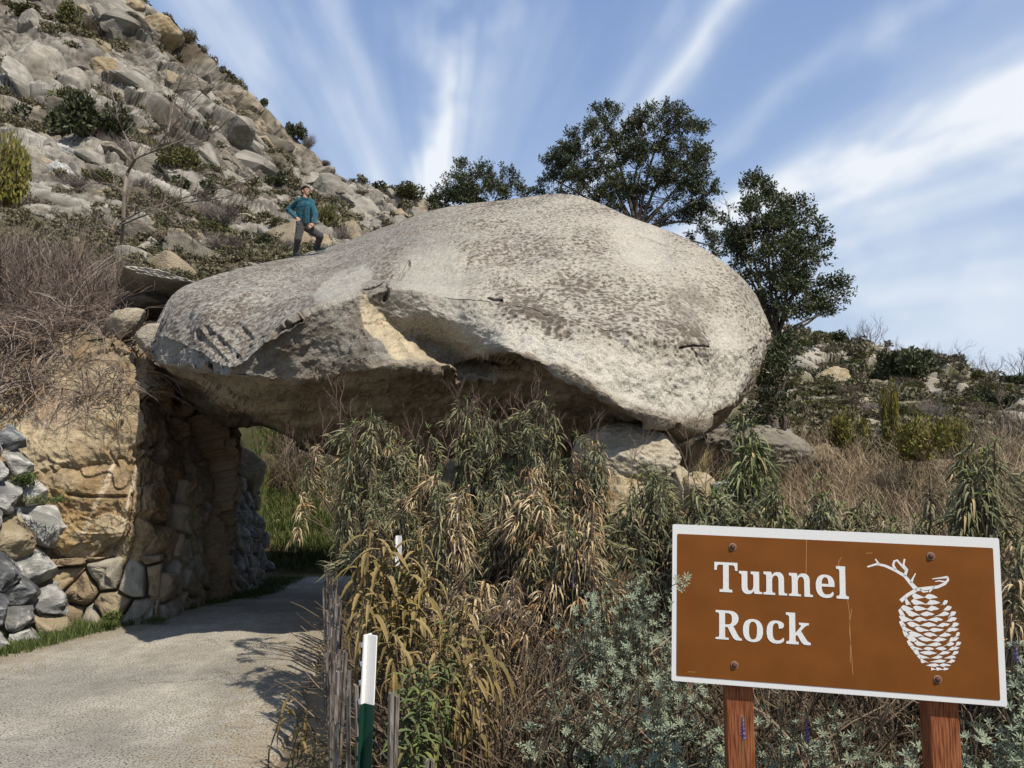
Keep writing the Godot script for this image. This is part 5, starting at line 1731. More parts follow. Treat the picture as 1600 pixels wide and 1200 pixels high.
func build_shrubs() -> void:
	var keep := rng.state
	for k in ["green", "young", "tan", "brown"]:
		spikes[k] = []
		for i in 6: spikes[k].push_back(spike_mesh(k, 700 + i + hash(k) % 1000))
	for i in 4:
		rng.seed = 760 + i
		var mb := MB.new()
		twigs(mb, Vector3.ZERO, Vector3(R(-0.1, 0.1), 1, R(-0.1, 0.1)), 0.26, 0.0042, 3, 0.75, Color(0.17, 0.12, 0.10), 0.5)
		twigs(mb, Vector3(0, 0.1, 0), Vector3(R(-0.8, 0.8), 1, R(-0.8, 0.8)), 0.16, 0.003, 2, 0.8, Color(0.19, 0.14, 0.12), 0.5)
		flower_heads.push_back(mb.mesh(M.soft))
	leaf_set.gold = []
	leaf_set.young = []
	for i in 8:
		leaf_set.gold.push_back(long_leaf(780 + i, 0.2 + 0.012 * i, 0.024 + 0.0015 * (i % 3), 3.6 + 0.5 * i, [Color(0.22, 0.165, 0.065), Color(0.165, 0.13, 0.05), Color(0.26, 0.205, 0.10), Color(0.15, 0.135, 0.06)][i % 4], [Color(0.27, 0.205, 0.09), Color(0.18, 0.13, 0.05)][i % 2]))
		leaf_set.young.push_back(long_leaf(790 + i, 0.13 + 0.01 * i, 0.019, 1.8 + 0.3 * i, [Color(0.085, 0.115, 0.05), Color(0.12, 0.15, 0.06), Color(0.15, 0.20, 0.06), Color(0.10, 0.12, 0.065)][i % 4], [Color(0.12, 0.15, 0.06), Color(0.20, 0.17, 0.06)][int(i > 5)]))
	rng.state = keep
	var g := {"green": 0.85, "tan": 0.1, "brown": 0.05}
	var gt := {"green": 0.55, "tan": 0.35, "brown": 0.1}
	var tn := {"tan": 0.46, "green": 0.40, "brown": 0.14}
	var br := {"brown": 0.6, "tan": 0.35, "green": 0.05}
	drooping_bush("drooping_bush", "tall green drooping bush in front of the underpass, topped with dry brown flower twigs", 565, 38, 640, 800, 6.0, 6.7, 22, g, [Vector2(505, 640), Vector2(535, 625), Vector2(552, 655), Vector2(490, 680)], 1.0, 0.2)
	drooping_bush("drooping_bush", "withered straggly bush overhanging the road's far end, with pale hanging leaves", 492, 26, 690, 790, 7.4, 8.2, 7, gt, [Vector2(452, 690), Vector2(470, 705)], 1.0, 0.75)
	drooping_bush("drooping_bush", "drooping bush with many dry flower twigs, below the bright broken wedge of the boulder", 645, 60, 668, 830, 6.0, 6.6, 30, gt, [Vector2(598, 668), Vector2(625, 690), Vector2(655, 680), Vector2(680, 700)], 1.0)
	drooping_bush("drooping_bush", "tallest drooping bush of the middle thicket, with flower twigs against the dark underside", 755, 54, 632, 800, 6.0, 6.6, 36, g, [Vector2(722, 600), Vector2(735, 625), Vector2(748, 640), Vector2(712, 640), Vector2(770, 630), Vector2(700, 665)], 1.0)
	drooping_bush("drooping_bush", "leafy green bush beside the tallest one, bristling with dry flower twigs", 838, 50, 636, 800, 5.8, 6.4, 30, g, [Vector2(820, 605), Vector2(835, 620), Vector2(850, 640), Vector2(862, 660), Vector2(800, 640)], 1.0)
	drooping_bush("drooping_bush", "green and tan bush in front of the rounded propping boulder", 918, 42, 676, 850, 5.8, 6.4, 26, gt, [Vector2(900, 680), Vector2(930, 665)], 1.0)
	drooping_bush("drooping_bush", "green drooping bush between the propping boulder and the sign", 1015, 50, 725, 880, 5.2, 5.8, 30, g, [Vector2(985, 690)], 0.95)
	drooping_bush("drooping_bush", "bush hung thickly with pale tan dead leaves in the middle of the thicket", 810, 62, 745, 930, 5.0, 5.5, 56, tn, [], 1.0)
	drooping_bush("drooping_bush", "tan and green withered bush between the two white-topped posts and the thicket's middle", 705, 56, 760, 920, 5.0, 5.6, 46, tn, [], 1.0)
	drooping_bush("drooping_bush", "grey-green bush behind the far white-topped post", 612, 54, 760, 900, 5.4, 5.9, 36, gt, [], 1.0)
	drooping_bush("drooping_bush", "brown dead bush at the right of the thicket, above the silvery lupines", 900, 50, 800, 960, 4.7, 5.2, 44, tn, [], 0.95)
	drooping_bush("drooping_bush", "bare-stemmed dead bush low in the thicket, dark twigs showing", 770, 70, 900, 1060, 4.2, 4.8, 48, br, [], 0.9)
	drooping_bush("drooping_bush", "dead bush with shrivelled brown leaves behind the golden plants", 690, 50, 930, 1110, 4.0, 4.5, 36, br, [], 0.9)
	drooping_bush("drooping_bush", "tall leafy stalk with bright green tips right of the boulder, above the sign", 1165, 26, 648, 800, 4.9, 5.2, 11, {"young": 1.0}, [], 1.2)
	drooping_bush("drooping_bush", "dark green bush just above the sign's upper left corner", 1105, 46, 765, 880, 4.4, 4.8, 24, g, [Vector2(1075, 690), Vector2(1100, 705)], 0.95)
	drooping_bush("drooping_bush", "green bush above the word on the sign", 1205, 50, 760, 880, 4.4, 4.8, 28, g, [], 0.95)
	drooping_bush("drooping_bush", "loose green bush above the middle of the sign", 1290, 44, 770, 880, 4.3, 4.7, 22, gt, [], 0.95)
	drooping_bush("drooping_bush", "loose olive bush in the dry stalks, left of the sign's twig emblem", 1345, 44, 772, 880, 5.0, 5.6, 14, gt, [], 0.9)
	drooping_bush("drooping_bush", "olive bush in the dry stalks above the sign's pine cone", 1468, 40, 760, 880, 5.0, 5.6, 13, gt, [], 0.9)
	drooping_bush("drooping_bush", "small olive bush peeping over the sign near its pine cone", 1410, 46, 815, 900, 4.2, 4.6, 18, gt, [], 0.85)
	drooping_bush("drooping_bush", "dark drooping bush with two bushy heads above the sign's right corner", 1535, 36, 700, 860, 4.4, 4.8, 22, {"green": 0.95, "tan": 0.05}, [], 1.05)
	drooping_bush("drooping_bush", "tangled green bush at the right edge beside the sign", 1598, 26, 800, 1080, 3.4, 3.9, 18, gt, [], 0.9)
	var k := func(x: float, d: float) -> Vector3: return Vector3(x, ground_h(x, d) - 0.02, -d)
	leafy_plant("golden_plant", "golden withered plant with long arching leaves around the far white-topped post", "plant", k.call(-0.78, 4.15), [Vector3(580, 826, 4.2), Vector3(600, 850, 4.0), Vector3(655, 832, 4.1), Vector3(632, 880, 4.0), Vector3(568, 876, 4.2), Vector3(660, 912, 3.9), Vector3(588, 908, 4.0), Vector3(615, 930, 3.9), Vector3(668, 885, 4.1), Vector3(632, 950, 3.8), Vector3(604, 968, 3.7)], "gold", 15, 1.0)
	leafy_plant("golden_plant", "golden withered plant in front of the lupines, leaves hanging like straps", "plant", k.call(-0.30, 3.45), [Vector3(725, 938, 3.5), Vector3(748, 985, 3.4), Vector3(690, 985, 3.4), Vector3(668, 1010, 3.5), Vector3(732, 1040, 3.3), Vector3(765, 1010, 3.5), Vector3(700, 1060, 3.3), Vector3(745, 1090, 3.3)], "gold", 14, 0.85)
	leafy_plant("golden_plant", "small golden sprig leaning out over the slat fence", "plant", k.call(-0.75, 3.9), [Vector3(578, 940, 3.5), Vector3(618, 990, 3.3), Vector3(566, 925, 3.8)], "gold", 13, 0.8)
	leafy_plant("young_plant", "fresh green plant with bright tips beside the slats nearest the camera", "plant", k.call(-0.34, 3.1), [Vector3(640, 1050, 3.1), Vector3(668, 1045, 3.15), Vector3(655, 1085, 3.0), Vector3(634, 1100, 3.05), Vector3(682, 1092, 3.1), Vector3(695, 1040, 3.3), Vector3(650, 1130, 2.95), Vector3(706, 965, 3.5), Vector3(640, 1165, 2.9)], "young", 20, 0.9)
	leafy_plant("withered_weed", "withered yellow weed at the edge of the road in front of the fence", "plant", k.call(-1.52, 5.0), [Vector3(452, 1085, 5.0), Vector3(470, 1130, 4.9), Vector3(492, 1150, 4.8), Vector3(480, 1110, 5.0), Vector3(505, 1165, 4.7)], "gold", 9, 0.75)

# ---------------------------------------------------------------- silvery lupines
func lupine_leaf(sd: int) -> ArrayMesh:
	rng.seed = sd
	var leaf := MB.new()
	for k in 8:
		var a := TAU * k / 8.0 + R(-0.12, 0.12)
		var out := Vector3(cos(a), R(0.1, 0.6), sin(a)).normalized()
		var side := out.cross(UPV).normalized()
		var l := R(0.8, 1.1)
		var c := Color(0.23, 0.27, 0.19) * R(0.85, 1.15)
		var m := out * l * 0.6 + Vector3(0, -0.02, 0)
		leaf.tri(Vector3.ZERO, m + side * 0.13 + UPV * 0.06, m, c)
		leaf.tri(Vector3.ZERO, m, m - side * 0.13 + UPV * 0.06, c)
		leaf.tri(m + side * 0.13 + UPV * 0.06, out * l, m, c * 1.05)
		leaf.tri(m, out * l, m - side * 0.13 + UPV * 0.06, c * 1.05)
	return leaf.mesh(M.soft)

func lupine_bush(label: String, at: Vector3, r: float, h: float, n: int, leaves: Array) -> void:
	var t := thing("lupine_bush", label, "shrub", at, "silvery lupine bushes round the sign")
	var stems := MB.new()
	var places := [[], []]
	for k in int(n / 10.0):
		var a := R(0, TAU)
		var rad := sqrt(R(0.01, 1.0))
		var tip := Vector3(cos(a) * rad * r, 0, sin(a) * rad * r)
		tip.y = h * sqrt(maxf(0.1, 1.1 - rad * rad)) * R(0.45, 1.05)
		var foot := Vector3(tip.x * 0.3, 0, tip.z * 0.3)
		var path := limb(foot, tip, -0.03, 0.05, 4)
		stems.tube(path, 0.0045, 0.002, 3, Color(0.12, 0.115, 0.075))
		for j in 10:
			var f := 1.0 - 0.65 * pow(R(0, 1), 1.5)
			var p := path[0].lerp(path[4], f) + Vector3(R(-1, 1), R(-0.6, 0.7), R(-1, 1)) * 0.045
			var up := (Vector3(p.x / r, 0.5, p.z / r) + Vector3(R(-0.8, 0.8), R(-0.1, 1.0), R(-0.8, 0.8))).normalized()
			var bs := Basis(Quaternion(UPV, up)) * Basis(UPV, R(0, TAU))
			places[rng.randi() % 2].push_back(Transform3D(bs.scaled(Vector3.ONE * R(0.018, 0.034)), p))
	part("stems", stems.mesh(M.bark), t)
	part("foliage", merged(leaves, places, M.soft), t)

func build_lupines() -> void:
	var keep := rng.state
	var lv := [lupine_leaf(801), lupine_leaf(802)]
	rng.state = keep
	var list := [[955, 1060, 95, 160, 3.9, 1500, "silvery lupine bush in the open left of the sign, the broadest one"], [1012, 960, 60, 110, 4.2, 700, "tall silvery lupine bush against the sign's left edge"], [905, 1150, 95, 90, 3.4, 900, "low silvery lupine bush at the bottom, in front of the broadest one"], [1010, 1170, 90, 100, 3.05, 800, "silvery lupine bush at the bottom beside the sign's left post"],
		[835, 1180, 50, 60, 3.2, 300, "small silvery lupine at the bottom beside the young green plant"], [1115, 1130, 80, 70, 3.3, 500, "lupine bush in the shade behind the sign's left post"], [1215, 1165, 80, 80, 2.95, 500, "lupine bush under the lettering of the sign, between the posts"], [1320, 1170, 80, 76, 3.1, 500, "lupine bush under the middle of the sign, between the posts"], [1405, 1190, 60, 60, 2.8, 320, "lupine bush at the foot of the right post, to its left"],
		[1545, 1180, 76, 90, 2.9, 520, "lupine bush at the bottom right corner past the right post"], [1592, 1090, 40, 110, 3.1, 420, "lupine bush rising at the right edge of the sign"], [1062, 1060, 40, 110, 3.6, 420, "lupine stems behind the sign's lower left corner"], [880, 1060, 56, 90, 4.2, 420, "sparse lupine at the left of the broadest lupine bush"]]
	for s in list:
		var d: float = s[4]
		var r: float = s[2] * d / F
		var foot := P(s[0], s[1], d)
		var gy := ground_h(foot.x, d)
		var top := P(s[0], s[1] - s[3], d).y
		lupine_bush(s[6], Vector3(foot.x, gy - 0.02, -d), r, maxf(0.25, top - gy), s[5], lv)
	var sprig := thing("lupine_sprig", "little lupine sprig poking over the left edge of the sign", "plant", P(1063, 910, 2.54))
	for q in [[-6, -4, 0.3], [6, 2, 0.0], [0, 10, 0.9], [10, -8, 0.5]]:
		part("leaf", lv[0], sprig, null, Transform3D((Basis(Vector3(1, 0, 0), 0.9) * Basis(UPV, q[2])).scaled(Vector3.ONE * 0.021), P(1063 + q[0], 910 + q[1], 2.54) - sprig.position))
	var st := MB.new()
	st.tube(PackedVector3Array([P(1040, 935, 2.62) - sprig.position, P(1050, 915, 2.57) - sprig.position, P(1063, 910, 2.54) - sprig.position]), 0.002, 0.0012, 4, Color(0.14, 0.15, 0.09))
	part("stem", st.mesh(M.bark), sprig)
	# purple flower spikes
	var fl := [[1262, 1140, 2.75, 42, "purple lupine spike under the middle of the sign"], [1161, 1138, 2.5, 34, "purple lupine spike in front of the sign's left post"], [895, 905, 4.4, 26, "small purple lupine spike in the brush left of the sign"], [1210, 838, 4.2, 20, "tiny purple lupine spike behind the top edge of the sign"], [1588, 1020, 3.0, 30, "purple lupine spike at the right edge of the sign"]]
	for s in fl:
		var d: float = s[2]
		var h: float = s[3] * d / F
		var at := P(s[0], s[1] + s[3] * 0.5, d)
		var t := thing("lupine_flower", s[4], "flower", at, "purple lupine flowers")
		var mb := MB.new()
		var gy := ground_h(at.x, d)
		mb.tube(limb(Vector3(0.02, gy - at.y, 0), Vector3(0, h, 0), 0, 0.01, 4), 0.003, 0.0015, 4, Color(0.14, 0.17, 0.10))
		part("stem", mb.mesh(M.bark), t)
		var fb := MB.new()
		for i in 34:
			var f := i / 34.0
			var a := i * 2.4
			var out := Vector3(cos(a), 0.25, sin(a))
			var c := Color(0.13, 0.10, 0.34).lerp(Color(0.22, 0.17, 0.44), rng.randf())
			if f > 0.75: c = Color(0.24, 0.25, 0.33)
			fb.leaf(Vector3(0, h * f, 0), out, 0.013 * (1.1 - f * 0.6), 0.011 * (1.1 - f * 0.5), -0.8, 2, c, 0.5)
		part("petals", fb.mesh(M.soft), t)

# ---------------------------------------------------------------- brush and grass nobody could count
func strands(sd: int, n: int, height: float, spread: float, r: float, cols: Array, fall: float, mat: Material) -> ArrayMesh:
	rng.seed = sd
	var mb := MB.new()
	for i in n:
		var a := R(0, TAU)
		var p := Vector3(R(-1, 1), 0, R(-1, 1)) * spread * 0.5
		var d := Vector3(cos(a) * R(0.05, 0.7), 1.0 if fall < 2.0 else R(-0.2, 0.6), sin(a) * R(0.05, 0.7)).normalized()
		var l := height * R(0.5, 1.15)
		var path := PackedVector3Array([p])
		var bend := Vector3(R(-1, 1), R(-0.4, 0.1), R(-1, 1)) * 0.16
		for k in 5:
			d = (d + bend + Vector3(R(-1, 1), R(-1, 1), R(-1, 1)) * 0.16 + Vector3(0, -fall * 0.12, 0)).normalized()
			p += d * l * 0.2
			path.push_back(p)
			if k > 1 and rng.randf() < 0.45:
				var e := p + (d + Vector3(R(-1, 1), R(-0.3, 0.9), R(-1, 1)) * 0.9).normalized() * l * R(0.12, 0.3)
				mb.tube(PackedVector3Array([p, p.lerp(e, 0.5) + Vector3(R(-1, 1), R(-1, 1), R(-1, 1)) * 0.02, e]), r * 0.5, r * 0.25, 3, cols[rng.randi() % cols.size()] * R(0.8, 1.2))
		mb.tube(path, r * (2.2 if i % 9 == 0 else 1.0), r * 0.4, 3, cols[rng.randi() % cols.size()] * R(0.7, 1.25))
	return mb.mesh(mat)

func spread_over(called: String, label: String, meshes: Array, places: Array) -> void:
	var sorted := []
	for m in meshes: sorted.push_back([])
	for i in places.size(): sorted[i % meshes.size()].push_back(places[i])
	for k in meshes.size(): scatter(called, meshes[k], sorted[k], self, "stuff", label)

func place(x: float, d: float, s: float, sink := 0.03) -> Transform3D:
	return Transform3D(Basis(Vector3(R(-1, 1), 0, R(-1, 1)).normalized(), R(0, 0.2)) * Basis(UPV, R(0, TAU)).scaled(Vector3.ONE * s), Vector3(x, ground_h(x, d) - sink, -d))

func build_brush() -> void:
	var keep := rng.state
	var greys := [Color(0.215, 0.17, 0.14), Color(0.29, 0.25, 0.215), Color(0.155, 0.12, 0.098), Color(0.235, 0.175, 0.135)]
	var tall := [strands(901, 46, 1.35, 0.7, 0.0085, greys, 0.5, M.soft), strands(902, 46, 1.1, 0.7, 0.008, greys, 0.9, M.soft), strands(903, 36, 1.2, 0.6, 0.0075, greys, 0.1, M.soft)]
	var hang := [strands(904, 34, 1.2, 0.6, 0.0075, greys, 2.3, M.soft), strands(905, 30, 0.9, 0.5, 0.0065, greys, 2.6, M.soft)]
	var weeds := [strands(906, 40, 0.75, 0.6, 0.0042, [Color(0.31, 0.24, 0.155), Color(0.42, 0.34, 0.23), Color(0.24, 0.18, 0.115)], 0.2, M.soft), strands(907, 40, 0.55, 0.6, 0.004, [Color(0.35, 0.275, 0.18), Color(0.23, 0.175, 0.11), Color(0.46, 0.38, 0.26)], 0.4, M.soft)]
	var dark := [strands(908, 40, 0.7, 0.5, 0.006, [Color(0.14, 0.105, 0.07), Color(0.21, 0.16, 0.11), Color(0.10, 0.078, 0.056)], 0.8, M.soft), strands(909, 36, 0.55, 0.5, 0.005, [Color(0.14, 0.105, 0.065), Color(0.24, 0.185, 0.12)], 1.4, M.soft)]
	rng.state = keep
	# the thicket of dry twigs above the outcrop on the left
	var places := []
	for k in 330:
		var d := R(12.4, 17.5)
		var px := R(-70, 255) if d > 13.5 else R(-70, 150)
		var x := P(px, 400, d).x
		places.push_back(place(x, d, R(0.8, 1.25) * (1.1 if px < 180 else 0.75)))
	spread_over("dry_brush", "thicket of dry grey-brown twigs above the golden outcrop", tall, places)
	# twigs and roots that hang over the outcrop
	places = []
	for k in 66:
		var f := R(0, 1)
		var px := R(-60, 205)
		var py := R(500, 555) if rng.randf() < 0.8 else R(560, 620)
		places.push_back(Transform3D(Basis(UPV, R(0, TAU)).scaled(Vector3.ONE * R(0.6, 1.2)), P(px, py, lerpf(11.7, 10.3, smoothstep(505.0, 620.0, py)) )))
	spread_over("hanging_twigs", "dry twigs and roots hanging over the golden outcrop", hang, places)
	# stalks on the right below the slope
	places = []
	for k in 240:
		var px := R(1170, 1680)
		var at := on_hill(hill_r, px, lerpf(815, 700, pow(R(0, 1), 1.3)))
		if k % 3 == 0:
			var d := R(5.6, 9.0)
			var x := P(px, 700, d).x
			at = Vector3(x, ground_h(x, d), -d)
		places.push_back(Transform3D(Basis(UPV, R(0, TAU)).scaled(Vector3.ONE * R(0.55, 1.15)), at - Vector3(0, 0.04, 0)))
	spread_over("dry_stalks", "dry brown stalks covering the slope behind the sign", weeds, places)
	# dead twigs inside the thicket and under the sign
	places = []
	for k in 420:
		var d := R(3.3, 6.2)
		var px := R(560, 1000) if k % 3 else R(1000, 1640)
		if px > 1000: d = R(3.4, 5.2)
		var x := P(px, 900, d).x
		if x < fence_x(d) + 0.55: continue
		places.push_back(place(x, d, R(0.7, 1.2)))
	spread_over("dead_twigs", "dark dead twigs inside the thicket", dark, places)
	# brush and shade beyond the underpass
	places = []
	for k in 160:
		var d := R(24.6, 28.0)
		var x := P(R(335, 620), 700, d).x
		places.push_back(place(x, d, R(0.9, 1.5)))
	spread_over("far_brush", "tangled grey brush beyond the underpass", [dark[0], tall[1], dark[1]], places)
	places = []
	for k in 70:
		var d := R(9.5, 12.0)
		var x := P(R(640, 1160), 700, d).x
		places.push_back(place(x, d, R(0.7, 1.1)))
	spread_over("shaded_brush", "dry brush in the shade under the boulder", weeds, places)

func blades(sd: int, n: int, height: float, spread: float, cols: Array, droop: float) -> ArrayMesh:
	rng.seed = sd
	var mb := MB.new()
	for i in n:
		var a := R(0, TAU)
		mb.leaf(Vector3(R(-1, 1), 0, R(-1, 1)) * spread, Vector3(cos(a) * R(0.1, 0.7), 1, sin(a) * R(0.1, 0.7)), height * R(0.5, 1.2), 0.006, droop * R(0.4, 1.4), 3, cols[rng.randi() % cols.size()] * R(0.8, 1.2))
	return mb.mesh(M.soft)

func build_grass() -> void:
	var keep := rng.state
	var gr := [Color(0.075, 0.115, 0.032), Color(0.10, 0.14, 0.042), Color(0.06, 0.09, 0.03), Color(0.17, 0.17, 0.07)]
	var st := [Color(0.33, 0.27, 0.155), Color(0.42, 0.355, 0.22), Color(0.26, 0.21, 0.12)]
	var short := blades(921, 46, 0.13, 0.14, gr, 0.9)
	var long := blades(922, 40, 0.30, 0.12, gr, 1.2)
	var straw := blades(923, 46, 0.42, 0.16, st, 1.3)
	rng.state = keep
	var places := []
	# verge on the left under the walls
	for k in 1000:
		var d := R(6.6, 20.5) if k % 3 else R(7.0, 10.2)
		var x := road_left(d) + (R(-0.7, 0.1) if d < 10.2 else R(-0.1, 0.3) if d < 13.0 else R(-0.3, 0.55))
		places.push_back(place(x, d, R(0.6, 1.25), 0.01))
	# bank beyond the underpass
	for k in 1500:
		var d := R(22.4, 26.5)
		var x := P(R(385, 640), 800, d).x
		places.push_back(place(x, d, R(1.2, 2.4), 0.01))
	spread_over("verge_grass", "short green grass along the verges and the far bank", [short], places)
	places = []
	for k in 90:
		var d := R(2.4, 5.0)
		var x := fence_x(d) + R(-0.25, 0.5)
		places.push_back(place(x, d, R(0.6, 1.15), 0.01))
	for k in 420:
		var d := R(2.2, 3.9)
		var x := P(R(600, 1640), 1000, d).x
		if x < road_right(d) + 0.5: continue
		places.push_back(place(x, d, R(0.6, 1.1), 0.01))
	spread_over("tall_grass", "fresh tall grass between fence and lupines", [long], places)
	places = []
	for k in 240:
		var d := R(3.6, 5.4)
		var x := P(R(830, 960), 1000, d).x
		places.push_back(place(x, d, R(0.7, 1.2), 0.02))
	for k in 110:
		var p := P(R(1040, 1085), R(705, 745), R(9.6, 10.4))
		places.push_back(Transform3D(Basis(UPV, R(0, TAU)), Vector3(p.x, p.y - 0.15, p.z)))
	for k in 60:
		var p := P(R(338, 366), R(690, 712), R(14.2, 14.8))
		places.push_back(Transform3D(Basis(UPV, R(0, TAU)).scaled(Vector3.ONE * 0.8), Vector3(p.x, p.y - 0.1, p.z)))
	for k in 300:
		var d := R(3.0, 6.5)
		var x := P(R(1000, 1700), 900, d).x
		places.push_back(place(x, d, R(0.6, 1.1), 0.02))
	spread_over("straw_grass", "dry straw-coloured grass among the bushes", [straw], places)
	# green cushions on the outcrop and the boulder wall
	var cush := [[38, 742, 16, 26, 9.6, "small green plant growing between the upper boulders of the wall"], [72, 776, 30, 18, 9.4, "green fern-like tuft on top of the white boulder in the wall"], [16, 640, 40, 34, 10.6, "grassy green clump above the stacked boulders at the left edge"], [8, 612, 30, 26, 10.9, "upper green clump on the bank at the left edge"], [176, 958, 8, 16, 9.75, "green weed at the foot of the masonry wall"], [245, 966, 14, 9, 10.1, "low green weed at the wall's corner beside the road"]]
	for s in cush:
		var at := P(s[0], s[1] + s[3] * 0.5, s[4])
		var t := thing("green_tuft", s[5], "plant", at)
		var mb := MB.new()
		var r: float = s[2] * float(s[4]) / F
		var h: float = s[3] * float(s[4]) / F
		for i in 260:
			var a := R(0, TAU)
			mb.leaf(Vector3(R(-1, 1) * r, R(-0.2, 0.4) * h, R(-1, 1) * r * 0.6), Vector3(cos(a), R(0.2, 1.4), sin(a) + 0.3), R(0.3, 0.8) * h + 0.02, 0.012, R(0.5, 2.0), 2, gr[rng.randi() % 4] * R(0.8, 1.2))
		part("foliage", mb.mesh(M.soft), t)

# ---------------------------------------------------------------- slat fence and steel posts
func box(mb: MB, c: Vector3, s: Vector3, b: Basis, col: Color, bev := 0.0) -> void:
	var h := s * 0.5
	var p := []
	for k in 8: p.push_back(c + b * Vector3(h.x if k & 1 else -h.x, h.y if k & 2 else -h.y, h.z if k & 4 else -h.z))
	for q in [[0, 2, 3, 1], [4, 5, 7, 6], [0, 1, 5, 4], [2, 6, 7, 3], [0, 4, 6, 2], [1, 3, 7, 5]]: mb.quad(p[q[0]], p[q[1]], p[q[2]], p[q[3]], col)

func lath_mesh(sd: int, height: float, snapped: bool) -> ArrayMesh:
	rng.seed = sd
	var mb := MB.new()
	var w := 0.036
	var th := 0.010
	var rows := 7
	var base := Color(0.235, 0.205, 0.175).lerp(Color(0.34, 0.315, 0.285), R(0, 1))
	var lean := R(-0.012, 0.012)
	for j in rows + 1:
		var f := float(j) / rows
		var y := height * f
		var off := Vector3(lean * sin(f * 3.0) + R(-0.0015, 0.0015), y, R(-0.002, 0.002))
		var ww := w * R(0.93, 1.04)
		var c := base * R(0.8, 1.15)
		for q in [[-1, -1], [-0.8, 1], [0.8, 1], [1, -1]]:
			var top := 0.0
			if j == rows: top = R(-0.03, 0.03) if snapped else R(-0.004, 0.004)
			mb.pt(off + Vector3(q[0] * ww * 0.5, top, q[1] * th * 0.5), c * (0.85 if q[1] < 0 else 1.0))
	for j in rows:
		for k in 4:
			var a := j * 4 + k
			var b := j * 4 + (k + 1) % 4
			mb.ix.append_array(PackedInt32Array([a, b, a + 4, b, b + 4, a + 4]))
	var t := rows * 4
	mb.ix.append_array(PackedInt32Array([t, t + 1, t + 2, t, t + 2, t + 3]))
	return mb.mesh(M.wood)

func fence_x(d: float) -> float:
	return curve(d, [Vector2(1.5, -0.06), Vector2(2.4, -0.385), Vector2(2.65, -0.50), Vector2(3.0, -0.66), Vector2(5.0, -1.155), Vector2(8.5, -2.02), Vector2(12.0, -2.9)]) + 0.02 * sin(d * 1.7)

func build_fence() -> void:
	M.wood = tinted(0.95)
	M.wood.heightmap_enabled = true
	M.wood.heightmap_texture = noise_tex(noise(0.05, 4, 44), 256, ramp([Color(0, 0, 0), Color(1, 1, 1)], [0.2, 0.8]))
	M.wood.heightmap_scale = 0.35
	M.wood.uv1_triplanar = true
	M.wood.uv1_scale = Vector3(9, 0.7, 9)
	M.wood.albedo_texture = noise_tex(noise(0.06, 4, 45), 256, ramp([Color(0.55, 0.52, 0.5), Color(1, 1, 1)], [0.25, 0.7]))
	var keep := rng.state
	var variants := []
	for k in 8: variants.push_back(lath_mesh(850 + k, 0.98, k > 5))
	rng.state = keep
	var t := thing("slat_fence", "weathered grey slat and wire fence along the right edge of the road", "fence", Vector3(fence_x(5.0), 0, -5.0))
	var d := 1.95
	var wires := [PackedVector3Array(), PackedVector3Array(), PackedVector3Array()]
	var k := 0
	while d < 9.2:
		var x := fence_x(d)
		var gy := ground_h(x, d) - 0.04
		var slope := Vector3(-0.254, 0, -1).normalized()
		var h := R(0.93, 1.06)
		if d < 2.62: h = R(0.98, 1.06)
		if d < 2.18: h = 0.97
		var yaw := atan2(slope.x, slope.z) + PI / 2 + R(-0.25, 0.25)
		var bs := Basis(UPV, yaw) * Basis(Vector3(0, 0, 1), R(-0.07, 0.10)) * Basis(Vector3(1, 0, 0), R(-0.05, 0.05))
		part("slat", variants[rng.randi() % 8], t, null, Transform3D(bs.scaled_local(Vector3(1, h, 1)), Vector3(x + R(-0.012, 0.012), gy, -d) - t.position))
		if k % 2 == 0:
			for w in 3: wires[w].push_back(Vector3(x + (0.012 if k % 4 else -0.012), gy + [0.2, 0.52, 0.84][w] + R(-0.008, 0.008), -d) - t.position)
		k += 1
		d += R(0.062, 0.1)
	for w in 3:
		var mb := MB.new()
		mb.tube(wires[w], 0.0022, 0.0022, 4, Color(0.16, 0.145, 0.13))
		part("wire", mb.mesh(M.wood), t)
	steel_post(Vector3(-0.475, 0, -2.36), P(566, 988, 2.36).y, "white-topped green steel post at the near end of the slat fence", -0.035)
	steel_post(Vector3(P(620, 880, 5.2).x, 0, -5.2), P(620, 837, 5.2).y, "white-topped steel post half hidden behind the golden plant", 0.0)

func steel_post(at: Vector3, top: float, label: String, lean: float) -> void:
	var white := flat(0.80, 0.80, 0.78, 0.45)
	var green := flat(0.010, 0.045, 0.030, 0.4)
	var gy := ground_h(at.x, -at.z)
	var t := thing("fence_post", label, "post", Vector3(at.x, gy - 0.1, at.z), "")
	var full := top - gy + 0.1
	var split := full - 0.20
	t.rotation = Vector3(0, -0.5, lean)
	for k in 2:
		var mb := MB.new()
		var y0 := 0.0 if k == 0 else split
		var y1 := split if k == 0 else full
		# T section: a flange and a stem
		box(mb, Vector3(0, (y0 + y1) * 0.5, 0), Vector3(0.0045, y1 - y0, 0.034), Basis(), Color.WHITE)
		box(mb, Vector3(0.0192, (y0 + y1) * 0.5, 0), Vector3(0.033, y1 - y0 - 0.0001, 0.005), Basis(), Color.WHITE)
		part("post_top" if k else "post_shaft", mb.mesh(white if k else green), t, white if k else green)
	var y := full - 0.03
	var n := 0
	while y > 0.1:
		var mb := MB.new()
		box(mb, Vector3.ZERO, Vector3(0.018, 0.014, 0.018), Basis(Vector3(0, 0, 1), 0.35), Color.WHITE)
		part("stud", mb.mesh(white if y > split else green), t, null, Transform3D(Basis(), Vector3(-0.008, y, 0)))
		y -= 0.055
		n += 1

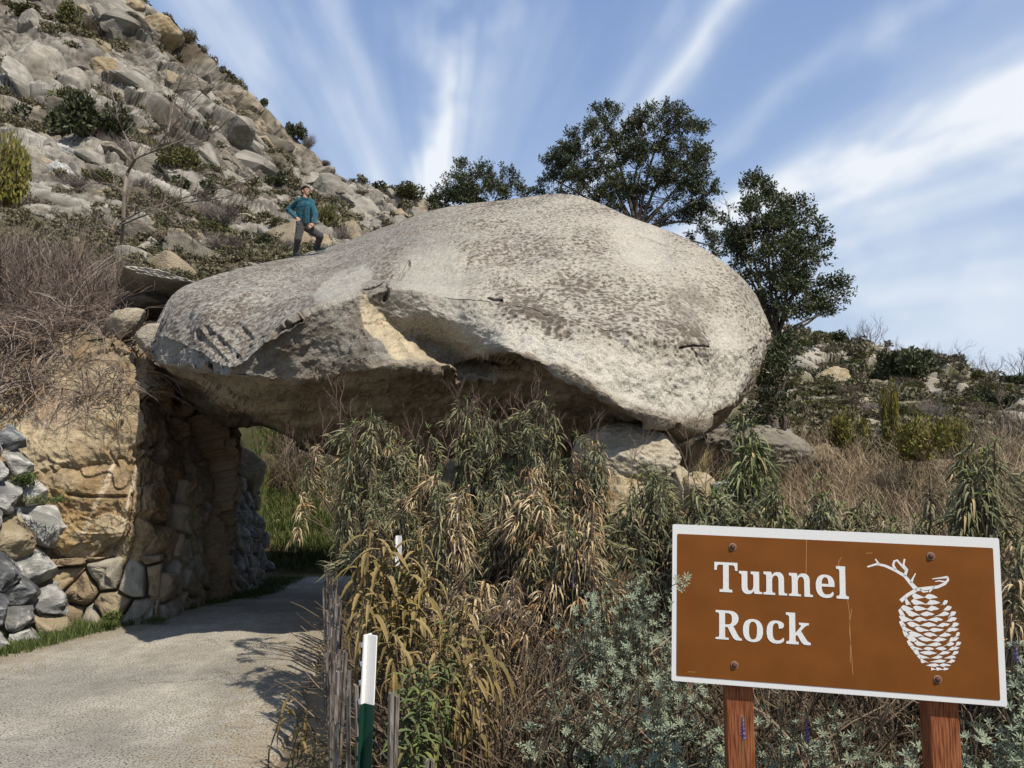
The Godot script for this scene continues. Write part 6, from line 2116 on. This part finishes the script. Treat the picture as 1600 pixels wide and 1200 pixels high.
# ---------------------------------------------------------------- the sign
func build_sign() -> void:
	var tl := P(1051, 819, 2.60)
	var tr := P(1559.5, 841, 2.43)
	var bl := P(1052, 1064.5, 2.585)
	var ux := (tr - tl).normalized()
	var uy := (bl - tl)
	uy = (uy - ux * uy.dot(ux)).normalized()
	var uz := ux.cross(-uy).normalized()
	if uz.z < 0.0: uz = -uz
	var o := tl
	var at := func(px: float, py: float) -> Vector2:
		var ray := P(px, py, 1.0) - EYE
		var k := (o - EYE).dot(uz) / ray.dot(uz)
		var q := EYE + ray * k - o
		return Vector2(q.dot(ux), q.dot(uy))
	var outer := [at.call(1050.8, 818.8), at.call(1559.5, 841.0), at.call(1575.3, 1103.7), at.call(1051.9, 1064.6)]
	var wd: float = (outer[1].x + outer[2].x) * 0.5
	var ht: float = (outer[3].y + outer[2].y) * 0.5
	var foot := Vector3((tl.x + tr.x) * 0.5, ground_h((tl.x + tr.x) * 0.5, 2.5), (tl.z + tr.z) * 0.5)
	var t := thing("park_sign", "brown park sign with white border, lettering and pine cone on two posts", "sign", foot)
	var frame := Transform3D(Basis(ux, -uy, uz), o - foot)
	var white := flat(0.74, 0.755, 0.75, 0.5)
	var brown := flat(0.19, 0.066, 0.0115, 0.5)
	# faint honeycomb of the reflective sheeting, and a little weathering
	white.albedo_texture = noise_tex(cells(0.09, 3, FastNoiseLite.RETURN_DISTANCE2_SUB), 256, ramp([Color(0.93, 0.935, 0.94), Color(1, 1, 1)], [0.0, 0.25]))
	white.uv1_triplanar = true
	white.uv1_scale = Vector3.ONE * 14.0
	brown.albedo_texture = noise_tex(noise(0.012, 4, 4), 256, ramp([Color(0.93, 0.92, 0.91), Color(1, 1, 1)], [0.2, 0.8]))
	brown.uv1_triplanar = true
	brown.uv1_scale = Vector3.ONE * 1.6
	var mb := MB.new()
	round_plate(mb, 0, 0, wd, ht, 0.0, -0.006, 0.006)
	part("panel", mb.mesh(white), t, white, frame)
	var a: Vector2 = at.call(1058.4, 834.0)
	var b: Vector2 = at.call(1563.0, 1094.0)
	mb = MB.new()
	round_plate(mb, wd * 0.0155, ht * 0.061, wd * 0.981, ht * 0.966, 0.0012, -0.001, 0.004)
	part("brown_face", mb.mesh(brown), t, brown, frame)
	# lettering
	var font := SystemFont.new()
	font.font_names = PackedStringArray(["Droid Serif"])
	font.font_weight = 700
	var words := [["Tunnel", Vector2(1116, 878), Vector2(1326, 934), 926.0], ["Rock", Vector2(1117, 953), Vector2(1265.5, 1007), 1000.0]]
	for w in words:
		var p0: Vector2 = at.call(w[1].x, w[1].y)
		var p1: Vector2 = at.call(w[2].x, w[2].y)
		var full := TextMesh.new()
		full.font = font
		full.text = w[0]
		full.font_size = 64
		full.pixel_size = 0.001
		full.depth = 0.0
		full.curve_step = 0.5
		var bb := full.get_aabb()
		var sx: float = (p1.x - p0.x) / bb.size.x
		var base0: Vector2 = at.call(w[1].x, w[3] - 2.0)
		var cap: float = base0.y - p0.y
		var sy := cap / (0.0457 if w[0] == "Tunnel" else 0.0457)
		# letter by letter, so that each is a piece of its own
		var x := 0.0
		var text: String = w[0]
		for i in text.length():
			var tm := TextMesh.new()
			tm.font = font
			tm.text = text.substr(i, 1)
			tm.font_size = 64
			tm.pixel_size = 0.001
			tm.depth = 0.0008
			tm.curve_step = 0.5
			tm.horizontal_alignment = HORIZONTAL_ALIGNMENT_LEFT
			tm.vertical_alignment = VERTICAL_ALIGNMENT_BOTTOM
			tm.material = white
			var adv: float = font.get_string_size(text.substr(0, i), HORIZONTAL_ALIGNMENT_LEFT, -1, 64).x * 0.001
			var desc: float = font.get_descent(64) * 0.001
			part("letter", tm, t, white, frame * Transform3D(Basis().scaled(Vector3(sx, sy, 1)), Vector3(p0.x + (adv - 0.001) * sx, -base0.y - desc * sy, 0.002)))
	# pine cone on a twig, cut from white sheeting
	var z8 := func(x: float, y: float) -> Vector3:
		var q: Vector2 = at.call(1020.0 + x / 2.7586, 800.0 + y / 2.7586)
		return Vector3(q.x, -q.y, 0.0)
	mb = MB.new()
	var strokes := [[[1068, 384], [1098, 358], [1136, 334], 15, 15], [[1136, 334], [1112, 306], [1084, 274], [1044, 250], [1002, 232], [966, 224], [924, 236], 17, 7], [[976, 226], [958, 202], 10, 4], [[1046, 250], [1036, 228], [1040, 212], [1052, 208], [1070, 228], [1090, 252], 11, 7], [[1084, 276], [1094, 248], [1080, 228], [1085, 202], 13, 7], [[1112, 306], [1120, 286], [1132, 264], 12, 4], [[1134, 334], [1180, 330], [1228, 322], [1258, 308], [1272, 292], [1268, 278], 16, 8], [[1268, 280], [1238, 284], [1204, 288], 9, 4], [[1258, 300], [1232, 296], [1216, 300], 7, 3], [[1190, 344], [1202, 334], [1216, 318], 9, 4], [[1150, 330], [1166, 344], [1186, 342], 10, 5]]
	for s in strokes:
		var n: int = s.size() - 2
		var pts := []
		for i in n: pts.push_back(Vector2(s[i][0], s[i][1]))
		var prev := []
		for i in n:
			var dir: Vector2 = (pts[mini(i + 1, n - 1)] - pts[maxi(i - 1, 0)]).normalized()
			var side := Vector2(-dir.y, dir.x)
			var w: float = lerpf(s[n], s[n + 1], float(i) / (n - 1)) * 0.5
			var e0: Vector2 = pts[i] + side * w * R(0.85, 1.2)
			var e1: Vector2 = pts[i] - side * w * R(0.85, 1.2)
			var now := [z8.call(e0.x, e0.y), z8.call(e1.x, e1.y)]
			if i > 0: mb.quad(prev[0], now[0], now[1], prev[1], Color.WHITE)
			prev = now
	part("twig_emblem", mb.mesh(white), t, white, frame * Transform3D(Basis(), Vector3(0, 0, 0.0016)))
	mb = MB.new()
	var left := [Vector2(352, 1135), Vector2(372, 1108), Vector2(400, 1076), Vector2(440, 1060), Vector2(480, 1060), Vector2(525, 1072), Vector2(570, 1098), Vector2(610, 1122), Vector2(640, 1150), Vector2(668, 1190), Vector2(690, 1225)]
	var rite := [Vector2(352, 1200), Vector2(372, 1240), Vector2(400, 1276), Vector2(440, 1304), Vector2(480, 1314), Vector2(525, 1318), Vector2(570, 1325), Vector2(610, 1316), Vector2(640, 1302), Vector2(668, 1280), Vector2(690, 1255)]
	var y := 366.0
	var row := 0
	while y < 684.0:
		var l := curve(y, left)
		var r := curve(y, rite)
		var n := maxi(2, int(round((r - l) / 58.0)))
		var step := (r - l) / n
		var hh := lerpf(15.0, 9.0, (y - 366.0) / 320.0)
		for i in range(-1, n + 1):
			var c := l + (i + 0.5 + (0.5 if row % 2 else 0.0)) * step
			var w := step * R(0.45, 0.6)
			if c < l - 4.0 or c > r + 4.0: continue
			var x0 := maxf(c - w, l - R(0, 5))
			var x1 := minf(c + w, r + R(0, 6))
			if x1 - x0 < 12.0: continue
			var tilt := (c - (l + r) * 0.5) * 0.14 + R(-5, 5)
			var m := (x0 + x1) * 0.5 + R(-12, 12)
			# a scale: a pointed leaf shape with a ragged lower edge
			var ring := [Vector2(x0, y + tilt + R(-2, 2)), Vector2(lerpf(x0, m, 0.5), y - hh * 0.62 + tilt), Vector2(m, y - hh * R(0.8, 1.0)), Vector2(lerpf(m, x1, 0.5), y - hh * 0.55 - tilt * 0.3), Vector2(x1, y - tilt * 0.5 + R(-3, 3)), Vector2(lerpf(m, x1, 0.62), y + hh * 0.35), Vector2(lerpf(m, x1, 0.3), y + hh * R(0.25, 0.5)), Vector2(m, y + hh * R(0.55, 0.8)), Vector2(lerpf(x0, m, 0.5), y + hh * R(0.3, 0.6))]
			var mid := z8.call(m, y) as Vector3
			for k in ring.size():
				var p: Vector2 = ring[k]
				var q: Vector2 = ring[(k + 1) % ring.size()]
				mb.tri(mid, z8.call(p.x, p.y), z8.call(q.x, q.y), Color.WHITE)
		y += hh * 1.72
		row += 1
	part("pine_cone_emblem", mb.mesh(white), t, white, frame * Transform3D(Basis(), Vector3(0, 0, 0.0016)))
	# scratches
	var pale := flat(0.42, 0.23, 0.10, 0.7)
	mb = MB.new()
	for s in [[[838, 372], [848, 440], [848, 520], [856, 610], [862, 700]], [[858, 418], [848, 470], [852, 560], [850, 650]], [[812, 195], [800, 215], [802, 235]], [[918, 178], [946, 176]], [[150, 688], [184, 690]], [[662, 120], [660, 300]]]:
		for i in s.size() - 1:
			var p: Vector3 = z8.call(s[i][0], s[i][1])
			var q: Vector3 = z8.call(s[i + 1][0], s[i + 1][1])
			var side := (q - p).cross(Vector3(0, 0, 1)).normalized() * 0.0008
			mb.quad(p - side, p + side, q + side, q - side, Color.WHITE)
	part("scratches", mb.mesh(pale), t, pale, frame * Transform3D(Basis(), Vector3(0, 0, 0.0015)))
	# rusty bolts
	var rust := flat(0.10, 0.045, 0.03, 0.55)
	var washer := flat(0.24, 0.17, 0.13, 0.6)
	for q in [Vector2(1144.7, 854.4), Vector2(1454, 869), Vector2(1147.6, 1039), Vector2(1464.7, 1061.3)]:
		var c: Vector2 = at.call(q.x, q.y)
		var wm := MB.new()
		lathe(wm, [Vector2(0.0, 0.0026), Vector2(0.0115, 0.0026), Vector2(0.0125, 0.0015), Vector2(0.0125, 0.0)], 20)
		var bolt := part("bolt", lathe_mesh([Vector2(0.0001, 0.0085), Vector2(0.004, 0.0078), Vector2(0.0075, 0.0058), Vector2(0.0092, 0.0026)], 20, rust), t, rust, frame * Transform3D(Basis(), Vector3(c.x, -c.y, 0.0012)))
		part("washer", wm.mesh(washer), bolt, washer)
	# posts of red-stained timber
	var wood := tinted(0.85)
	wood.albedo_texture = noise_tex(noise(0.03, 5, 46), 512, ramp([Color(0.62, 0.55, 0.50), Color(0.86, 0.8, 0.76), Color(1, 1, 1)], [0.15, 0.45, 0.8]))
	wood.uv1_triplanar = true
	wood.uv1_scale = Vector3(9.0, 0.55, 9.0)
	wood.heightmap_enabled = true
	wood.heightmap_texture = wood.albedo_texture
	wood.heightmap_scale = 0.25
	for q in [[1128.5, 1168.5, 1072.0], [1450.0, 1490.0, 1096.0]]:
		var c0: Vector2 = at.call(q[0], q[2])
		var c1: Vector2 = at.call(q[1], q[2])
		var cx := (c0.x + c1.x) * 0.5
		var p := o + ux * cx - uz * (0.0445 + 0.0065)
		var low := ground_h(p.x, -p.z) - 0.15
		var high := (o + uy * 0.04).y - ux.y * 0.0
		var pm := MB.new()
		var flatx := Vector3(ux.x, 0, ux.z).normalized()
		var bs := Basis(flatx, UPV, flatx.cross(UPV))
		var h := high - low
		var ring := [Vector2(-0.0445, -0.040), Vector2(-0.0445, 0.040), Vector2(-0.040, 0.0445), Vector2(0.040, 0.0445), Vector2(0.0445, 0.040), Vector2(0.0445, -0.040), Vector2(0.040, -0.0445), Vector2(-0.040, -0.0445)]
		for j in 9:
			for e in ring: pm.pt(Vector3(e.x + R(-0.0004, 0.0004), h * j / 8.0, e.y), Color(0.32, 0.13, 0.063) * R(0.95, 1.05))
		for j in 8:
			for e in 8:
				var k0 := j * 8 + e
				var k1 := j * 8 + (e + 1) % 8
				pm.ix.append_array(PackedInt32Array([k0, k1, k0 + 8, k1, k1 + 8, k0 + 8]))
		for e in range(1, 7): pm.ix.append_array(PackedInt32Array([64, 64 + e, 64 + e + 1]))
		var px := part("post", pm.mesh(wood), t, wood, Transform3D(bs, Vector3(p.x, low, p.z) - foot))

func round_plate(mb: MB, x0: float, y0: float, x1: float, y1: float, z0: float, z1: float, r: float) -> void:
	var ring := []
	for k in 4:
		var c: Vector2 = [Vector2(x1 - r, y0 + r), Vector2(x1 - r, y1 - r), Vector2(x0 + r, y1 - r), Vector2(x0 + r, y0 + r)][k]
		for j in 4:
			var a := -PI / 2 + k * PI / 2 + j * PI / 6
			ring.push_back(c + Vector2(cos(a), sin(a)) * r)
	var mid := Vector2((x0 + x1) * 0.5, (y0 + y1) * 0.5)
	for i in ring.size():
		var p: Vector2 = ring[i]
		var q: Vector2 = ring[(i + 1) % ring.size()]
		mb.tri(Vector3(mid.x, -mid.y, z0), Vector3(p.x, -p.y, z0), Vector3(q.x, -q.y, z0), Color.WHITE)
		mb.tri(Vector3(mid.x, -mid.y, z1), Vector3(q.x, -q.y, z1), Vector3(p.x, -p.y, z1), Color.WHITE)
		mb.quad(Vector3(p.x, -p.y, z0), Vector3(p.x, -p.y, z1), Vector3(q.x, -q.y, z1), Vector3(q.x, -q.y, z0), Color.WHITE)

func lathe(mb: MB, prof: Array, n: int) -> void:
	var k0 := mb.v.size()
	for p in prof:
		for i in n: mb.pt(Vector3(cos(TAU * i / n) * p.x, sin(TAU * i / n) * p.x, p.y), Color.WHITE)
	for j in prof.size() - 1:
		for i in n:
			var a := k0 + j * n + i
			var b := k0 + j * n + (i + 1) % n
			mb.ix.append_array(PackedInt32Array([a, b, a + n, b, b + n, a + n]))

func lathe_mesh(prof: Array, n: int, mat: Material) -> ArrayMesh:
	var mb := MB.new()
	lathe(mb, prof, n)
	return mb.mesh(mat)

# ---------------------------------------------------------------- the person on the boulder
# a skin round tapered bones, joined smoothly and meshed by surface nets
func flesh(mb: MB, bones: Array, k: float, cell: float, wrinkle := 0.0) -> void:
	var lo := Vector3(1e9, 1e9, 1e9)
	var hi := -lo
	for b in bones:
		var r := maxf(b[2], b[3]) + cell * 2.5
		for e in [b[0], b[1]]:
			lo = lo.min(e - Vector3.ONE * r)
			hi = hi.max(e + Vector3.ONE * r)
	var nx := int((hi.x - lo.x) / cell) + 2
	var ny := int((hi.y - lo.y) / cell) + 2
	var nz := int((hi.z - lo.z) / cell) + 2
	var f := PackedFloat32Array()
	f.resize(nx * ny * nz)
	f.fill(1.0)
	for b in bones:
		var a: Vector3 = b[0]
		var ab: Vector3 = b[1] - a
		var l2 := maxf(ab.length_squared(), 1e-9)
		var r0: float = b[2]
		var r1: float = b[3]
		var rr := maxf(r0, r1) + k + cell * 2.0
		var mn: Vector3 = ((a.min(b[1]) - Vector3.ONE * rr - lo) / cell).floor()
		var mx: Vector3 = ((a.max(b[1]) + Vector3.ONE * rr - lo) / cell).ceil()
		for z in range(maxi(0, int(mn.z)), mini(nz, int(mx.z) + 1)):
			for y in range(maxi(0, int(mn.y)), mini(ny, int(mx.y) + 1)):
				for x in range(maxi(0, int(mn.x)), mini(nx, int(mx.x) + 1)):
					var p := lo + Vector3(x, y, z) * cell
					var h := clampf((p - a).dot(ab) / l2, 0.0, 1.0)
					var d := p.distance_to(a + ab * h) - lerpf(r0, r1, h)
					var i := (z * ny + y) * nx + x
					var o := f[i]
					var m := clampf(0.5 + 0.5 * (o - d) / k, 0.0, 1.0)
					f[i] = lerpf(o, d, m) - k * m * (1.0 - m)
	var wr := noise(14.0, 2, 6)
	if wrinkle > 0.0:
		for z in nz:
			for y in ny:
				for x in nx:
					var i := (z * ny + y) * nx + x
					if absf(f[i]) < cell * 3.0: f[i] += wr.get_noise_3dv((lo + Vector3(x, y * 1.6, z) * cell)) * wrinkle
	var at := PackedInt32Array()
	at.resize(f.size())
	at.fill(-1)
	var st := [1, nx, nx * ny]
	for z in nz - 1:
		for y in ny - 1:
			for x in nx - 1:
				var i := (z * ny + y) * nx + x
				var sum := Vector3.ZERO
				var n := 0
				for c in 8:
					var x0 := c & 1
					var y0 := (c >> 1) & 1
					var z0 := (c >> 2) & 1
					var fa := f[i + x0 + y0 * nx + z0 * nx * ny]
					for ax in 3:
						if c & (1 << ax): continue
						var fb := f[i + x0 + y0 * nx + z0 * nx * ny + int(st[ax])]
						if (fa < 0.0) != (fb < 0.0):
							var t := fa / (fa - fb)
							sum += Vector3(x0 + (t if ax == 0 else 0.0), y0 + (t if ax == 1 else 0.0), z0 + (t if ax == 2 else 0.0))
							n += 1
				if n > 0:
					var p := lo + (Vector3(x, y, z) + sum / n) * cell
					var best := 1e9
					var col := Color.WHITE
					for b in bones:
						var ab: Vector3 = b[1] - b[0]
						var h := clampf((p - b[0]).dot(ab) / maxf(ab.length_squared(), 1e-9), 0.0, 1.0)
						var d := p.distance_to(b[0] + ab * h) - lerpf(b[2], b[3], h)
						if d < best:
							best = d
							col = b[4]
					at[i] = mb.pt(p, col)
	for z in range(1, nz - 1):
		for y in range(1, ny - 1):
			for x in range(1, nx - 1):
				var i := (z * ny + y) * nx + x
				for ax in 3:
					var inside := f[i] < 0.0
					if inside == (f[i + int(st[ax])] < 0.0): continue
					var u: int = st[(ax + 1) % 3]
					var v: int = st[(ax + 2) % 3]
					var q := [at[i], at[i - u], at[i - u - v], at[i - v]]
					if q.min() < 0: continue
					if not inside: q.reverse()
					mb.ix.append_array(PackedInt32Array([q[0], q[2], q[1], q[0], q[3], q[2]]))

func build_person() -> void:
	var d := 17.0
	var J := func(x: float, y: float, dz: float) -> Vector3: return P(x, y, d + dz)
	var skin := Color(0.52, 0.31, 0.215)
	var base: Vector3 = J.call(472, 398, 0)
	var t := thing("person", "person in teal jacket and dark trousers standing on the boulder, hand on hip", "person", base)
	var o := base
	var hip: Vector3 = J.call(475, 350, 0.05) - o
	var chest: Vector3 = J.call(476, 323, 0.0) - o
	var neck: Vector3 = J.call(476.5, 310, -0.02) - o
	var head: Vector3 = J.call(477.2, 299, -0.03) - o
	var sl: Vector3 = J.call(467, 314, -0.06) - o
	var sr: Vector3 = J.call(485.5, 316, 0.02) - o
	var el: Vector3 = J.call(451, 328, 0.05) - o
	var er: Vector3 = J.call(493, 335, -0.10) - o
	var wl: Vector3 = J.call(463.5, 340.5, -0.18) - o
	var wr: Vector3 = J.call(490.5, 350, -0.22) - o
	var hl: Vector3 = J.call(469.5, 354, 0.0) - o
	var hr: Vector3 = J.call(480, 355, 0.06) - o
	var kl: Vector3 = J.call(465.5, 374, -0.10) - o
	var kr: Vector3 = J.call(500, 369, -0.10) - o
	var al: Vector3 = J.call(462, 396, 0.05) - o
	var ar: Vector3 = J.call(495.5, 388, 0.12) - o
	var look := Vector3(0.86, 0.08, 0.50).normalized()
	var side := UPV.cross(look).normalized()
	var up := look.cross(side).normalized()
	# the body under the clothes
	var body := MB.new()
	flesh(body, [[hip, chest, 0.115, 0.125, skin], [chest, neck + Vector3(0, -0.04, 0), 0.115, 0.06, skin], [neck + Vector3(0, -0.06, 0), head + Vector3(0, -0.05, 0), 0.052, 0.05, skin], [sl, el, 0.05, 0.04, skin], [el, wl, 0.04, 0.028, skin], [sr, er, 0.05, 0.04, skin], [er, wr, 0.04, 0.028, skin], [hl, kl, 0.075, 0.052, skin], [kl, al, 0.05, 0.036, skin], [hr, kr, 0.075, 0.052, skin], [kr, ar, 0.05, 0.036, skin]], 0.03, 0.016)
	var hd := func(a: float, b: float, c: float) -> Vector3: return head + side * a + up * b + look * c
	flesh(body, [[hd.call(0, 0.025, -0.025), hd.call(0, 0.03, 0.02), 0.078, 0.076, skin], [hd.call(0, -0.035, 0.035), hd.call(0, -0.07, 0.055), 0.058, 0.036, skin], [hd.call(0, 0.005, 0.095), hd.call(0, -0.02, 0.108), 0.009, 0.014, skin], [hd.call(-0.078, 0.0, -0.005), hd.call(-0.08, -0.03, -0.002), 0.016, 0.011, skin], [hd.call(0.078, 0.0, -0.005), hd.call(0.08, -0.03, -0.002), 0.016, 0.011, skin], [hd.call(-0.02, -0.052, 0.092), hd.call(0.02, -0.052, 0.092), 0.008, 0.008, Color(0.42, 0.19, 0.15)], [hd.call(-0.035, 0.03, 0.083), hd.call(0.035, 0.03, 0.083), 0.011, 0.011, skin]], 0.022, 0.006)
	# hands: palm, thumb and four fingers each, resting on hip and thigh
	for h in 2:
		var w := wl if h == 0 else wr
		var fwd := (Vector3(0.55, -0.55, 0.5) if h == 0 else Vector3(-0.75, -0.6, 0.2)).normalized()
		var across := fwd.cross(Vector3(0, 0, 1)).normalized()
		var palm := w + fwd * 0.05
		var bones := [[w, palm, 0.027, 0.032, skin], [palm + across * 0.022, w + fwd * 0.085 + across * 0.026, 0.018, 0.014, skin], [palm - across * 0.022, w + fwd * 0.085 - across * 0.026, 0.018, 0.014, skin]]
		for k in 4:
			var s := (k - 1.5) * 0.021
			var root := w + fwd * 0.085 + across * s
			var len: float = [0.058, 0.068, 0.064, 0.05][k]
			var bend := (fwd + Vector3(0, -0.35, -0.25)).normalized()
			bones.push_back([root, root + fwd * len * 0.5, 0.010, 0.009, skin])
			bones.push_back([root + fwd * len * 0.5, root + fwd * len * 0.5 + bend * len * 0.5, 0.009, 0.007, skin])
		bones.push_back([w + fwd * 0.03 + across * 0.026, w + fwd * 0.062 + across * 0.056, 0.012, 0.010, skin])
		bones.push_back([w + fwd * 0.062 + across * 0.056, w + fwd * 0.09 + across * 0.060, 0.010, 0.008, skin])
		flesh(body, bones, 0.008, 0.006)
	var skin_m := tinted(0.55)
	part("body", body.smooth().mesh(skin_m), t, skin_m)
	var cloth := tinted(0.9)
	cloth.rim_enabled = true
	cloth.rim = 0.3
	var teal := Color(0.02, 0.088, 0.12)
	var jk := MB.new()
	var cl := (wl - el).normalized()
	var cr := (wr - er).normalized()
	flesh(jk, [[hip + Vector3(-0.06, 0.04, 0), chest + Vector3(-0.06, 0, 0), 0.125, 0.135, teal], [hip + Vector3(0.06, 0.03, 0.02), chest + Vector3(0.05, 0, 0.02), 0.12, 0.13, teal], [chest, neck + Vector3(0, -0.06, 0), 0.135, 0.085, teal], [sl, sr, 0.078, 0.078, teal], [sl, el, 0.078, 0.066, teal], [el, wl - cl * 0.02, 0.064, 0.046, teal], [sr, er, 0.078, 0.064, teal], [er, wr - cr * 0.02, 0.062, 0.046, teal], [neck + Vector3(-0.05, -0.035, 0.05), neck + Vector3(0.06, -0.05, 0.03), 0.05, 0.045, Color(0.012, 0.05, 0.07)]], 0.03, 0.016, 0.010)
	part("jacket", jk.smooth().mesh(cloth), t, cloth)
	var trim := MB.new()
	var dk := Color(0.01, 0.02, 0.03)
	var zip := PackedVector3Array()
	for k in 6:
		var f := k / 5.0
		zip.push_back((neck + Vector3(0.03, -0.08, 0.08)).lerp(hip + Vector3(0.055, 0.0, 0.155), f) + Vector3(0, 0, 0.045 * sin(f * PI)))
	trim.tube(zip, 0.006, 0.006, 4, dk)
	for s in [-0.05, 0.06]: trim.tube(PackedVector3Array([neck + Vector3(s, -0.05, 0.09), neck + Vector3(s - 0.01, -0.15, 0.135), neck + Vector3(s, -0.22, 0.15)]), 0.004, 0.004, 4, dk)
	part("zip_and_cords", trim.mesh(cloth), t)
	var grey := Color(0.055, 0.054, 0.054)
	var tr := MB.new()
	flesh(tr, [[hip + Vector3(-0.06, 0.02, 0), hip + Vector3(0.07, 0.02, 0.02), 0.118, 0.115, grey], [hl, kl, 0.105, 0.078, grey], [kl, al + Vector3(0, 0.03, 0), 0.076, 0.062, grey], [hr, kr, 0.105, 0.08, grey], [kr, ar + Vector3(0, 0.03, 0), 0.078, 0.062, grey]], 0.03, 0.016, 0.016)
	part("trousers", tr.smooth().mesh(cloth), t)
	for a in [al, ar]:
		var sh := MB.new()
		var toe := Vector3(0.12, -0.045, 0.10) if a == al else Vector3(0.16, -0.02, 0.08)
		flesh(sh, [[a + Vector3(-0.02, -0.03, -0.02), a + toe * 0.6 + Vector3(0, -0.02, 0), 0.048, 0.045, Color(0.03, 0.03, 0.035)], [a + toe * 0.5 + Vector3(0, -0.02, 0), a + toe * 1.2 + Vector3(0, -0.02, 0), 0.045, 0.038, Color(0.03, 0.03, 0.035)], [a + Vector3(-0.02, -0.065, -0.02), a + toe * 1.2 + Vector3(0, -0.05, 0), 0.03, 0.028, Color(0.55, 0.55, 0.53)]], 0.02, 0.010)
		part("shoe", sh.smooth().mesh(cloth), t)
	var hair := MB.new()
	var black := Color(0.012, 0.010, 0.010)
	flesh(hair, [[hd.call(0, 0.045, -0.03), hd.call(0, 0.055, 0.02), 0.083, 0.078, black], [hd.call(0, 0.0, -0.06), hd.call(0, -0.03, -0.06), 0.055, 0.045, black], [hd.call(-0.05, 0.075, 0.045), hd.call(0.05, 0.078, 0.05), 0.034, 0.034, black], [hd.call(-0.074, 0.03, 0.02), hd.call(-0.074, 0.0, 0.012), 0.018, 0.010, black], [hd.call(0.074, 0.03, 0.02), hd.call(0.074, 0.0, 0.012), 0.018, 0.010, black], [hd.call(0, 0.11, -0.03), hd.call(0, 0.115, 0.0), 0.03, 0.03, black]], 0.02, 0.008, 0.006)
	var hm := tinted(0.5)
	part("hair", hair.smooth().mesh(hm), t)
	var gl := MB.new()
	for s in [-1, 1]:
		var ring := PackedVector3Array()
		for k in 13: ring.push_back(hd.call(s * 0.033 + cos(TAU * k / 12) * 0.022, 0.012 + sin(TAU * k / 12) * 0.018, 0.108))
		gl.tube(ring, 0.0022, 0.0022, 4, Color(0.03, 0.03, 0.03))
		gl.tube(PackedVector3Array([hd.call(s * 0.055, 0.014, 0.106), hd.call(s * 0.08, 0.014, 0.05), hd.call(s * 0.082, 0.01, -0.01)]), 0.002, 0.002, 4, Color(0.03, 0.03, 0.03))
	gl.tube(PackedVector3Array([hd.call(-0.011, 0.014, 0.108), hd.call(0, 0.017, 0.112), hd.call(0.011, 0.014, 0.108)]), 0.002, 0.002, 4, Color(0.03, 0.03, 0.03))
	part("glasses", gl.mesh(hm), t)
	for s in [-1, 1]:
		var eye := MB.new()
		flesh(eye, [[hd.call(s * 0.03, 0.012, 0.082), hd.call(s * 0.034, 0.012, 0.080), 0.010, 0.010, Color(0.03, 0.02, 0.015)]], 0.004, 0.004)
		part("eye", eye.smooth().mesh(hm), t)
